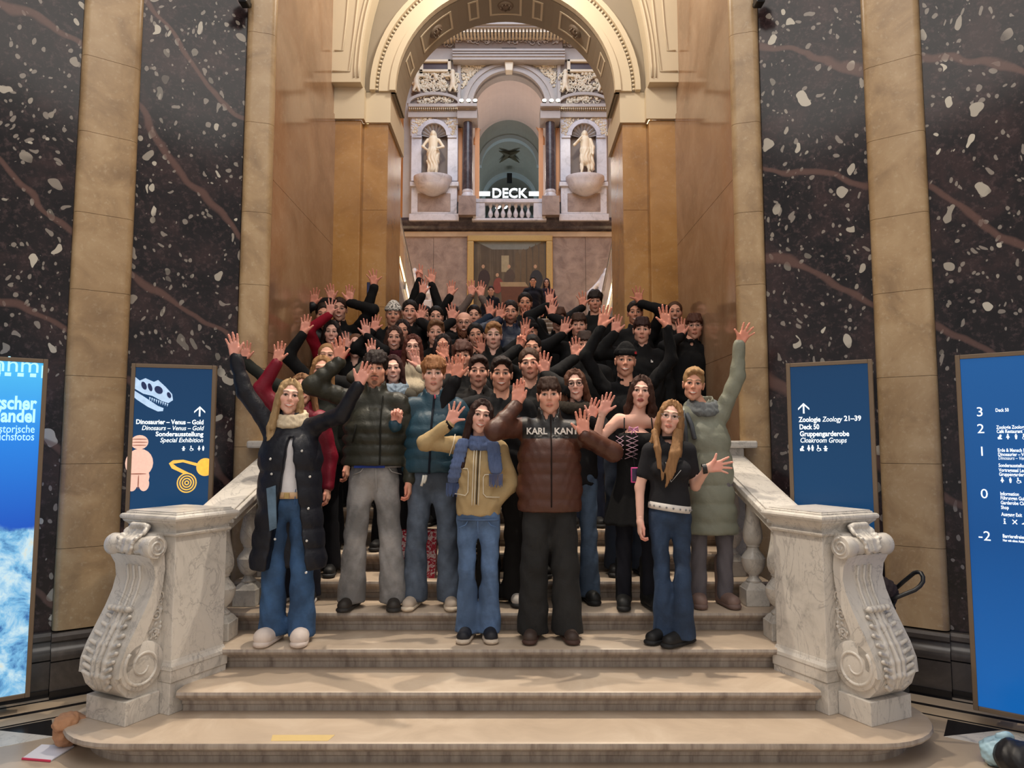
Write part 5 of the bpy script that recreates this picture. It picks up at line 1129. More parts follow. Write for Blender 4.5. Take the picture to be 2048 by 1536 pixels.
def person(px, yt, hgt, label, n=None, Y=None, lev=None, sex='m', hair=('short', (58, 40, 30)), skin=0, top=('jacket', (15, 15, 17)), collar='stand', legs=(20, 21, 28), leg_style='cloth', flare=.085, shoes=('sneaker', (24, 24, 26), (40, 40, 42)),
           R=None, L=None, yaw=0, roll=0, smile=1, lod=1, oy=0, face=(), glasses=None, cut=None, short=False, wide=1.0, bare=False, hem=None, lean=0, cuff=None, bx=None, stance=.0, quilt=1, feet=None, th=None, kn_=None):
    fe = sex == 'f'
    if Y is None:
        best = None
        for m in ([n] if n else range(3, 16)):
            y = stepY(m) + .215 + oy; zt = W(px, yt, y).z - m * RS
            if best is None or abs(zt - hgt) < best[0]: best = (abs(zt - hgt), m, y)
        _, n, Y = best; lev = n * RS
    base = W(px, yt, Y); H = base.z - lev - .012; X = base.x; bX = X if bx is None else W(bx, yt, Y).x
    hs = (.97 if fe else 1.03) * (1.0 if H > 1.5 else .95)
    root = empty('person', (bX, Y, lev), label, 'person', 'group posing on the stairs' if Y < 15 else 'visitors on the landing')
    A = lambda *p: np.array(p, float)
    hc = A(X, Y, lev + H - .122 * hs)                       # head centre
    nb = A(X * .35 + bX * .65 + 0, Y + .012, lev + H - .288 * hs)      # neck base
    K = (H - .30) / 1.48                                    # body scale below the neck
    zh = lambda fz: lev + fz * (H - .30 * hs)               # fraction of neck height
    ch = A(bX * .85 + X * .15, Y, zh(.86)); hip = A(bX, Y, zh(.62)); sw = (.158 if fe else .185) * K
    sk = np.array(lin(SKINS[skin]))
    yawa = math.radians(yaw) - math.atan2(X - CX, Y) * .8; pit = math.atan2(hc[2] - CH, Y) * .75; HR = rotm(yawa, pit, math.radians(roll))
    info = dict(root=root, hc=hc, HR=HR, hs=hs, nb=nb, ch=ch, hip=hip, K=K, H=H, X=X, Y=Y, lev=lev, zh=zh, sw=sw, fe=fe, bX=bX)
    # arms
    l1, l2 = .295 * K * (.95 if fe else 1), .255 * K * (.95 if fe else 1); arms = []
    for s, sp in ((-1, R), (1, L)):
        S = A(nb[0] + s * sw, Y + .01, zh(.955))
        if sp is None or sp == 'down':
            T = A(bX + s * (sw + .07), Y - .03, zh(.60)); fd = A(s * .05, -.12, -1); pose = 'relaxed'; pole = (s * .6, .8, 0)
            up = False
        elif sp == 'pocket':
            T = A(bX + s * (sw - .05), Y - .055, zh(.675)); fd = A(-s * .8, .3, -.5); pose = 'relaxed'; pole = (s * 1, .6, 0); up = False
        else:
            hx, hy, ang, pose = sp[:4]; dy = sp[4] if len(sp) > 4 else .12; pole = sp[5] if len(sp) > 5 else (s * .75, -.25, -.6)
            a = math.radians(ang); fd = A(math.sin(a), -.12 if pose != 'closed' else -.05, math.cos(a)); fd /= np.linalg.norm(fd)
            T = np.array(W(hx, hy, Y - dy)) - fd * .088 * hs; up = T[2] > S[2] - .02
            if up: S = S + A(-s * .012, 0, .035)
        fd = fd / np.linalg.norm(fd); E, k = solve_ik(S, T, l1, l2, pole)
        if k > 1.18: print('STRETCH', label[:40], s, round(k, 2))
        arms.append((s, S, E, T, fd, pose))
    info['arms'] = arms
    # ---- body (skin)
    f = SDF(.014 if bare else (.024, .03)[lod], .03); r = .0 if bare else -.012
    f.cone(hc + HR @ A(0, .02, -.06) * hs, nb + A(0, 0, -.02), (.050 if fe else .058) * hs, (.054 if fe else .064) * hs); f.cone(nb + A(-sw * .72, 0, -.055), nb + A(sw * .72, 0, -.055), .05 + r, .05 + r)
    f.cone(ch, hip, .105 * K + r, .09 * K + r, (1, 0, 0), 1.38); 
    if fe and bare:
        for s in (-1, 1): f.ell(ch + A(s * .07, -.085, .0), (.062, .055, .06))
    for s, S, E, T, fd, pose in arms: f.cone(S, E, .047 * K + (r * .6), .038 * K, k=.03); f.cone(E, T, .038 * K, .0265 * hs, k=.02)
    lx = .088 * K + stance; FT = []
    for s in (-1, 1):
        hp = A(bX + s * .085 * K, Y, zh(.585)); an = A(bX + s * (lx + .012), Y + .02, lev + .09)
        if feet: an = A(feet[(s + 1) // 2][0], feet[(s + 1) // 2][1], lev + .09)
        kn = (hp + an) / 2 + A(s * .005, -.015, .02); f.cone(hp, kn, .075 * K, .05 * K); f.cone(kn, an, .05 * K, .034); FT.append((s, hp, kn, an))
    info['legs'] = FT
    V, Q = f.solve(); parts = [(V, Q, sk)]
    hv, hq, mk = head_template(sex, smile, lod); c = np.repeat(sk[None, :], len(hv), 0); hcol = np.array(lin(hair[1])); lerp = lambda c, m, t: c * (1 - m) + np.array(t) * m
    c = lerp(c, mk['cheek'] * .45, sk * np.array((1.05, .72, .7))); c = lerp(c, mk['nose'] * .35, sk * np.array((1.02, .74, .7))); c = lerp(c, mk['socket'] * .3, sk * .6)
    if not fe: c = lerp(c, mk['beard'] * (.75 if 'beard' in face else .22), hcol * .8 + sk * .12 if 'beard' in face else sk * .6)
    if 'stache' in face: c = lerp(c, mk['stache'] * .8, hcol * .7); c = lerp(c, mk['goatee'] * .7, hcol * .7)
    c = lerp(c, mk['lip'] * (.85 if fe else .7), lin((150, 26, 44)) if 'lipstick' in face else sk * np.array((.82, .46, .45))); c = lerp(c, mk['mouth'], sk * .28); c = lerp(c, mk['teeth'], lin((232, 222, 212)))
    c = lerp(c, mk['brow'] * .85, np.minimum(hcol * .7, .12)); c = lerp(c, mk['eye'], lin((214, 204, 198))); c = lerp(c, mk['iris'], lin((52, 38, 30))); c = lerp(c, mk['lash'] * (.95 if fe else .75), (.02, .014, .012))
    parts.append((hv * hs @ HR.T + hc, hq, c))
    for s, S, E, T, fd, pose in arms:
        tv, tq, pal, tip = hand_template(pose, lod); tv = tv * A(1 if s < 0 else -1, 1, 1) * hs * (1.03 if fe else 1.07); tq_ = tq if s < 0 else tq[:, ::-1]
        zx = fd; yx = A(0, 1, 0) - zx * zx[1]
        if pose == 'relaxed': yx = A(s * 1.0, 0, 0); yx -= zx * (yx @ zx)
        yx /= np.linalg.norm(yx); xx = np.cross(yx, zx); Rm = np.stack([xx, yx, zx], 1)
        hcx = sk * (1 - pal * .6) + sk * np.array((1.0, .66, .66)) * pal * .6; hcx = hcx * (1 - tip * .3) + sk * np.array((.98, .6, .58)) * tip * .3
        parts.append((tv @ Rm.T + T, tq_, hcx))
    V, Q, c = join_parts(parts); link('body', np_mesh('body', V, Q, c), skin_material(), root)
    # ---- hair
    if hair[0] not in ('none',):
        V, Q = hair_solve(hair[0], lod, int(px * 7 + yt) % 97); link('hair', np_mesh('hair', V * hs @ HR.T + hc, Q), fabric(hair[1], 'hair'), root)
    if 'fullbeard' in face:
        g = SDF(.0065, .015)
        for s in (-1, 1): g.cone((s * .06, -.015, -.05), (s * .03, -.06, -.1), .02, .03); g.cone((0, -.088, -.038), (s * .03, -.075, -.06), .009, .012)
        g.cone((0, -.07, -.1), (0, -.075, -.125), .032, .026); V, Q = g.solve(lambda p: .003 * np.sin(p[:, 0] * 300 + p[:, 2] * 260)); link('beard', np_mesh('beard', V * hs @ HR.T + hc, Q), fabric(hair[1], 'hair'), root)
    # ---- top
    if top:
        kd, rgb = top; cf = TOPS[kd]; add = cf['add'] * (.8 if fe else 1); q = (cf['q'][0] * (1 if quilt >= 1 else .8), cf['q'][1] * quilt) if quilt and cf['q'] else None; qs = (q[0], q[1] * .55) if q else None
        f = SDF(.0132 if lod == 0 else .0225, .045); cr = ((.102 if fe else .118) * K + add) * wide; hz = zh(hem if hem is not None else cf['hem'] + .13)
        wst = A(bX, Y, zh(.70)); hb = A(bX, Y, hz + .02); asp = 1.42 if fe else 1.5; cx1 = ch * 1.0
        f.cone(cx1 + A(0, 0, .01), wst, cr, cr * (.93 if fe else .97), (1, 0, 0), asp, q); f.cone(wst, hb, cr * (.93 if fe else .97), cr * (1.0 if kd != 'coat' else (1.22 if hem is None else 1.18)), (1, 0, 0), asp, q)
        f.box(A(bX, Y, hz - .5), A(1.2, .6, .5), k=.012, mode='-')
        f.cone(nb + A(-sw * .8, 0, -.065), nb + A(sw * .8, 0, -.065), .058 + add * .6, .058 + add * .6)
        if fe and kd in ('tee', 'sweater'):
            for s in (-1, 1): f.ell(ch + A(s * .07, -.09, .0), (.062, .055, .06))
        for s, S, E, T, fd, pose in arms:
            s1, s2, s3 = [v * (.9 if fe else 1) for v in cf['sl']]
            if short: f.cone(S, S + (E - S) * .62, s1 * .95, s2 * 1.05, k=.035); continue
            e3 = T - (T - E) / np.linalg.norm(T - E) * .005
            f.cone(S, E, s1, s2, q=qs, k=.04); f.cone(E, e3, s2, s3, q=qs, k=.03)
        if collar in ('stand', 'fur', 'hood', 'high'):
            f.cone(nb + A(0, .005, -.06), nb + A(0, -.004, .035 if collar != 'high' else .06), .085, .074, (1, 0, 0), 1.12, k=.03)
        else: f.cone(nb + A(0, .004, -.07), nb + A(0, 0, .012), .08, .066, (1, 0, 0), 1.15, k=.03)
        f.cone(nb + A(0, -.012, -.01), nb + A(0, -.03, .2), .05, .075, k=.012, mode='-')
        if cut: cut(f, info)
        rs = np.random.RandomState(int(px)); w1 = rs.uniform(0, 6, 3)
        V, Q = f.solve(lambda p: .0035 * (.35 if kd in ('puffer', 'coat') else .7) * (np.sin(p[:, 2] * 47 + 9 * np.sin(p[:, 0] * 14 + w1[0]) + w1[1]) + np.sin(p[:, 0] * 38 + p[:, 2] * 23 + 5 * np.sin(p[:, 2] * 11 + w1[2]))) if kd != 'tee' else 0 * p[:, 0])
        nm = {'puffer': 'padded_jacket', 'jacket': 'jacket', 'sweater': 'sweater', 'coat': 'long_coat', 'tee': 'shirt'}[kd]
        info['top'] = link(nm, np_mesh(nm, V, Q), fabric(rgb, cf['st']), root)
        if collar == 'hood':
            g = SDF(.014, .03); g.cone(nb + A(-.085, .06, .0), nb + A(.085, .06, .0), .045, .045); g.cone(nb + A(0, .1, .02), nb + A(0, .12, -.1), .07, .045, (1, 0, 0), 1.4); g.cone(nb + A(-.09, .05, .0), nb + A(-.085, -.02, -.03), .036, .026); g.cone(nb + A(.09, .05, .0), nb + A(.085, -.02, -.03), .036, .026)
            g.cone(hc + HR @ A(0, 0, -.02), nb, .085, .06, k=.01, mode='-'); V, Q = g.solve(); link('hood', np_mesh('hood', V, Q), fabric(rgb, cf['st']), root)
        if collar == 'fur':
            g = SDF(.012, .03)
            for i in range(12): a = 2 * pi * i / 12; b = 2 * pi * (i + 1) / 12; g.cone(nb + A(.1 * math.sin(a), .01 - .085 * math.cos(a), .0 - .02 * math.cos(a)), nb + A(.1 * math.sin(b), .01 - .085 * math.cos(b), .0 - .02 * math.cos(b)), .04, .04)
            V, Q = g.solve(lambda p: .006 * np.sin(p[:, 0] * 210 + 3 * np.sin(p[:, 2] * 90)) * np.sin(p[:, 2] * 190)); link('fur_collar', np_mesh('fur_collar', V, Q), fabric((58, 52, 46), 'knit'), root)
        if cuff:
            for s, S, E, T, fd, pose in arms:
                if (cuff[0] == 'r') == (s < 0) or cuff[0] == 'b':
                    d = (T - E) / np.linalg.norm(T - E); MB().tube([T - d * .05, T - d * .02, T + d * .012], [.043, .041, .037], 14).build('cuff', fabric(cuff[1], 'knit'), root, smooth=True)
    # ---- trousers
    f = SDF(.016 if lod == 0 else .032, .035)
    wz = zh(.665); f.cone(A(bX - .055 * K, Y, zh(.63)), A(bX + .055 * K, Y, zh(.63)), .104 * K, .104 * K, (0, 1, 0), .98); f.cone(A(bX, Y, zh(.63)), A(bX, Y, wz), .108 * K, .1 * K, (1, 0, 0), 1.3)
    for s, hp, kn, an in FT:
        rt_ = (th or (.084 if fe else .092)) * K; rk = (kn_ or (.060 if fe else .07)) * K; f.cone(hp, kn, rt_, rk, k=.03); b = A(an[0], an[1], lev + .05); f.cone(kn, b, rk, flare, k=.03)
    f.box(A(bX, Y, lev + .04 - .3), A(1, 1, .3), k=.006, mode='-'); f.box(A(bX, Y, wz + .02 + .2), A(.5, .5, .2), k=.01, mode='-')
    V, Q = f.solve(lambda p: .004 * np.sin(p[:, 2] * 34 + 8 * np.sin(p[:, 0] * 13 + px) + p[:, 1] * 20) * np.clip(1.3 - np.abs(p[:, 2] - zh(.32)) * 1.2, .2, 1))
    info['trousers'] = link('trousers', np_mesh('trousers', V, Q), fabric(legs, leg_style), root)
    # ---- shoes
    (uv, uq), (sv, sq_) = shoe_template(shoes[0], lod)
    for s, hp, kn, an in FT:
        Rz = rotm(s * .16 if not feet else feet[2] if len(feet) > 2 else s * .16); o = A(an[0], an[1], lev)
        so = link('shoe', np_mesh('shoe', uv @ Rz.T + o, uq), plain('shoe_%d_%d_%d' % shoes[1], shoes[1], .6, .15), root); link('sole', np_mesh('sole', sv @ Rz.T + o, sq_), plain('sole_%d_%d_%d' % shoes[2], shoes[2], .7, .1), so)
    if glasses:
        mb = MB(); cm = Matrix.Translation(Vector(hc)) @ Matrix([list(HR[i] * hs) + [0] for i in range(3)] + [[0, 0, 0, 1]])
        for s in (-1, 1):
            mb.tube([(s * .032 + .0235 * math.cos(t), -.104 + .004 * abs(math.cos(t)), .012 + (.0215 if glasses[1] else .017) * math.sin(t)) for t in [2 * pi * i / 20 for i in range(21)]], .0022 if glasses[1] else .0016, 6, cm); mb.tube([(s * .055, -.1, .018), (s * .076, -.06, .018), (s * .081, .01, .012)], .0016, 5, cm)
        mb.tube([(-.009, -.106, .016), (0, -.109, .018), (.009, -.106, .016)], .0018, 5, cm); go = mb.build('glasses', plain('glasses_%d_%d_%d' % glasses[0], glasses[0], .35), root, smooth=True)
    USED.append((label, n, X, Y, H)); return info
# ------------------------------------------------------------------ the crowd
A3 = lambda *p: np.array(p, float)
BK = (16, 16, 19); brown = (62, 42, 30); dkb = (40, 28, 22); red_b = (98, 58, 36); blond = (178, 148, 108)
def headmat(i): return Matrix.Translation(Vector(i['hc'])) @ Matrix([list(i['HR'][k] * i['hs']) + [0] for k in range(3)] + [[0, 0, 0, 1]])
def beanie(i, rgb, name='beanie', pat=None):
    f = SDF(.0075, .012); f.ell((0, .016, .046), (.081, .102, .12)); f.box((0, -.02, -.1), (.2, .2, .145), k=.01, mode='-')
    for k in range(24): a, b = 2 * pi * k / 24, 2 * pi * (k + 1) / 24; f.cone((.077 * math.sin(a), .014 - .098 * math.cos(a), .062), (.077 * math.sin(b), .014 - .098 * math.cos(b), .062), .014, .014); f.cone((.074 * math.sin(a), .014 - .095 * math.cos(a), .082), (.074 * math.sin(b), .014 - .095 * math.cos(b), .082), .012, .012)
    f.ell((0, .0, .0), (.07, .09, .08), k=.005, mode='-')
    V, Q = f.solve(lambda p: .002 * np.sin(np.arctan2(p[:, 0], p[:, 1]) * 46)); return link(name, np_mesh(name, V * i['hs'] @ i['HR'].T + i['hc'], Q), pat or fabric(rgb, 'knit'), i['root'])
def scarf(i, rgb, tails=0, thick=.036, r=.088, drop=.0, fringe=False):
    nb = i['nb']; f = SDF(.013, .02)
    for k in range(14):
        a, b = 2 * pi * k / 14, 2 * pi * (k + 1) / 14
        for dz, rr in ((.02, 0), (-.022, .012)): f.cone(nb + A3((r + rr) * math.sin(a), .012 - (r + rr - .005) * math.cos(a), dz - .025 * math.cos(a) - drop), nb + A3((r + rr) * math.sin(b), .012 - (r + rr - .005) * math.cos(b), dz - .025 * math.cos(b) - drop), thick, thick)
    V, Q = f.solve(lambda p: .004 * np.sin(p[:, 2] * 150 + 4 * np.sin(p[:, 0] * 40))); link('scarf', np_mesh('scarf', V, Q), fabric(rgb, 'knit'), i['root'])
def wristband(i, s, rgb, w=.012, r=.034, name='wristband', d=-.008):
    for a in i['arms']:
        if a[0] == s: T, fd = a[3], a[4]; return MB().tube([Vector(T + fd * (d - w)), Vector(T + fd * (d + w))], r, 14).build(name, plain(name + '_%d_%d_%d' % rgb, rgb, .4), i['root'], smooth='auto')
def strip(i, pts, r, rgb, name, seg=6, style='cloth'): return MB().tube([Vector(p) for p in pts], r, seg).build(name, fabric(rgb, style), i['root'], smooth=True)
def frontY(o, x, z, Y):            # front surface of a garment at (x,z)
    dg = None; me = o.data; co = np.empty(len(me.vertices) * 3, np.float32); me.vertices.foreach_get('co', co); co = co.reshape(-1, 3)
    m = (np.abs(co[:, 0] - x) < .03) & (np.abs(co[:, 2] - z) < .03); return float(co[m][:, 1].min()) if m.any() else Y
def onfront(i, o, pts, off=.004): return [(x, frontY(o, x, z, i['Y']) - off, z) for x, z in pts]
def PW(i, px, py, Y=None): v = W(px, py, (Y or i['Y']) - .15); return v.x, v.z
def zipper(i, rgb, px0, y0, px1, y1, r=.006, n=14):
    pts = [PW(i, px0 + (px1 - px0) * k / n, y0 + (y1 - y0) * k / n) for k in range(n + 1)]; return strip(i, onfront(i, i['top'], pts, .001), r, rgb, 'zipper')
def jeans(i, rgb, x0, x1, yw, yc):      # waistband, fly and pocket seams
    T = i['trousers']; st_ = tuple(min(255, int(c * 1.35)) for c in rgb); xm = (x0 + x1) / 2; q = lambda x, y: PW(i, x, y)
    strip(i, onfront(i, T, [q(x0 + (x1 - x0) * k / 8, yw) for k in range(9)], .0), .008, rgb, 'waistband', 6, 'denim')
    strip(i, onfront(i, T, [q(xm, yw + (yc - yw) * k / 6) for k in range(7)], .0), .003, st_, 'fly_seam')
    for s in (-1, 1): strip(i, onfront(i, T, [q(xm + s * (x1 - xm) * .5, yw + 2), q(xm + s * (x1 - xm) * .62, yw + 10), q(xm + s * (x1 - xm) * .95, yw + 16)], .0), .003, st_, 'pocket_seam')
# ---- front row
def cut1(f, i):
    z0, z1 = i['zh'](.30), i['zh'](.93); c = i['bX'] + .01
    f.fun(A3(c - .25, i['Y'] - .5, z0 - .3), A3(c + .25, i['Y'] - .03, z1), lambda P: np.maximum(np.maximum(np.abs(P[..., 0] - c - .02) - (.012 + .125 * (1 - np.clip((P[..., 2] - z0) / (z1 - z0), 0, 1)) ** 1.1), P[..., 1] - (i['Y'] - .02)), P[..., 2] - z1), .012, '-')
p = person(580, 757, 1.75, 'person in long black padded coat and wide blue jeans, both arms raised', n=3, oy=-.06, sex='f', lod=0, hair=('longc', blond), skin=4, top=('coat', (20, 22, 32)), legs=(52, 84, 124), leg_style='denim', flare=.094, th=.083, kn_=.074, shoes=('clog', (222, 208, 200), (214, 200, 192)),
           R=(467, 690, -8, 'open', .1), L=(728, 748, 26, 'open', .2, (.3, -.2, -.9)), cut=cut1, roll=6, yaw=6, bx=586, hem=.33, wide=1.28, quilt=.6)
f = SDF(.011, .03); f.cone(p['ch'] + A3(0, -.012, .03), A3(p['bX'], p['Y'] - .02, p['zh'](.675)), .095, .092, (1, 0, 0), 1.3); f.box(A3(p['bX'], p['Y'], p['zh'](.67) - .3), A3(.4, .4, .3), k=.005, mode='-'); V, Q = f.solve(); link('white_top', np_mesh('white_top', V, Q), fabric((224, 222, 226), 'cloth'), p['root'])
belt = MB().lathe([(.145, -.022), (.148, 0), (.145, .022)], 28, Matrix.Translation((p['bX'], p['Y'], p['zh'](.665))) @ Matrix.Scale(.83, 4, (0, 1, 0))).build('belt', plain('tan_belt', (206, 170, 132), .5), p['root'], smooth=True)
MB().box((p['bX'] - .0, p['Y'] - .132, p['zh'](.665) - .02), (p['bX'] + .035, p['Y'] - .12, p['zh'](.665) + .02)).build('buckle', M['gold'], p['root'], bevel=.004)
jeans(p, (46, 74, 110), 560, 612, 962, 1010)
scarf(p, (206, 190, 164), thick=.024, r=.084, drop=-.012)
for k, (x, y) in enumerate(((541, 918), (543, 948), (546, 1012), (551, 1078), (603, 902), (617, 954), (614, 1018), (613, 1082), (611, 1146))):
    q = PW(p, x, y); d = onfront(p, p['top'], [q], .002)[0]; MB().lathe([(.0, .004), (.007, .003), (.009, 0)][::-1], 10, Matrix.Translation(d) @ Matrix.Rotation(pi / 2, 4, 'X')).build('snap_button', plain('silver_snap', (220, 218, 214), .3, 0, metal=.6), p['root'])
MB().prism([(-.03, 0), (.03, .02), (.045, -.26), (-.0, -.28)], -.006, .006, Matrix.Translation((p['bX'] - .075, p['Y'] - .165, p['zh'](.70))) @ Matrix.Rotation(pi / 2, 4, 'X')).build('denim_tie', fabric((92, 116, 138), 'denim'), p['root'])
p = person(962, 797, 1.66, 'person in tan piped jacket with a blue fringed scarf, front centre', n=3, oy=.02, sex='f', lod=0, hair=('longc', (52, 32, 28)), skin=4, top=('jacket', (176, 152, 112)), collar='crew', legs=(86, 112, 150), leg_style='denim', flare=.088, shoes=('sneaker', (24, 26, 36), (206, 190, 172)),
           R=(908, 826, 24, 'wide', .1, (-1, -.1, -.1)), L='pocket', roll=8, yaw=4, bx=958, cuff=('r', (18, 18, 20)), hem=.62, stance=-.02)
scarf(p, (92, 108, 146), thick=.027, r=.08, drop=.0)
for s, xa, ya, xb, yb in ((-1, 925, 880, 903, 965), (1, 985, 885, 992, 945)):
    a, b = PW(p, xa, ya), PW(p, xb, yb); n_ = 8; pts = onfront(p, p['top'], [(a[0] + (b[0] - a[0]) * k / n_, a[1] + (b[1] - a[1]) * k / n_) for k in range(n_ + 1)], .012); f = SDF(.01, .012)
    for u, v in zip(pts[:-1], pts[1:]): f.cone(u, v, .014, .014, (1, 0, 0), 3.0)
    V, Q = f.solve(); link('scarf_end', np_mesh('scarf_end', V, Q), fabric((92, 108, 146), 'knit'), p['root'])
    fr = MB()
    for k in range(12): x = pts[-1][0] - .045 + .008 * k; fr.tube([(x, pts[-1][1] - .005, pts[-1][2] - .01), (x + .003 * math.sin(k), pts[-1][1] - .012, pts[-1][2] - .095 - .01 * math.sin(k * 2.3))], .003, 5)
    tag(fr.build('fringe', fabric((80, 96, 136), 'knit'), p['root']), kind='stuff')
for dx in (-9, -4, 4): strip(p, onfront(p, p['top'], [PW(p, 957 + dx - 5 * k / 12, 880 + (1012 - 880) * k / 12) for k in range(13)], .001), .0035, (226, 216, 196), 'white_piping')
zipper(p, (60, 52, 44), 957, 885, 952, 1010, .004); jeans(p, (78, 102, 138), 914, 996, 1042, 1072)
for s, x0 in ((-1, 924), (1, 981)):
    q = [(x0 - 14 * 1, 938), (x0 + 10, 938), (x0 + 12, 944), (x0 + 11, 985), (x0 + 6, 992), (x0 - 16, 989)] if s < 0 else [(x0 + 22, 950), (x0 - 12, 950), (x0 - 15, 956), (x0 - 15, 988), (x0 - 9, 995), (x0 + 18, 996)]
    strip(p, onfront(p, p['top'], [PW(p, *c) for c in q], .0), .0035, (226, 216, 196), 'pocket_piping')
strip(p, onfront(p, p['top'], [PW(p, 908, 868), PW(p, 904, 890), PW(p, 896, 912)], .0), .0035, (226, 216, 196), 'white_piping')
p = person(1098, 754, 1.78, 'person in brown padded jacket with white chest lettering and black trousers', n=3, oy=.0, lod=0, hair=('fringe', (60, 38, 28)), skin=0, top=('puffer', (74, 40, 28)), collar='high', legs=(30, 30, 31), leg_style='denim', flare=.108, th=.1, kn_=.09, shoes=('sneaker', (64, 50, 44), (72, 48, 40)),
           R=(1036, 785, 6, 'closed', .1, (-.6, -.4, -.7)), L=(1166, 846, -6, 'open', .16, (.9, -.2, -.5)), stance=.02, smile=0, hem=.585, roll=-2, quilt=.4)
tm = fabric((74, 40, 28), 'puffer'); g = G('black_yoke_puffer'); v = g.co(); zz_ = g.n('SeparateXYZ', {0: v}).outputs[2]; zy = W(1100, 877, p['Y'] - .15).z
xx_ = g.math('ABSOLUTE', g.math('SUBTRACT', g.n('SeparateXYZ', {0: v}).outputs[0], float(p['bX']))); mk_ = g.math('MULTIPLY', g.math('GREATER_THAN', zz_, float(zy)), g.math('LESS_THAN', xx_, .19))
p['top'].data.materials[0] = g.out(g.mix(mk_, g.mix(g.noise(v, 9), lin((66, 35, 25)), lin((88, 50, 35))), lin((24, 22, 22))), .45, g.noise(v, 22, 4, .6, .6), .3, .012)
zipper(p, (30, 20, 18), 1103, 830, 1103, 1015, .005)
for s_, x in (('KARL', 1074), ('KANI', 1131)):
    q = W(x, 868, p['Y'] - .15); me = text_mesh(s_, .062, .0016, 0, .003, 'CENTER', fit=.142); yy = frontY(p['top'], q.x, q.z, p['Y'])
    for vv_ in me.vertices: vv_.co = (q.x + vv_.co.x, frontY(p['top'], q.x + vv_.co.x, q.z + .02, p['Y']) - .004 - vv_.co.z, q.z + vv_.co.y)
    me.update(); link('chest_lettering', me, plain('white_print', (236, 230, 224), .6, .03), p['root'])
def cutp(f, i): pass
p = person(1340, 799, 1.64, 'person with very long fair hair, dark tee, studded white belt and flared jeans', n=3, oy=.03, sex='f', lod=0, hair=('longc', (158, 118, 80)), skin=4, top=('tee', (36, 36, 40)), collar='crew', legs=(38, 56, 82), leg_style='denim', flare=.088, th=.08, kn_=.056, shoes=('sneaker', (18, 18, 20), (22, 22, 24)),
           L=(1440, 932, 80, 'wide', .14, (.3, -.2, -.9)), R='down', roll=10, yaw=-4, short=True, bare=True, glasses=((150, 150, 150), 0), smile=0, bx=1335, feet=((W(1330, 1262, 4.9).x, 4.88), (W(1358, 1268, 4.9).x, 4.80), -.9))
wristband(p, 1, (24, 24, 26), .014, .036, 'watch', -.02)
MB().lathe([(.148, -.024), (.15, 0), (.148, .024)], 28, Matrix.Translation((p['bX'], p['Y'], p['zh'](.665))) @ Matrix.Rotation(.14, 4, 'Y') @ Matrix.Scale(.83, 4, (0, 1, 0))).build('belt', plain('white_belt', (220, 214, 208), .5), p['root'], smooth=True)
st_ = MB()
for k in range(9): a = pi * (1.1 + .8 * k / 8); st_.lathe([(.008, 0), (0, .01)], 6, Matrix.Translation((p['bX'] + .15 * math.cos(a), p['Y'] + .125 * math.sin(a), p['zh'](.665) - .02 * math.cos(a))) @ Matrix.Rotation(pi / 2, 4, 'X'))
st_.build('belt_studs', M['steel'], p['root'])
f = SDF(.012, .02)
for x0, x1, yb in ((1312, 1316, 935), (1316, 1322, 952), (1364, 1336, 968), (1360, 1330, 975), (1366, 1346, 955), (1358, 1324, 960)): a, b = PW(p, x0, 862), PW(p, x1, yb); c_ = ((a[0] * .6 + b[0] * .4), p['Y'] - .135, (a[1] * .55 + b[1] * .45)); f.cone((a[0], p['Y'] - .06, a[1]), c_, .017, .016); f.cone(c_, (b[0], p['Y'] - .15, b[1]), .016, .007)
V, Q = f.solve(lambda q: .003 * np.sin(q[:, 0] * 320)); link('hair_lengths', np_mesh('hair_lengths', V, Q), fabric((158, 118, 80), 'hair'), p['root'])
MB().lathe([(.062, -.012), (.064, .0), (.062, .012)], 20, Matrix.Translation(Vector(p['nb'] + A3(0, -.005, .02)))).build('choker', fabric((18, 18, 20)), p['root'], smooth=True)
strip(p, [(p['bX'] + .05, p['Y'] - .15, p['zh'](.86)), (p['bX'] - .02, p['Y'] - .155, p['zh'](.80)), (p['bX'] - .05, p['Y'] - .13, p['zh'](.9))], .002, (210, 205, 200), 'necklace')
# ---- second row
p = person(752, 704, 1.82, 'person with thick dark hair and moustache in dark olive padded jacket and grey jeans', n=4, oy=-.1, lod=0, hair=('curly', (38, 26, 24)), skin=1, top=('puffer', (46, 46, 38)), collar='high', legs=(140, 138, 138), leg_style='denim', flare=.105, shoes=('sneaker', (46, 40, 36), (40, 36, 34)), face=('stache',), smile=0,
           R=(678, 700, -2, 'open', .1, (-.9, -.3, -.3)), L='down', stance=.05, hem=.665, yaw=-3, quilt=.85, kn_=.074)
jeans(p, (128, 126, 126), 700, 800, 934, 985); zipper(p, (28, 28, 24), 762, 790, 760, 930); strip(p, onfront(p, p['top'], [PW(p, 712, 848), PW(p, 708, 868), PW(p, 704, 886)], .0), .006, (22, 22, 20), 'pocket_zip')
MB().box((p['bX'] - .12, p['Y'] - .128, p['zh'](.655)), (p['bX'] + .1, p['Y'] - .118, p['zh'](.668))).build('blue_hem', fabric((44, 66, 150)), p['root'])
p = person(868, 714, 1.80, 'person with ginger fringe in a teal quilted jacket making a fist', n=4, oy=-.06, lod=0, hair=('curly', (150, 102, 66)), skin=4, top=('puffer', (38, 68, 84)), collar='hood', legs=(86, 98, 116), leg_style='denim', flare=.1, shoes=('sneaker', (186, 170, 154), (206, 190, 170)), smile=0, R=(794, 826, 6, 'fist', .16, (-.8, -.2, -.7)), L='down', stance=.03, hem=.645, quilt=.65)
zipper(p, (20, 26, 38), 866, 790, 858, 948, .008)
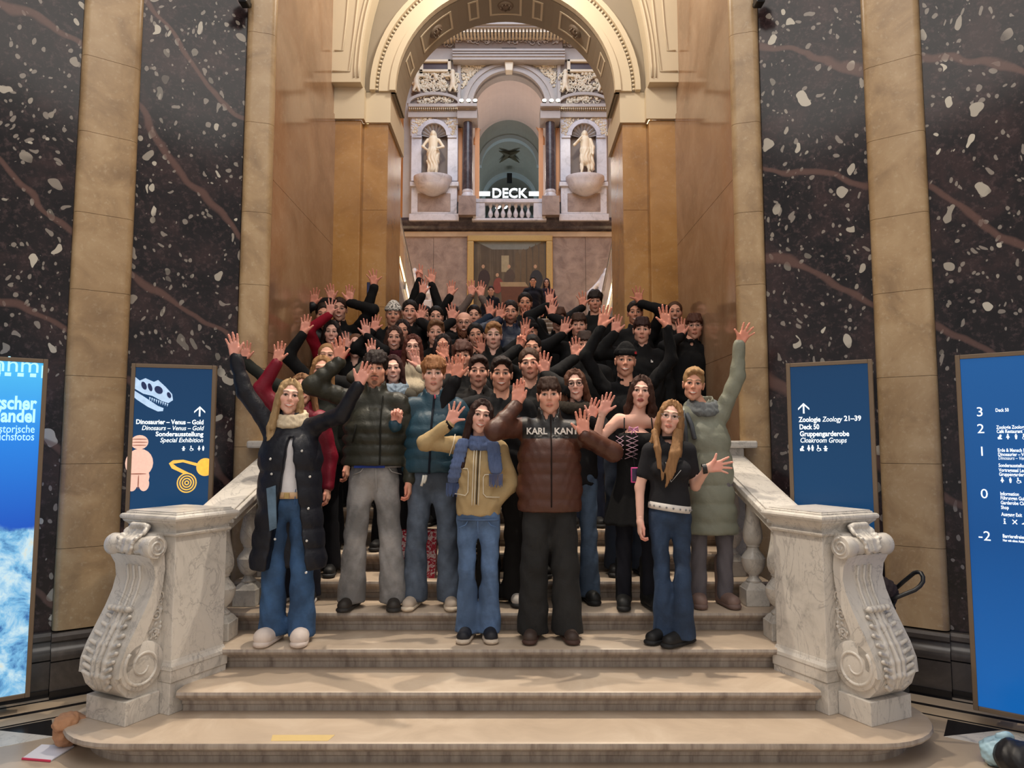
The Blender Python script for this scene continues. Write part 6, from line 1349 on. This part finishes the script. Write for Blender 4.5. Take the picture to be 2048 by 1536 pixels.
for a in (((848, 950), (846, 962), (843, 972)), ((853, 950), (851, 960), (848, 966))): MB().tube([Vector((PW(p, *c)[0], p['Y'] - .16, PW(p, *c)[1])) for c in a], .01, 6).build('drawstring', fabric((222, 220, 212)), p['root'], smooth=True)
strip(p, onfront(p, p['top'], [PW(p, 867, 788), PW(p, 868, 796)], .004), .006, (226, 96, 116), 'zip_pull')
def cutd(f, i): f.box(A3(i['bX'], i['Y'], i['zh'](.925) + .3), A3(.5, .5, .3), k=.01, mode='-')
p = person(1282, 750, 1.72, 'person in black laced corset dress with bare shoulders and dark red lips', n=4, oy=-.08, sex='f', lod=0, hair=('mid', (66, 42, 34)), skin=4, top=None, legs=(24, 25, 34), flare=.05, shoes=('boot', (18, 18, 19), (16, 16, 17)), face=('lipstick',), smile=0, bare=True, R=(1212, 806, 18, 'open', .1), L=(1361, 966, 120, 'relaxed', .2, (1, .4, -.4)), roll=4, yaw=-4, bx=1268)
f = SDF(.011, .03); b = p['bX']; Yp = p['Y']; zh = p['zh']
f.cone(A3(b, Yp, zh(.875)), A3(b, Yp, zh(.72)), .112, .098, (1, 0, 0), 1.34); f.cone(A3(b, Yp, zh(.72)), A3(b, Yp, zh(.44)), .1, .2, (1, 0, 0), 1.2)
for s in (-1, 1): f.ell(p['ch'] + A3(s * .07, -.088, .0), (.078, .07, .076))
f.box(A3(b, Yp, zh(.908) + .3), A3(.5, .5, .3), k=.012, mode='-'); f.box(A3(b, Yp, zh(.43) - .3), A3(.7, .5, .3), k=.01, mode='-'); V, Q = f.solve(lambda q: .006 * np.sin(np.arctan2(q[:, 0] - b, q[:, 1] - Yp) * 11) * np.clip((zh(.7) - q[:, 2]) * 4, 0, 1)); dr = link('corset_dress', np_mesh('corset_dress', V, Q), fabric((17, 17, 19)), p['root'])
for s in (-1, 1): strip(p, [p['nb'] + A3(s * .1, -.045, -.03), p['ch'] + A3(s * .105, -.115, .05)], .005, (16, 16, 18), 'shoulder_strap')
for x0, x1, y0, n_ in ((1233, 1247, 872, 5), (1252, 1276, 872, 5)):
    for k in range(n_):
        ya, yb = y0 + k * 9, y0 + k * 9 + 10
        for u, v_ in (((x0, ya), (x1, yb)), ((x1, ya), (x0, yb))): strip(p, onfront(p, dr, [PW(p, *u), PW(p, (u[0] + v_[0]) / 2, (u[1] + v_[1]) / 2), PW(p, *v_)], .002), .0028, (206, 170, 186), 'corset_lace', 5)
bow = MB(); q = onfront(p, dr, [PW(p, 1268, 858)], .012)[0]
for s in (-1, 1): bow.tube([q, (q[0] + s * .03, q[1] - .006, q[2] + .012), (q[0] + s * .035, q[1], q[2] - .012), q], [.004, .01, .01, .004], 6); bow.tube([q, (q[0] + s * .02, q[1] - .003, q[2] - .045)], [.006, .004], 5)
bow.build('pink_bow', fabric((204, 140, 176)), p['root'], smooth=True)
wristband(p, 1, (120, 120, 124), .008, .031, 'bracelet')
lc = MB()
for k in range(15): q = onfront(p, dr, [PW(p, 1232 + k * 5, 846 + 6 * math.sin(k * pi / 7))], .004)[0]; lc.lathe([(.011, -.008), (.014, 0), (.009, .01)], 8, Matrix.Translation(q))
tag(lc.build('lace_trim', fabric((28, 26, 30)), p['root'], smooth=True), kind='stuff')
q = W(1270, 950, Yp - .2); ph = empty('phone_case', (q.x, q.y, q.z), 'pink phone case dangling at the hip of the corset dress', 'phone'); MB().box((q.x - .03, q.y - .008, q.z - .055), (q.x + .03, q.y + .004, q.z + .055), None).build('case', plain('pink_case', (206, 70, 140), .4, .3, 30), ph, bevel=.008); MB().box((q.x - .022, q.y - .0095, q.z - .045), (q.x + .022, q.y - .0078, q.z + .045)).build('screen', plain('phone_print', (60, 44, 76), .3, .5, 60), ph); MB().tube([(q.x, q.y, q.z + .05), (q.x - .01, q.y + .02, q.z + .16)], .003, 6).build('strap', fabric((20, 20, 22)), ph)
p = person(1386, 736, 1.72, 'person with short fair hair in long sage padded coat, one arm stretched high', n=4, oy=-.02, sex='f', lod=0, hair=('quiff', (168, 132, 92)), skin=1, top=('coat', (128, 130, 116)), collar='hood', legs=(106, 102, 108), flare=.058, shoes=('boot', (132, 108, 100), (120, 98, 92)), L=(1490, 668, 30, 'wide', .1, (.6, -.2, -.6)), R='down', bx=1415, roll=6, hem=.36, yaw=-2, quilt=.6)
scarf(p, (112, 116, 118), thick=.03, r=.085)
for c in (((1378, 825), (1388, 848), (1392, 878)), ((1370, 820), (1376, 850), (1378, 890))): strip(p, onfront(p, p['top'], [PW(p, *u) for u in c], .01), .017, (88, 92, 98), 'scarf_end', 6, 'knit')
strip(p, onfront(p, p['top'], [PW(p, x, y) for x, y in ((1402, 905), (1398, 930), (1400, 950))], .0), .004, (104, 106, 94), 'pocket_seam')
p = person(1003, 715, 1.80, 'smiling person with short dark hair in black jacket over a navy top', n=4, oy=.04, lod=0, hair=('quiff', (38, 26, 22)), skin=1, top=('jacket', (20, 20, 23)), collar='crew', legs=(34, 32, 32), flare=.1, shoes=('sneaker', (214, 206, 198), (40, 40, 42)), R=(915, 734, 6, 'open', .14, (-.9, -.3, -.4)), L='down')
p = person(1150, 737, 1.68, 'person with round glasses, brown hair and a dark fur-collared coat', n=4, oy=.1, sex='f', lod=0, hair=('mid', (92, 58, 42)), skin=4, top=('jacket', (24, 23, 26)), collar='fur', legs=(70, 88, 112), leg_style='denim', flare=.085, shoes=('boot', (20, 20, 20), (18, 18, 18)), glasses=((44, 34, 34), 1), L=(1188, 818, 18, 'open', .2, (.7, -.2, -.8)), roll=-4)
p = person(606, 746, 1.68, 'person in crimson jacket with sunglasses, half hidden behind the long black coat', n=4, oy=.12, sex='f', lod=0, hair=('long', (134, 96, 66)), skin=0, top=('puffer', (120, 18, 40)), quilt=0, legs=(24, 26, 38), flare=.075, shoes=('sneaker', (26, 26, 30), (206, 200, 196)), glasses=((28, 24, 28), 1), R=(558, 704, 12, 'open', .08, (-.9, -.1, -.5)), cuff=('r', (18, 18, 20)), roll=-6)
# ---- middle rows
p = person(645, 710, 1.68, 'person with fair hair behind the olive sleeve, in dark green coat and black glove', n=5, sex='f', hair=('long', (158, 118, 78)), skin=0, top=('jacket', (34, 36, 32)), R=(491, 702, 6, 'open', .0, (-.6, .3, -.7)), L='down', oy=.02)
wristband(p, -1, (16, 16, 18), .03, .036, 'glove', .012)
p = person(655, 684, 1.66, 'person in black jacket waving beside the polished wall, lower of two waving arms there', n=6, oy=.0, sex='f', hair=('tied', (150, 112, 76)), skin=0, R=(611, 648, 12, 'open', .1, (-.9, -.2, -.3)))
p = person(787, 709, 1.66, 'person with long dark auburn hair and a pale blue scarf', n=6, sex='f', hair=('long', (62, 34, 32)), skin=4, top=('jacket', (72, 68, 60)), R=(742, 697, -2, 'open', .1), roll=-3); scarf(p, (140, 156, 172))
p = person(826, 668, 1.68, 'person with long auburn hair and thin glasses in a cream sweater', sex='f', lod=0, hair=('long', (88, 46, 36)), skin=4, top=('sweater', (206, 192, 168)), L=(831, 716, -16, 'open', .22, (.9, -.2, -.5)), glasses=((96, 70, 62), 0), n=7)
p = person(925, 683, 1.76, 'person with tousled brown hair whose face is hidden behind raised hands', n=6, hair=('curly', (74, 42, 34)), R=(897, 734, -8, 'open', .1), skin=1)
p = person(957, 712, 1.75, 'person with side-swept dark hair and pale hoodie collar, mouth closed', n=5, hair=('quiff', (52, 34, 30)), skin=0, smile=0, top=('jacket', (30, 28, 28)), collar='hood', lod=0)
p = person(1059, 696, 1.78, 'person with cropped brown hair holding a raised palm beside the cheek', n=5, lod=0, hair=('slick', (72, 50, 38)), skin=0, smile=0, top=('jacket', (24, 23, 24)), collar='crew', L=(1090, 727, 4, 'open', .14, (.8, -.2, -.7)), roll=-4)
p = person(1250, 690, 1.80, 'person in black beanie with both arms stretched straight up', n=5, oy=.05, lod=0, hair=('none', (60, 42, 34)), skin=1, top=('sweater', (19, 19, 21)), collar='crew', R=(1208, 633, 12, 'open', .06, (-1, 0, 0)), L=(1331, 633, -10, 'open', .06, (1, 0, 0)), roll=3, legs=(52, 60, 76)); beanie(p, (20, 20, 22))
q_ = headmat(p) @ Vector((.075, -.055, .07)); MB().box((q_.x - .008, q_.y - .012, q_.z - .01), (q_.x + .008, q_.y + .004, q_.z + .01)).build('beanie_tag', fabric((160, 40, 44)), p['root'])
p = person(1169, 662, 1.76, 'person with dark fringe partly hidden beside the tall black sleeve', n=7, hair=('fringe', (50, 32, 26)), skin=0, smile=0, R=(1150, 695, -4, 'open', .18), legs=(40, 48, 70))
p = person(1157, 626, 1.75, 'person with short straight brown hair just right of a spread raised palm', hair=('fringe', (66, 44, 34)), skin=0, smile=0, R=(1130, 652, 14, 'open', .14, (-.8, -.2, -.6)), n=9)
p = person(1190, 582, 1.76, 'dark-haired person nearest the right stone sculpture, spread palm before the chin', hair=('curly', (36, 26, 24)), skin=1, smile=0, R=(1164, 599, -6, 'wide', .16), n=12)
p = person(1283, 634, 1.78, 'person with dark fringe in black jacket with a tiny white chest logo', lod=0, hair=('fringe', (54, 30, 28)), skin=0, smile=0, R=(1232, 649, 8, 'open', .12, (-.8, -.2, -.5)), n=8, roll=3); wristband(p, -1, (40, 120, 190), .012, .037)
q = onfront(p, p['top'], [PW(p, 1305, 722)], .004)[0]; MB().box((q[0] - .012, q[1] - .002, q[2] - .012), (q[0] - .004, q[1] + .002, q[2] + .014)).box((q[0] - .002, q[1] - .002, q[2] - .012), (q[0] + .008, q[1] + .002, q[2] + .004)).build('chest_logo', plain('white_print', (236, 230, 224)), p['root'])
p = person(1270, 602, 1.78, 'dark-haired person with a blue wristband on a hand held above the brow', hair=('short', (40, 28, 26)), skin=2, L=(1277, 590, -10, 'wide', .14, (1, -.2, -.3)), n=10); wristband(p, 1, (40, 120, 190), .012, .037)
p = person(1349, 601, 1.78, 'rearmost person on the right with hair drawn back and short beard', hair=('tied', (88, 60, 44)), skin=1, face=('beard',), n=10, oy=.1)
p = person(1388, 627, 1.76, 'person in glasses and black hooded jacket at the right wall, palm raised', lod=0, hair=('fringe', (86, 52, 40)), skin=0, smile=0, glasses=((120, 112, 108), 0), collar='hood', R=(1361, 655, -4, 'open', .14, (-.8, -.2, -.6)), n=9, oy=-.12, bx=1374)
p = person(1021, 601, 1.80, 'person with dark crew cut in a navy quilted jacket in the back rows', lod=0, hair=('short', (40, 30, 28)), skin=1, smile=0, top=('puffer', (26, 36, 58)), collar='high', R=(1000, 624, 8, 'open', .16, (-.8, -.2, -.6)), n=10, face=('beard',))
p = person(1050, 585, 1.80, 'bearded dark-haired person standing tallest below the painting', hair=('short', (30, 24, 24)), skin=2, smile=1, face=('beard',), R=(1051, 627, 0, 'open', .2), n=12, oy=-.1)
p = person(987, 645, 1.76, 'blond person with brushed-up hair and a black roll collar', lod=0, hair=('quiff', (176, 128, 84)), skin=4, smile=0, collar='high', n=8, top=('jacket', (24, 24, 24)))
p = person(952, 646, 1.74, 'person with black hair tilted behind the blond one, watch on raised wrist', hair=('short', (28, 24, 24)), skin=1, n=9, roll=-8, L=(963, 691, -14, 'open', .3, (.8, -.3, -.5))); wristband(p, 1, (190, 188, 186), .01, .036, 'watch')
p = person(928, 622, 1.76, 'bald person with ginger full beard and glasses', hair=('bald', (120, 74, 52)), skin=0, face=('beard', 'fullbeard'), glasses=((40, 34, 34), 0), R=(903, 625, -6, 'open', .16, (-.7, -.2, -.7)), n=9, oy=.1)
p = person(872, 640, 1.76, 'light-brown-haired person squinting in the left half of the crowd, no hand raised', hair=('quiff', (124, 88, 60)), skin=0, n=8, oy=.08)
p = person(886, 667, 1.68, 'person with long dark hair, palm held in front of the chin', sex='f', hair=('long', (40, 28, 28)), skin=1, n=7, oy=.12, L=(889, 701, -4, 'open', .25, (.8, -.2, -.7)))
p = person(820, 600, 1.79, 'person with sleek black hair, smiling, palm beside the left cheek', lod=0, hair=('slick', (30, 24, 24)), skin=0, n=10, L=(844, 626, 16, 'open', .14, (.8, -.2, -.7)))
g = G('patterned_knit'); v = g.co((1, 1, 1)); vo = g.n('TexVoronoi', {'Vector': v, 'Scale': 55.0}).outputs['Distance']
p = person(787, 606, 1.77, 'person in a black and white patterned beanie stretching one arm very high', hair=('none', (50, 36, 30)), skin=1, n=10, oy=.05, R=(746, 556, -10, 'wide', .1, (-1, -.2, -.3)), smile=0); beanie(p, (60, 60, 60), 'patterned_beanie', g.out(g.ramp(vo, [(.35, lin((24, 24, 26))), (.42, lin((206, 200, 192)))]), .9)); wristband(p, -1, (196, 196, 198), .011, .037, 'watch')
p = person(679, 595, 1.80, 'smiling person with swept-back brown hair in the top left of the group', lod=0, hair=('slick', (58, 40, 34)), skin=0, n=10, R=(661, 586, -8, 'open', .1, (-1, -.1, -.2)), L=(700, 588, 4, 'open', .1, (1, -.1, -.2)))
p = person(648, 606, 1.74, 'person in bulky black jacket against the left polished wall, hand by the face', n=10, oy=-.25, hair=('short', (48, 36, 30)), skin=1, top=('puffer', (18, 18, 22)), R=(629, 594, 10, 'open', .1, (-1, -.1, -.4)), bx=676)
p = person(642, 612, 1.72, 'hindmost person by the left polished wall, only one high hand showing', n=11, oy=.0, hair=('short', (30, 24, 24)), R=(640, 567, 22, 'closed', .1, (-1, 0, 0)), smile=0, bx=690)
p = person(664, 640, 1.70, 'person with a red sleeve and slim hand raised below the swept-back brown hair', n=8, oy=.1, sex='f', hair=('mid', (36, 28, 28)), top=('jacket', (140, 18, 40)), R=(661, 613, 8, 'wide', .14, (-.6, -.1, -.5)), skin=4, bx=672)
p = person(712, 665, 1.68, 'fair-skinned person with tied-back brown hair and both black sleeves raised', sex='f', hair=('tied', (110, 74, 52)), skin=4, n=8, oy=-.05, R=(691, 681, -8, 'open', .12, (-1, -.2, -.6)), L=(732, 655, -6, 'open', .12, (.8, -.2, -.5)))
p = person(789, 651, 1.70, 'person with shoulder-length brown hair and a thick maroon scarf', lod=0, sex='f', hair=('mid', (74, 50, 42)), skin=0, n=8, R=(751, 646, 18, 'open', .1, (-.9, -.2, -.6))); scarf(p, (62, 22, 30), thick=.042)
p = person(805, 638, 1.68, 'dark-haired person half hidden behind the maroon scarf wearer', sex='f', hair=('mid', (40, 28, 28)), skin=1, n=9, oy=.12, smile=0)
p = person(850, 612, 1.72, 'person at the back left with two arms thrust up in front of the wall', hair=('short', (24, 20, 20)), n=12, oy=.1, R=(838, 545, -6, 'peace', .1, (-1, 0, 0)), L=(864, 553, 2, 'open', .1, (1, 0, 0)), smile=0); wristband(p, 1, (18, 18, 20), .01, .037)
p = person(872, 612, 1.70, 'person with black sleeve up between the thrust arms at the back left', hair=('short', (30, 24, 22)), n=11, oy=.1, R=(846, 574, 4, 'open', .14, (-1, 0, -.2)), smile=0)
p = person(908, 612, 1.72, 'person at the back left of the painting, single palm raised left of the gilt frame', hair=('short', (36, 26, 24)), n=12, oy=.0, R=(902, 577, 4, 'open', .12, (-1, 0, -.4)), smile=0)
p = person(948, 610, 1.72, 'person in grey-brown patterned knit with both palms up at the gilt frame edge', hair=('short', (44, 32, 28)), n=12, oy=.05, top=('sweater', (110, 96, 90)), R=(942, 576, -4, 'open', .12, (-1, 0, -.4)), L=(963, 578, 6, 'open', .12, (1, 0, -.4)), smile=0); wristband(p, -1, (120, 80, 60), .01, .036)
p = person(976, 628, 1.72, 'person mostly hidden left of the navy quilted jacket, palm raised', hair=('short', (34, 26, 24)), n=10, oy=.12, R=(979, 617, -4, 'open', .2, (-.7, 0, -.6)), smile=0, skin=1, top=('jacket', (28, 40, 58)))
p = person(1058, 640, 1.72, 'person in black knit cap with one palm across the eyes', hair=('none', (30, 24, 24)), n=9, oy=-.05, R=(1050, 655, 4, 'open', .2, (-.7, -.2, -.7)), smile=0, skin=1); beanie(p, (24, 22, 24))
p = person(1064, 669, 1.74, 'dark-haired person holding up a two-finger sign', hair=('short', (30, 22, 22)), n=7, oy=.05, R=(1043, 676, 10, 'peace', .2, (-.8, -.2, -.6)), smile=0, skin=1)
p = person(1117, 614, 1.74, 'brown-haired person right of the painting with two open palms raised', hair=('fringe', (84, 54, 42)), n=10, oy=.1, R=(1099, 594, 2, 'open', .1, (-1, 0, -.3)), L=(1106, 616, 12, 'open', .24, (1, -.1, -.5)), smile=0, skin=0)
# ---- visitors on the landing
p = person(1066, 553, 1.75, 'small distant visitor in black hooded top in front of the painting', Y=18.2, lev=LZ, hair=('short', (30, 26, 28)), skin=0, top=('jacket', (26, 26, 36)), collar='hood', legs=(190, 186, 188))
p = person(982, 572, 1.68, 'small distant visitor in dark jacket left of the painted desk', Y=17.2, lev=LZ - .1, hair=('short', (60, 40, 40)), skin=4, top=('jacket', (30, 30, 40)))
p = person(1093, 556, 1.66, 'small distant visitor with long hair at the right edge of the painting', Y=18.4, lev=LZ, sex='f', hair=('long', (80, 70, 74)), skin=4, top=('jacket', (54, 44, 60)))
# phone held up in the crowd, gift bag on the step
q = W(740, 577, 7.45); ph = empty('phone', q, 'dark phone held up above the crowd near the patterned beanie', 'phone'); MB().box((q.x - .035, q.y - .005, q.z - .07), (q.x + .035, q.y + .005, q.z + .07)).build('phone_body', plain('phone_dark', (22, 26, 48), .3), ph, bevel=.008); MB().box((q.x - .03, q.y - .0065, q.z - .064), (q.x + .03, q.y - .0045, q.z + .064)).build('phone_screen', plain('phone_glass', (30, 40, 90), .15), ph)
q = W(836, 1150, 5.6); r = empty('gift_bag', (q.x, 5.62, 5 * RS), 'red and white patterned paper bag on the step behind the teal jacket', 'bag')
g = G('red_white_print'); v = g.co(); m_ = g.out(g.mix(g.ramp(g.noise(v, 26, 3, .6, 1.5), [(.5, 0.0), (.54, 1.0)]), lin((190, 26, 56)), lin((232, 208, 212))), .5)
zb_ = 5 * RS; MB().add([(q.x - .14, 5.52, zb_), (q.x + .14, 5.52, zb_), (q.x + .14, 5.66, zb_), (q.x - .14, 5.66, zb_), (q.x - .15, 5.55, zb_ + .36), (q.x + .15, 5.55, zb_ + .36), (q.x + .15, 5.64, zb_ + .36), (q.x - .15, 5.64, zb_ + .36)], [(3, 2, 1, 0), (0, 1, 5, 4), (1, 2, 6, 5), (2, 3, 7, 6), (3, 0, 4, 7)]).build('bag_body', m_, r)
for y in (5.55, 5.64): MB().tube([(q.x - .06, y, zb_ + .35), (q.x - .05, y, zb_ + .46), (q.x + .05, y, zb_ + .46), (q.x + .06, y, zb_ + .35)], .005, 6).build('handle', fabric((220, 210, 210)), r, smooth=True)
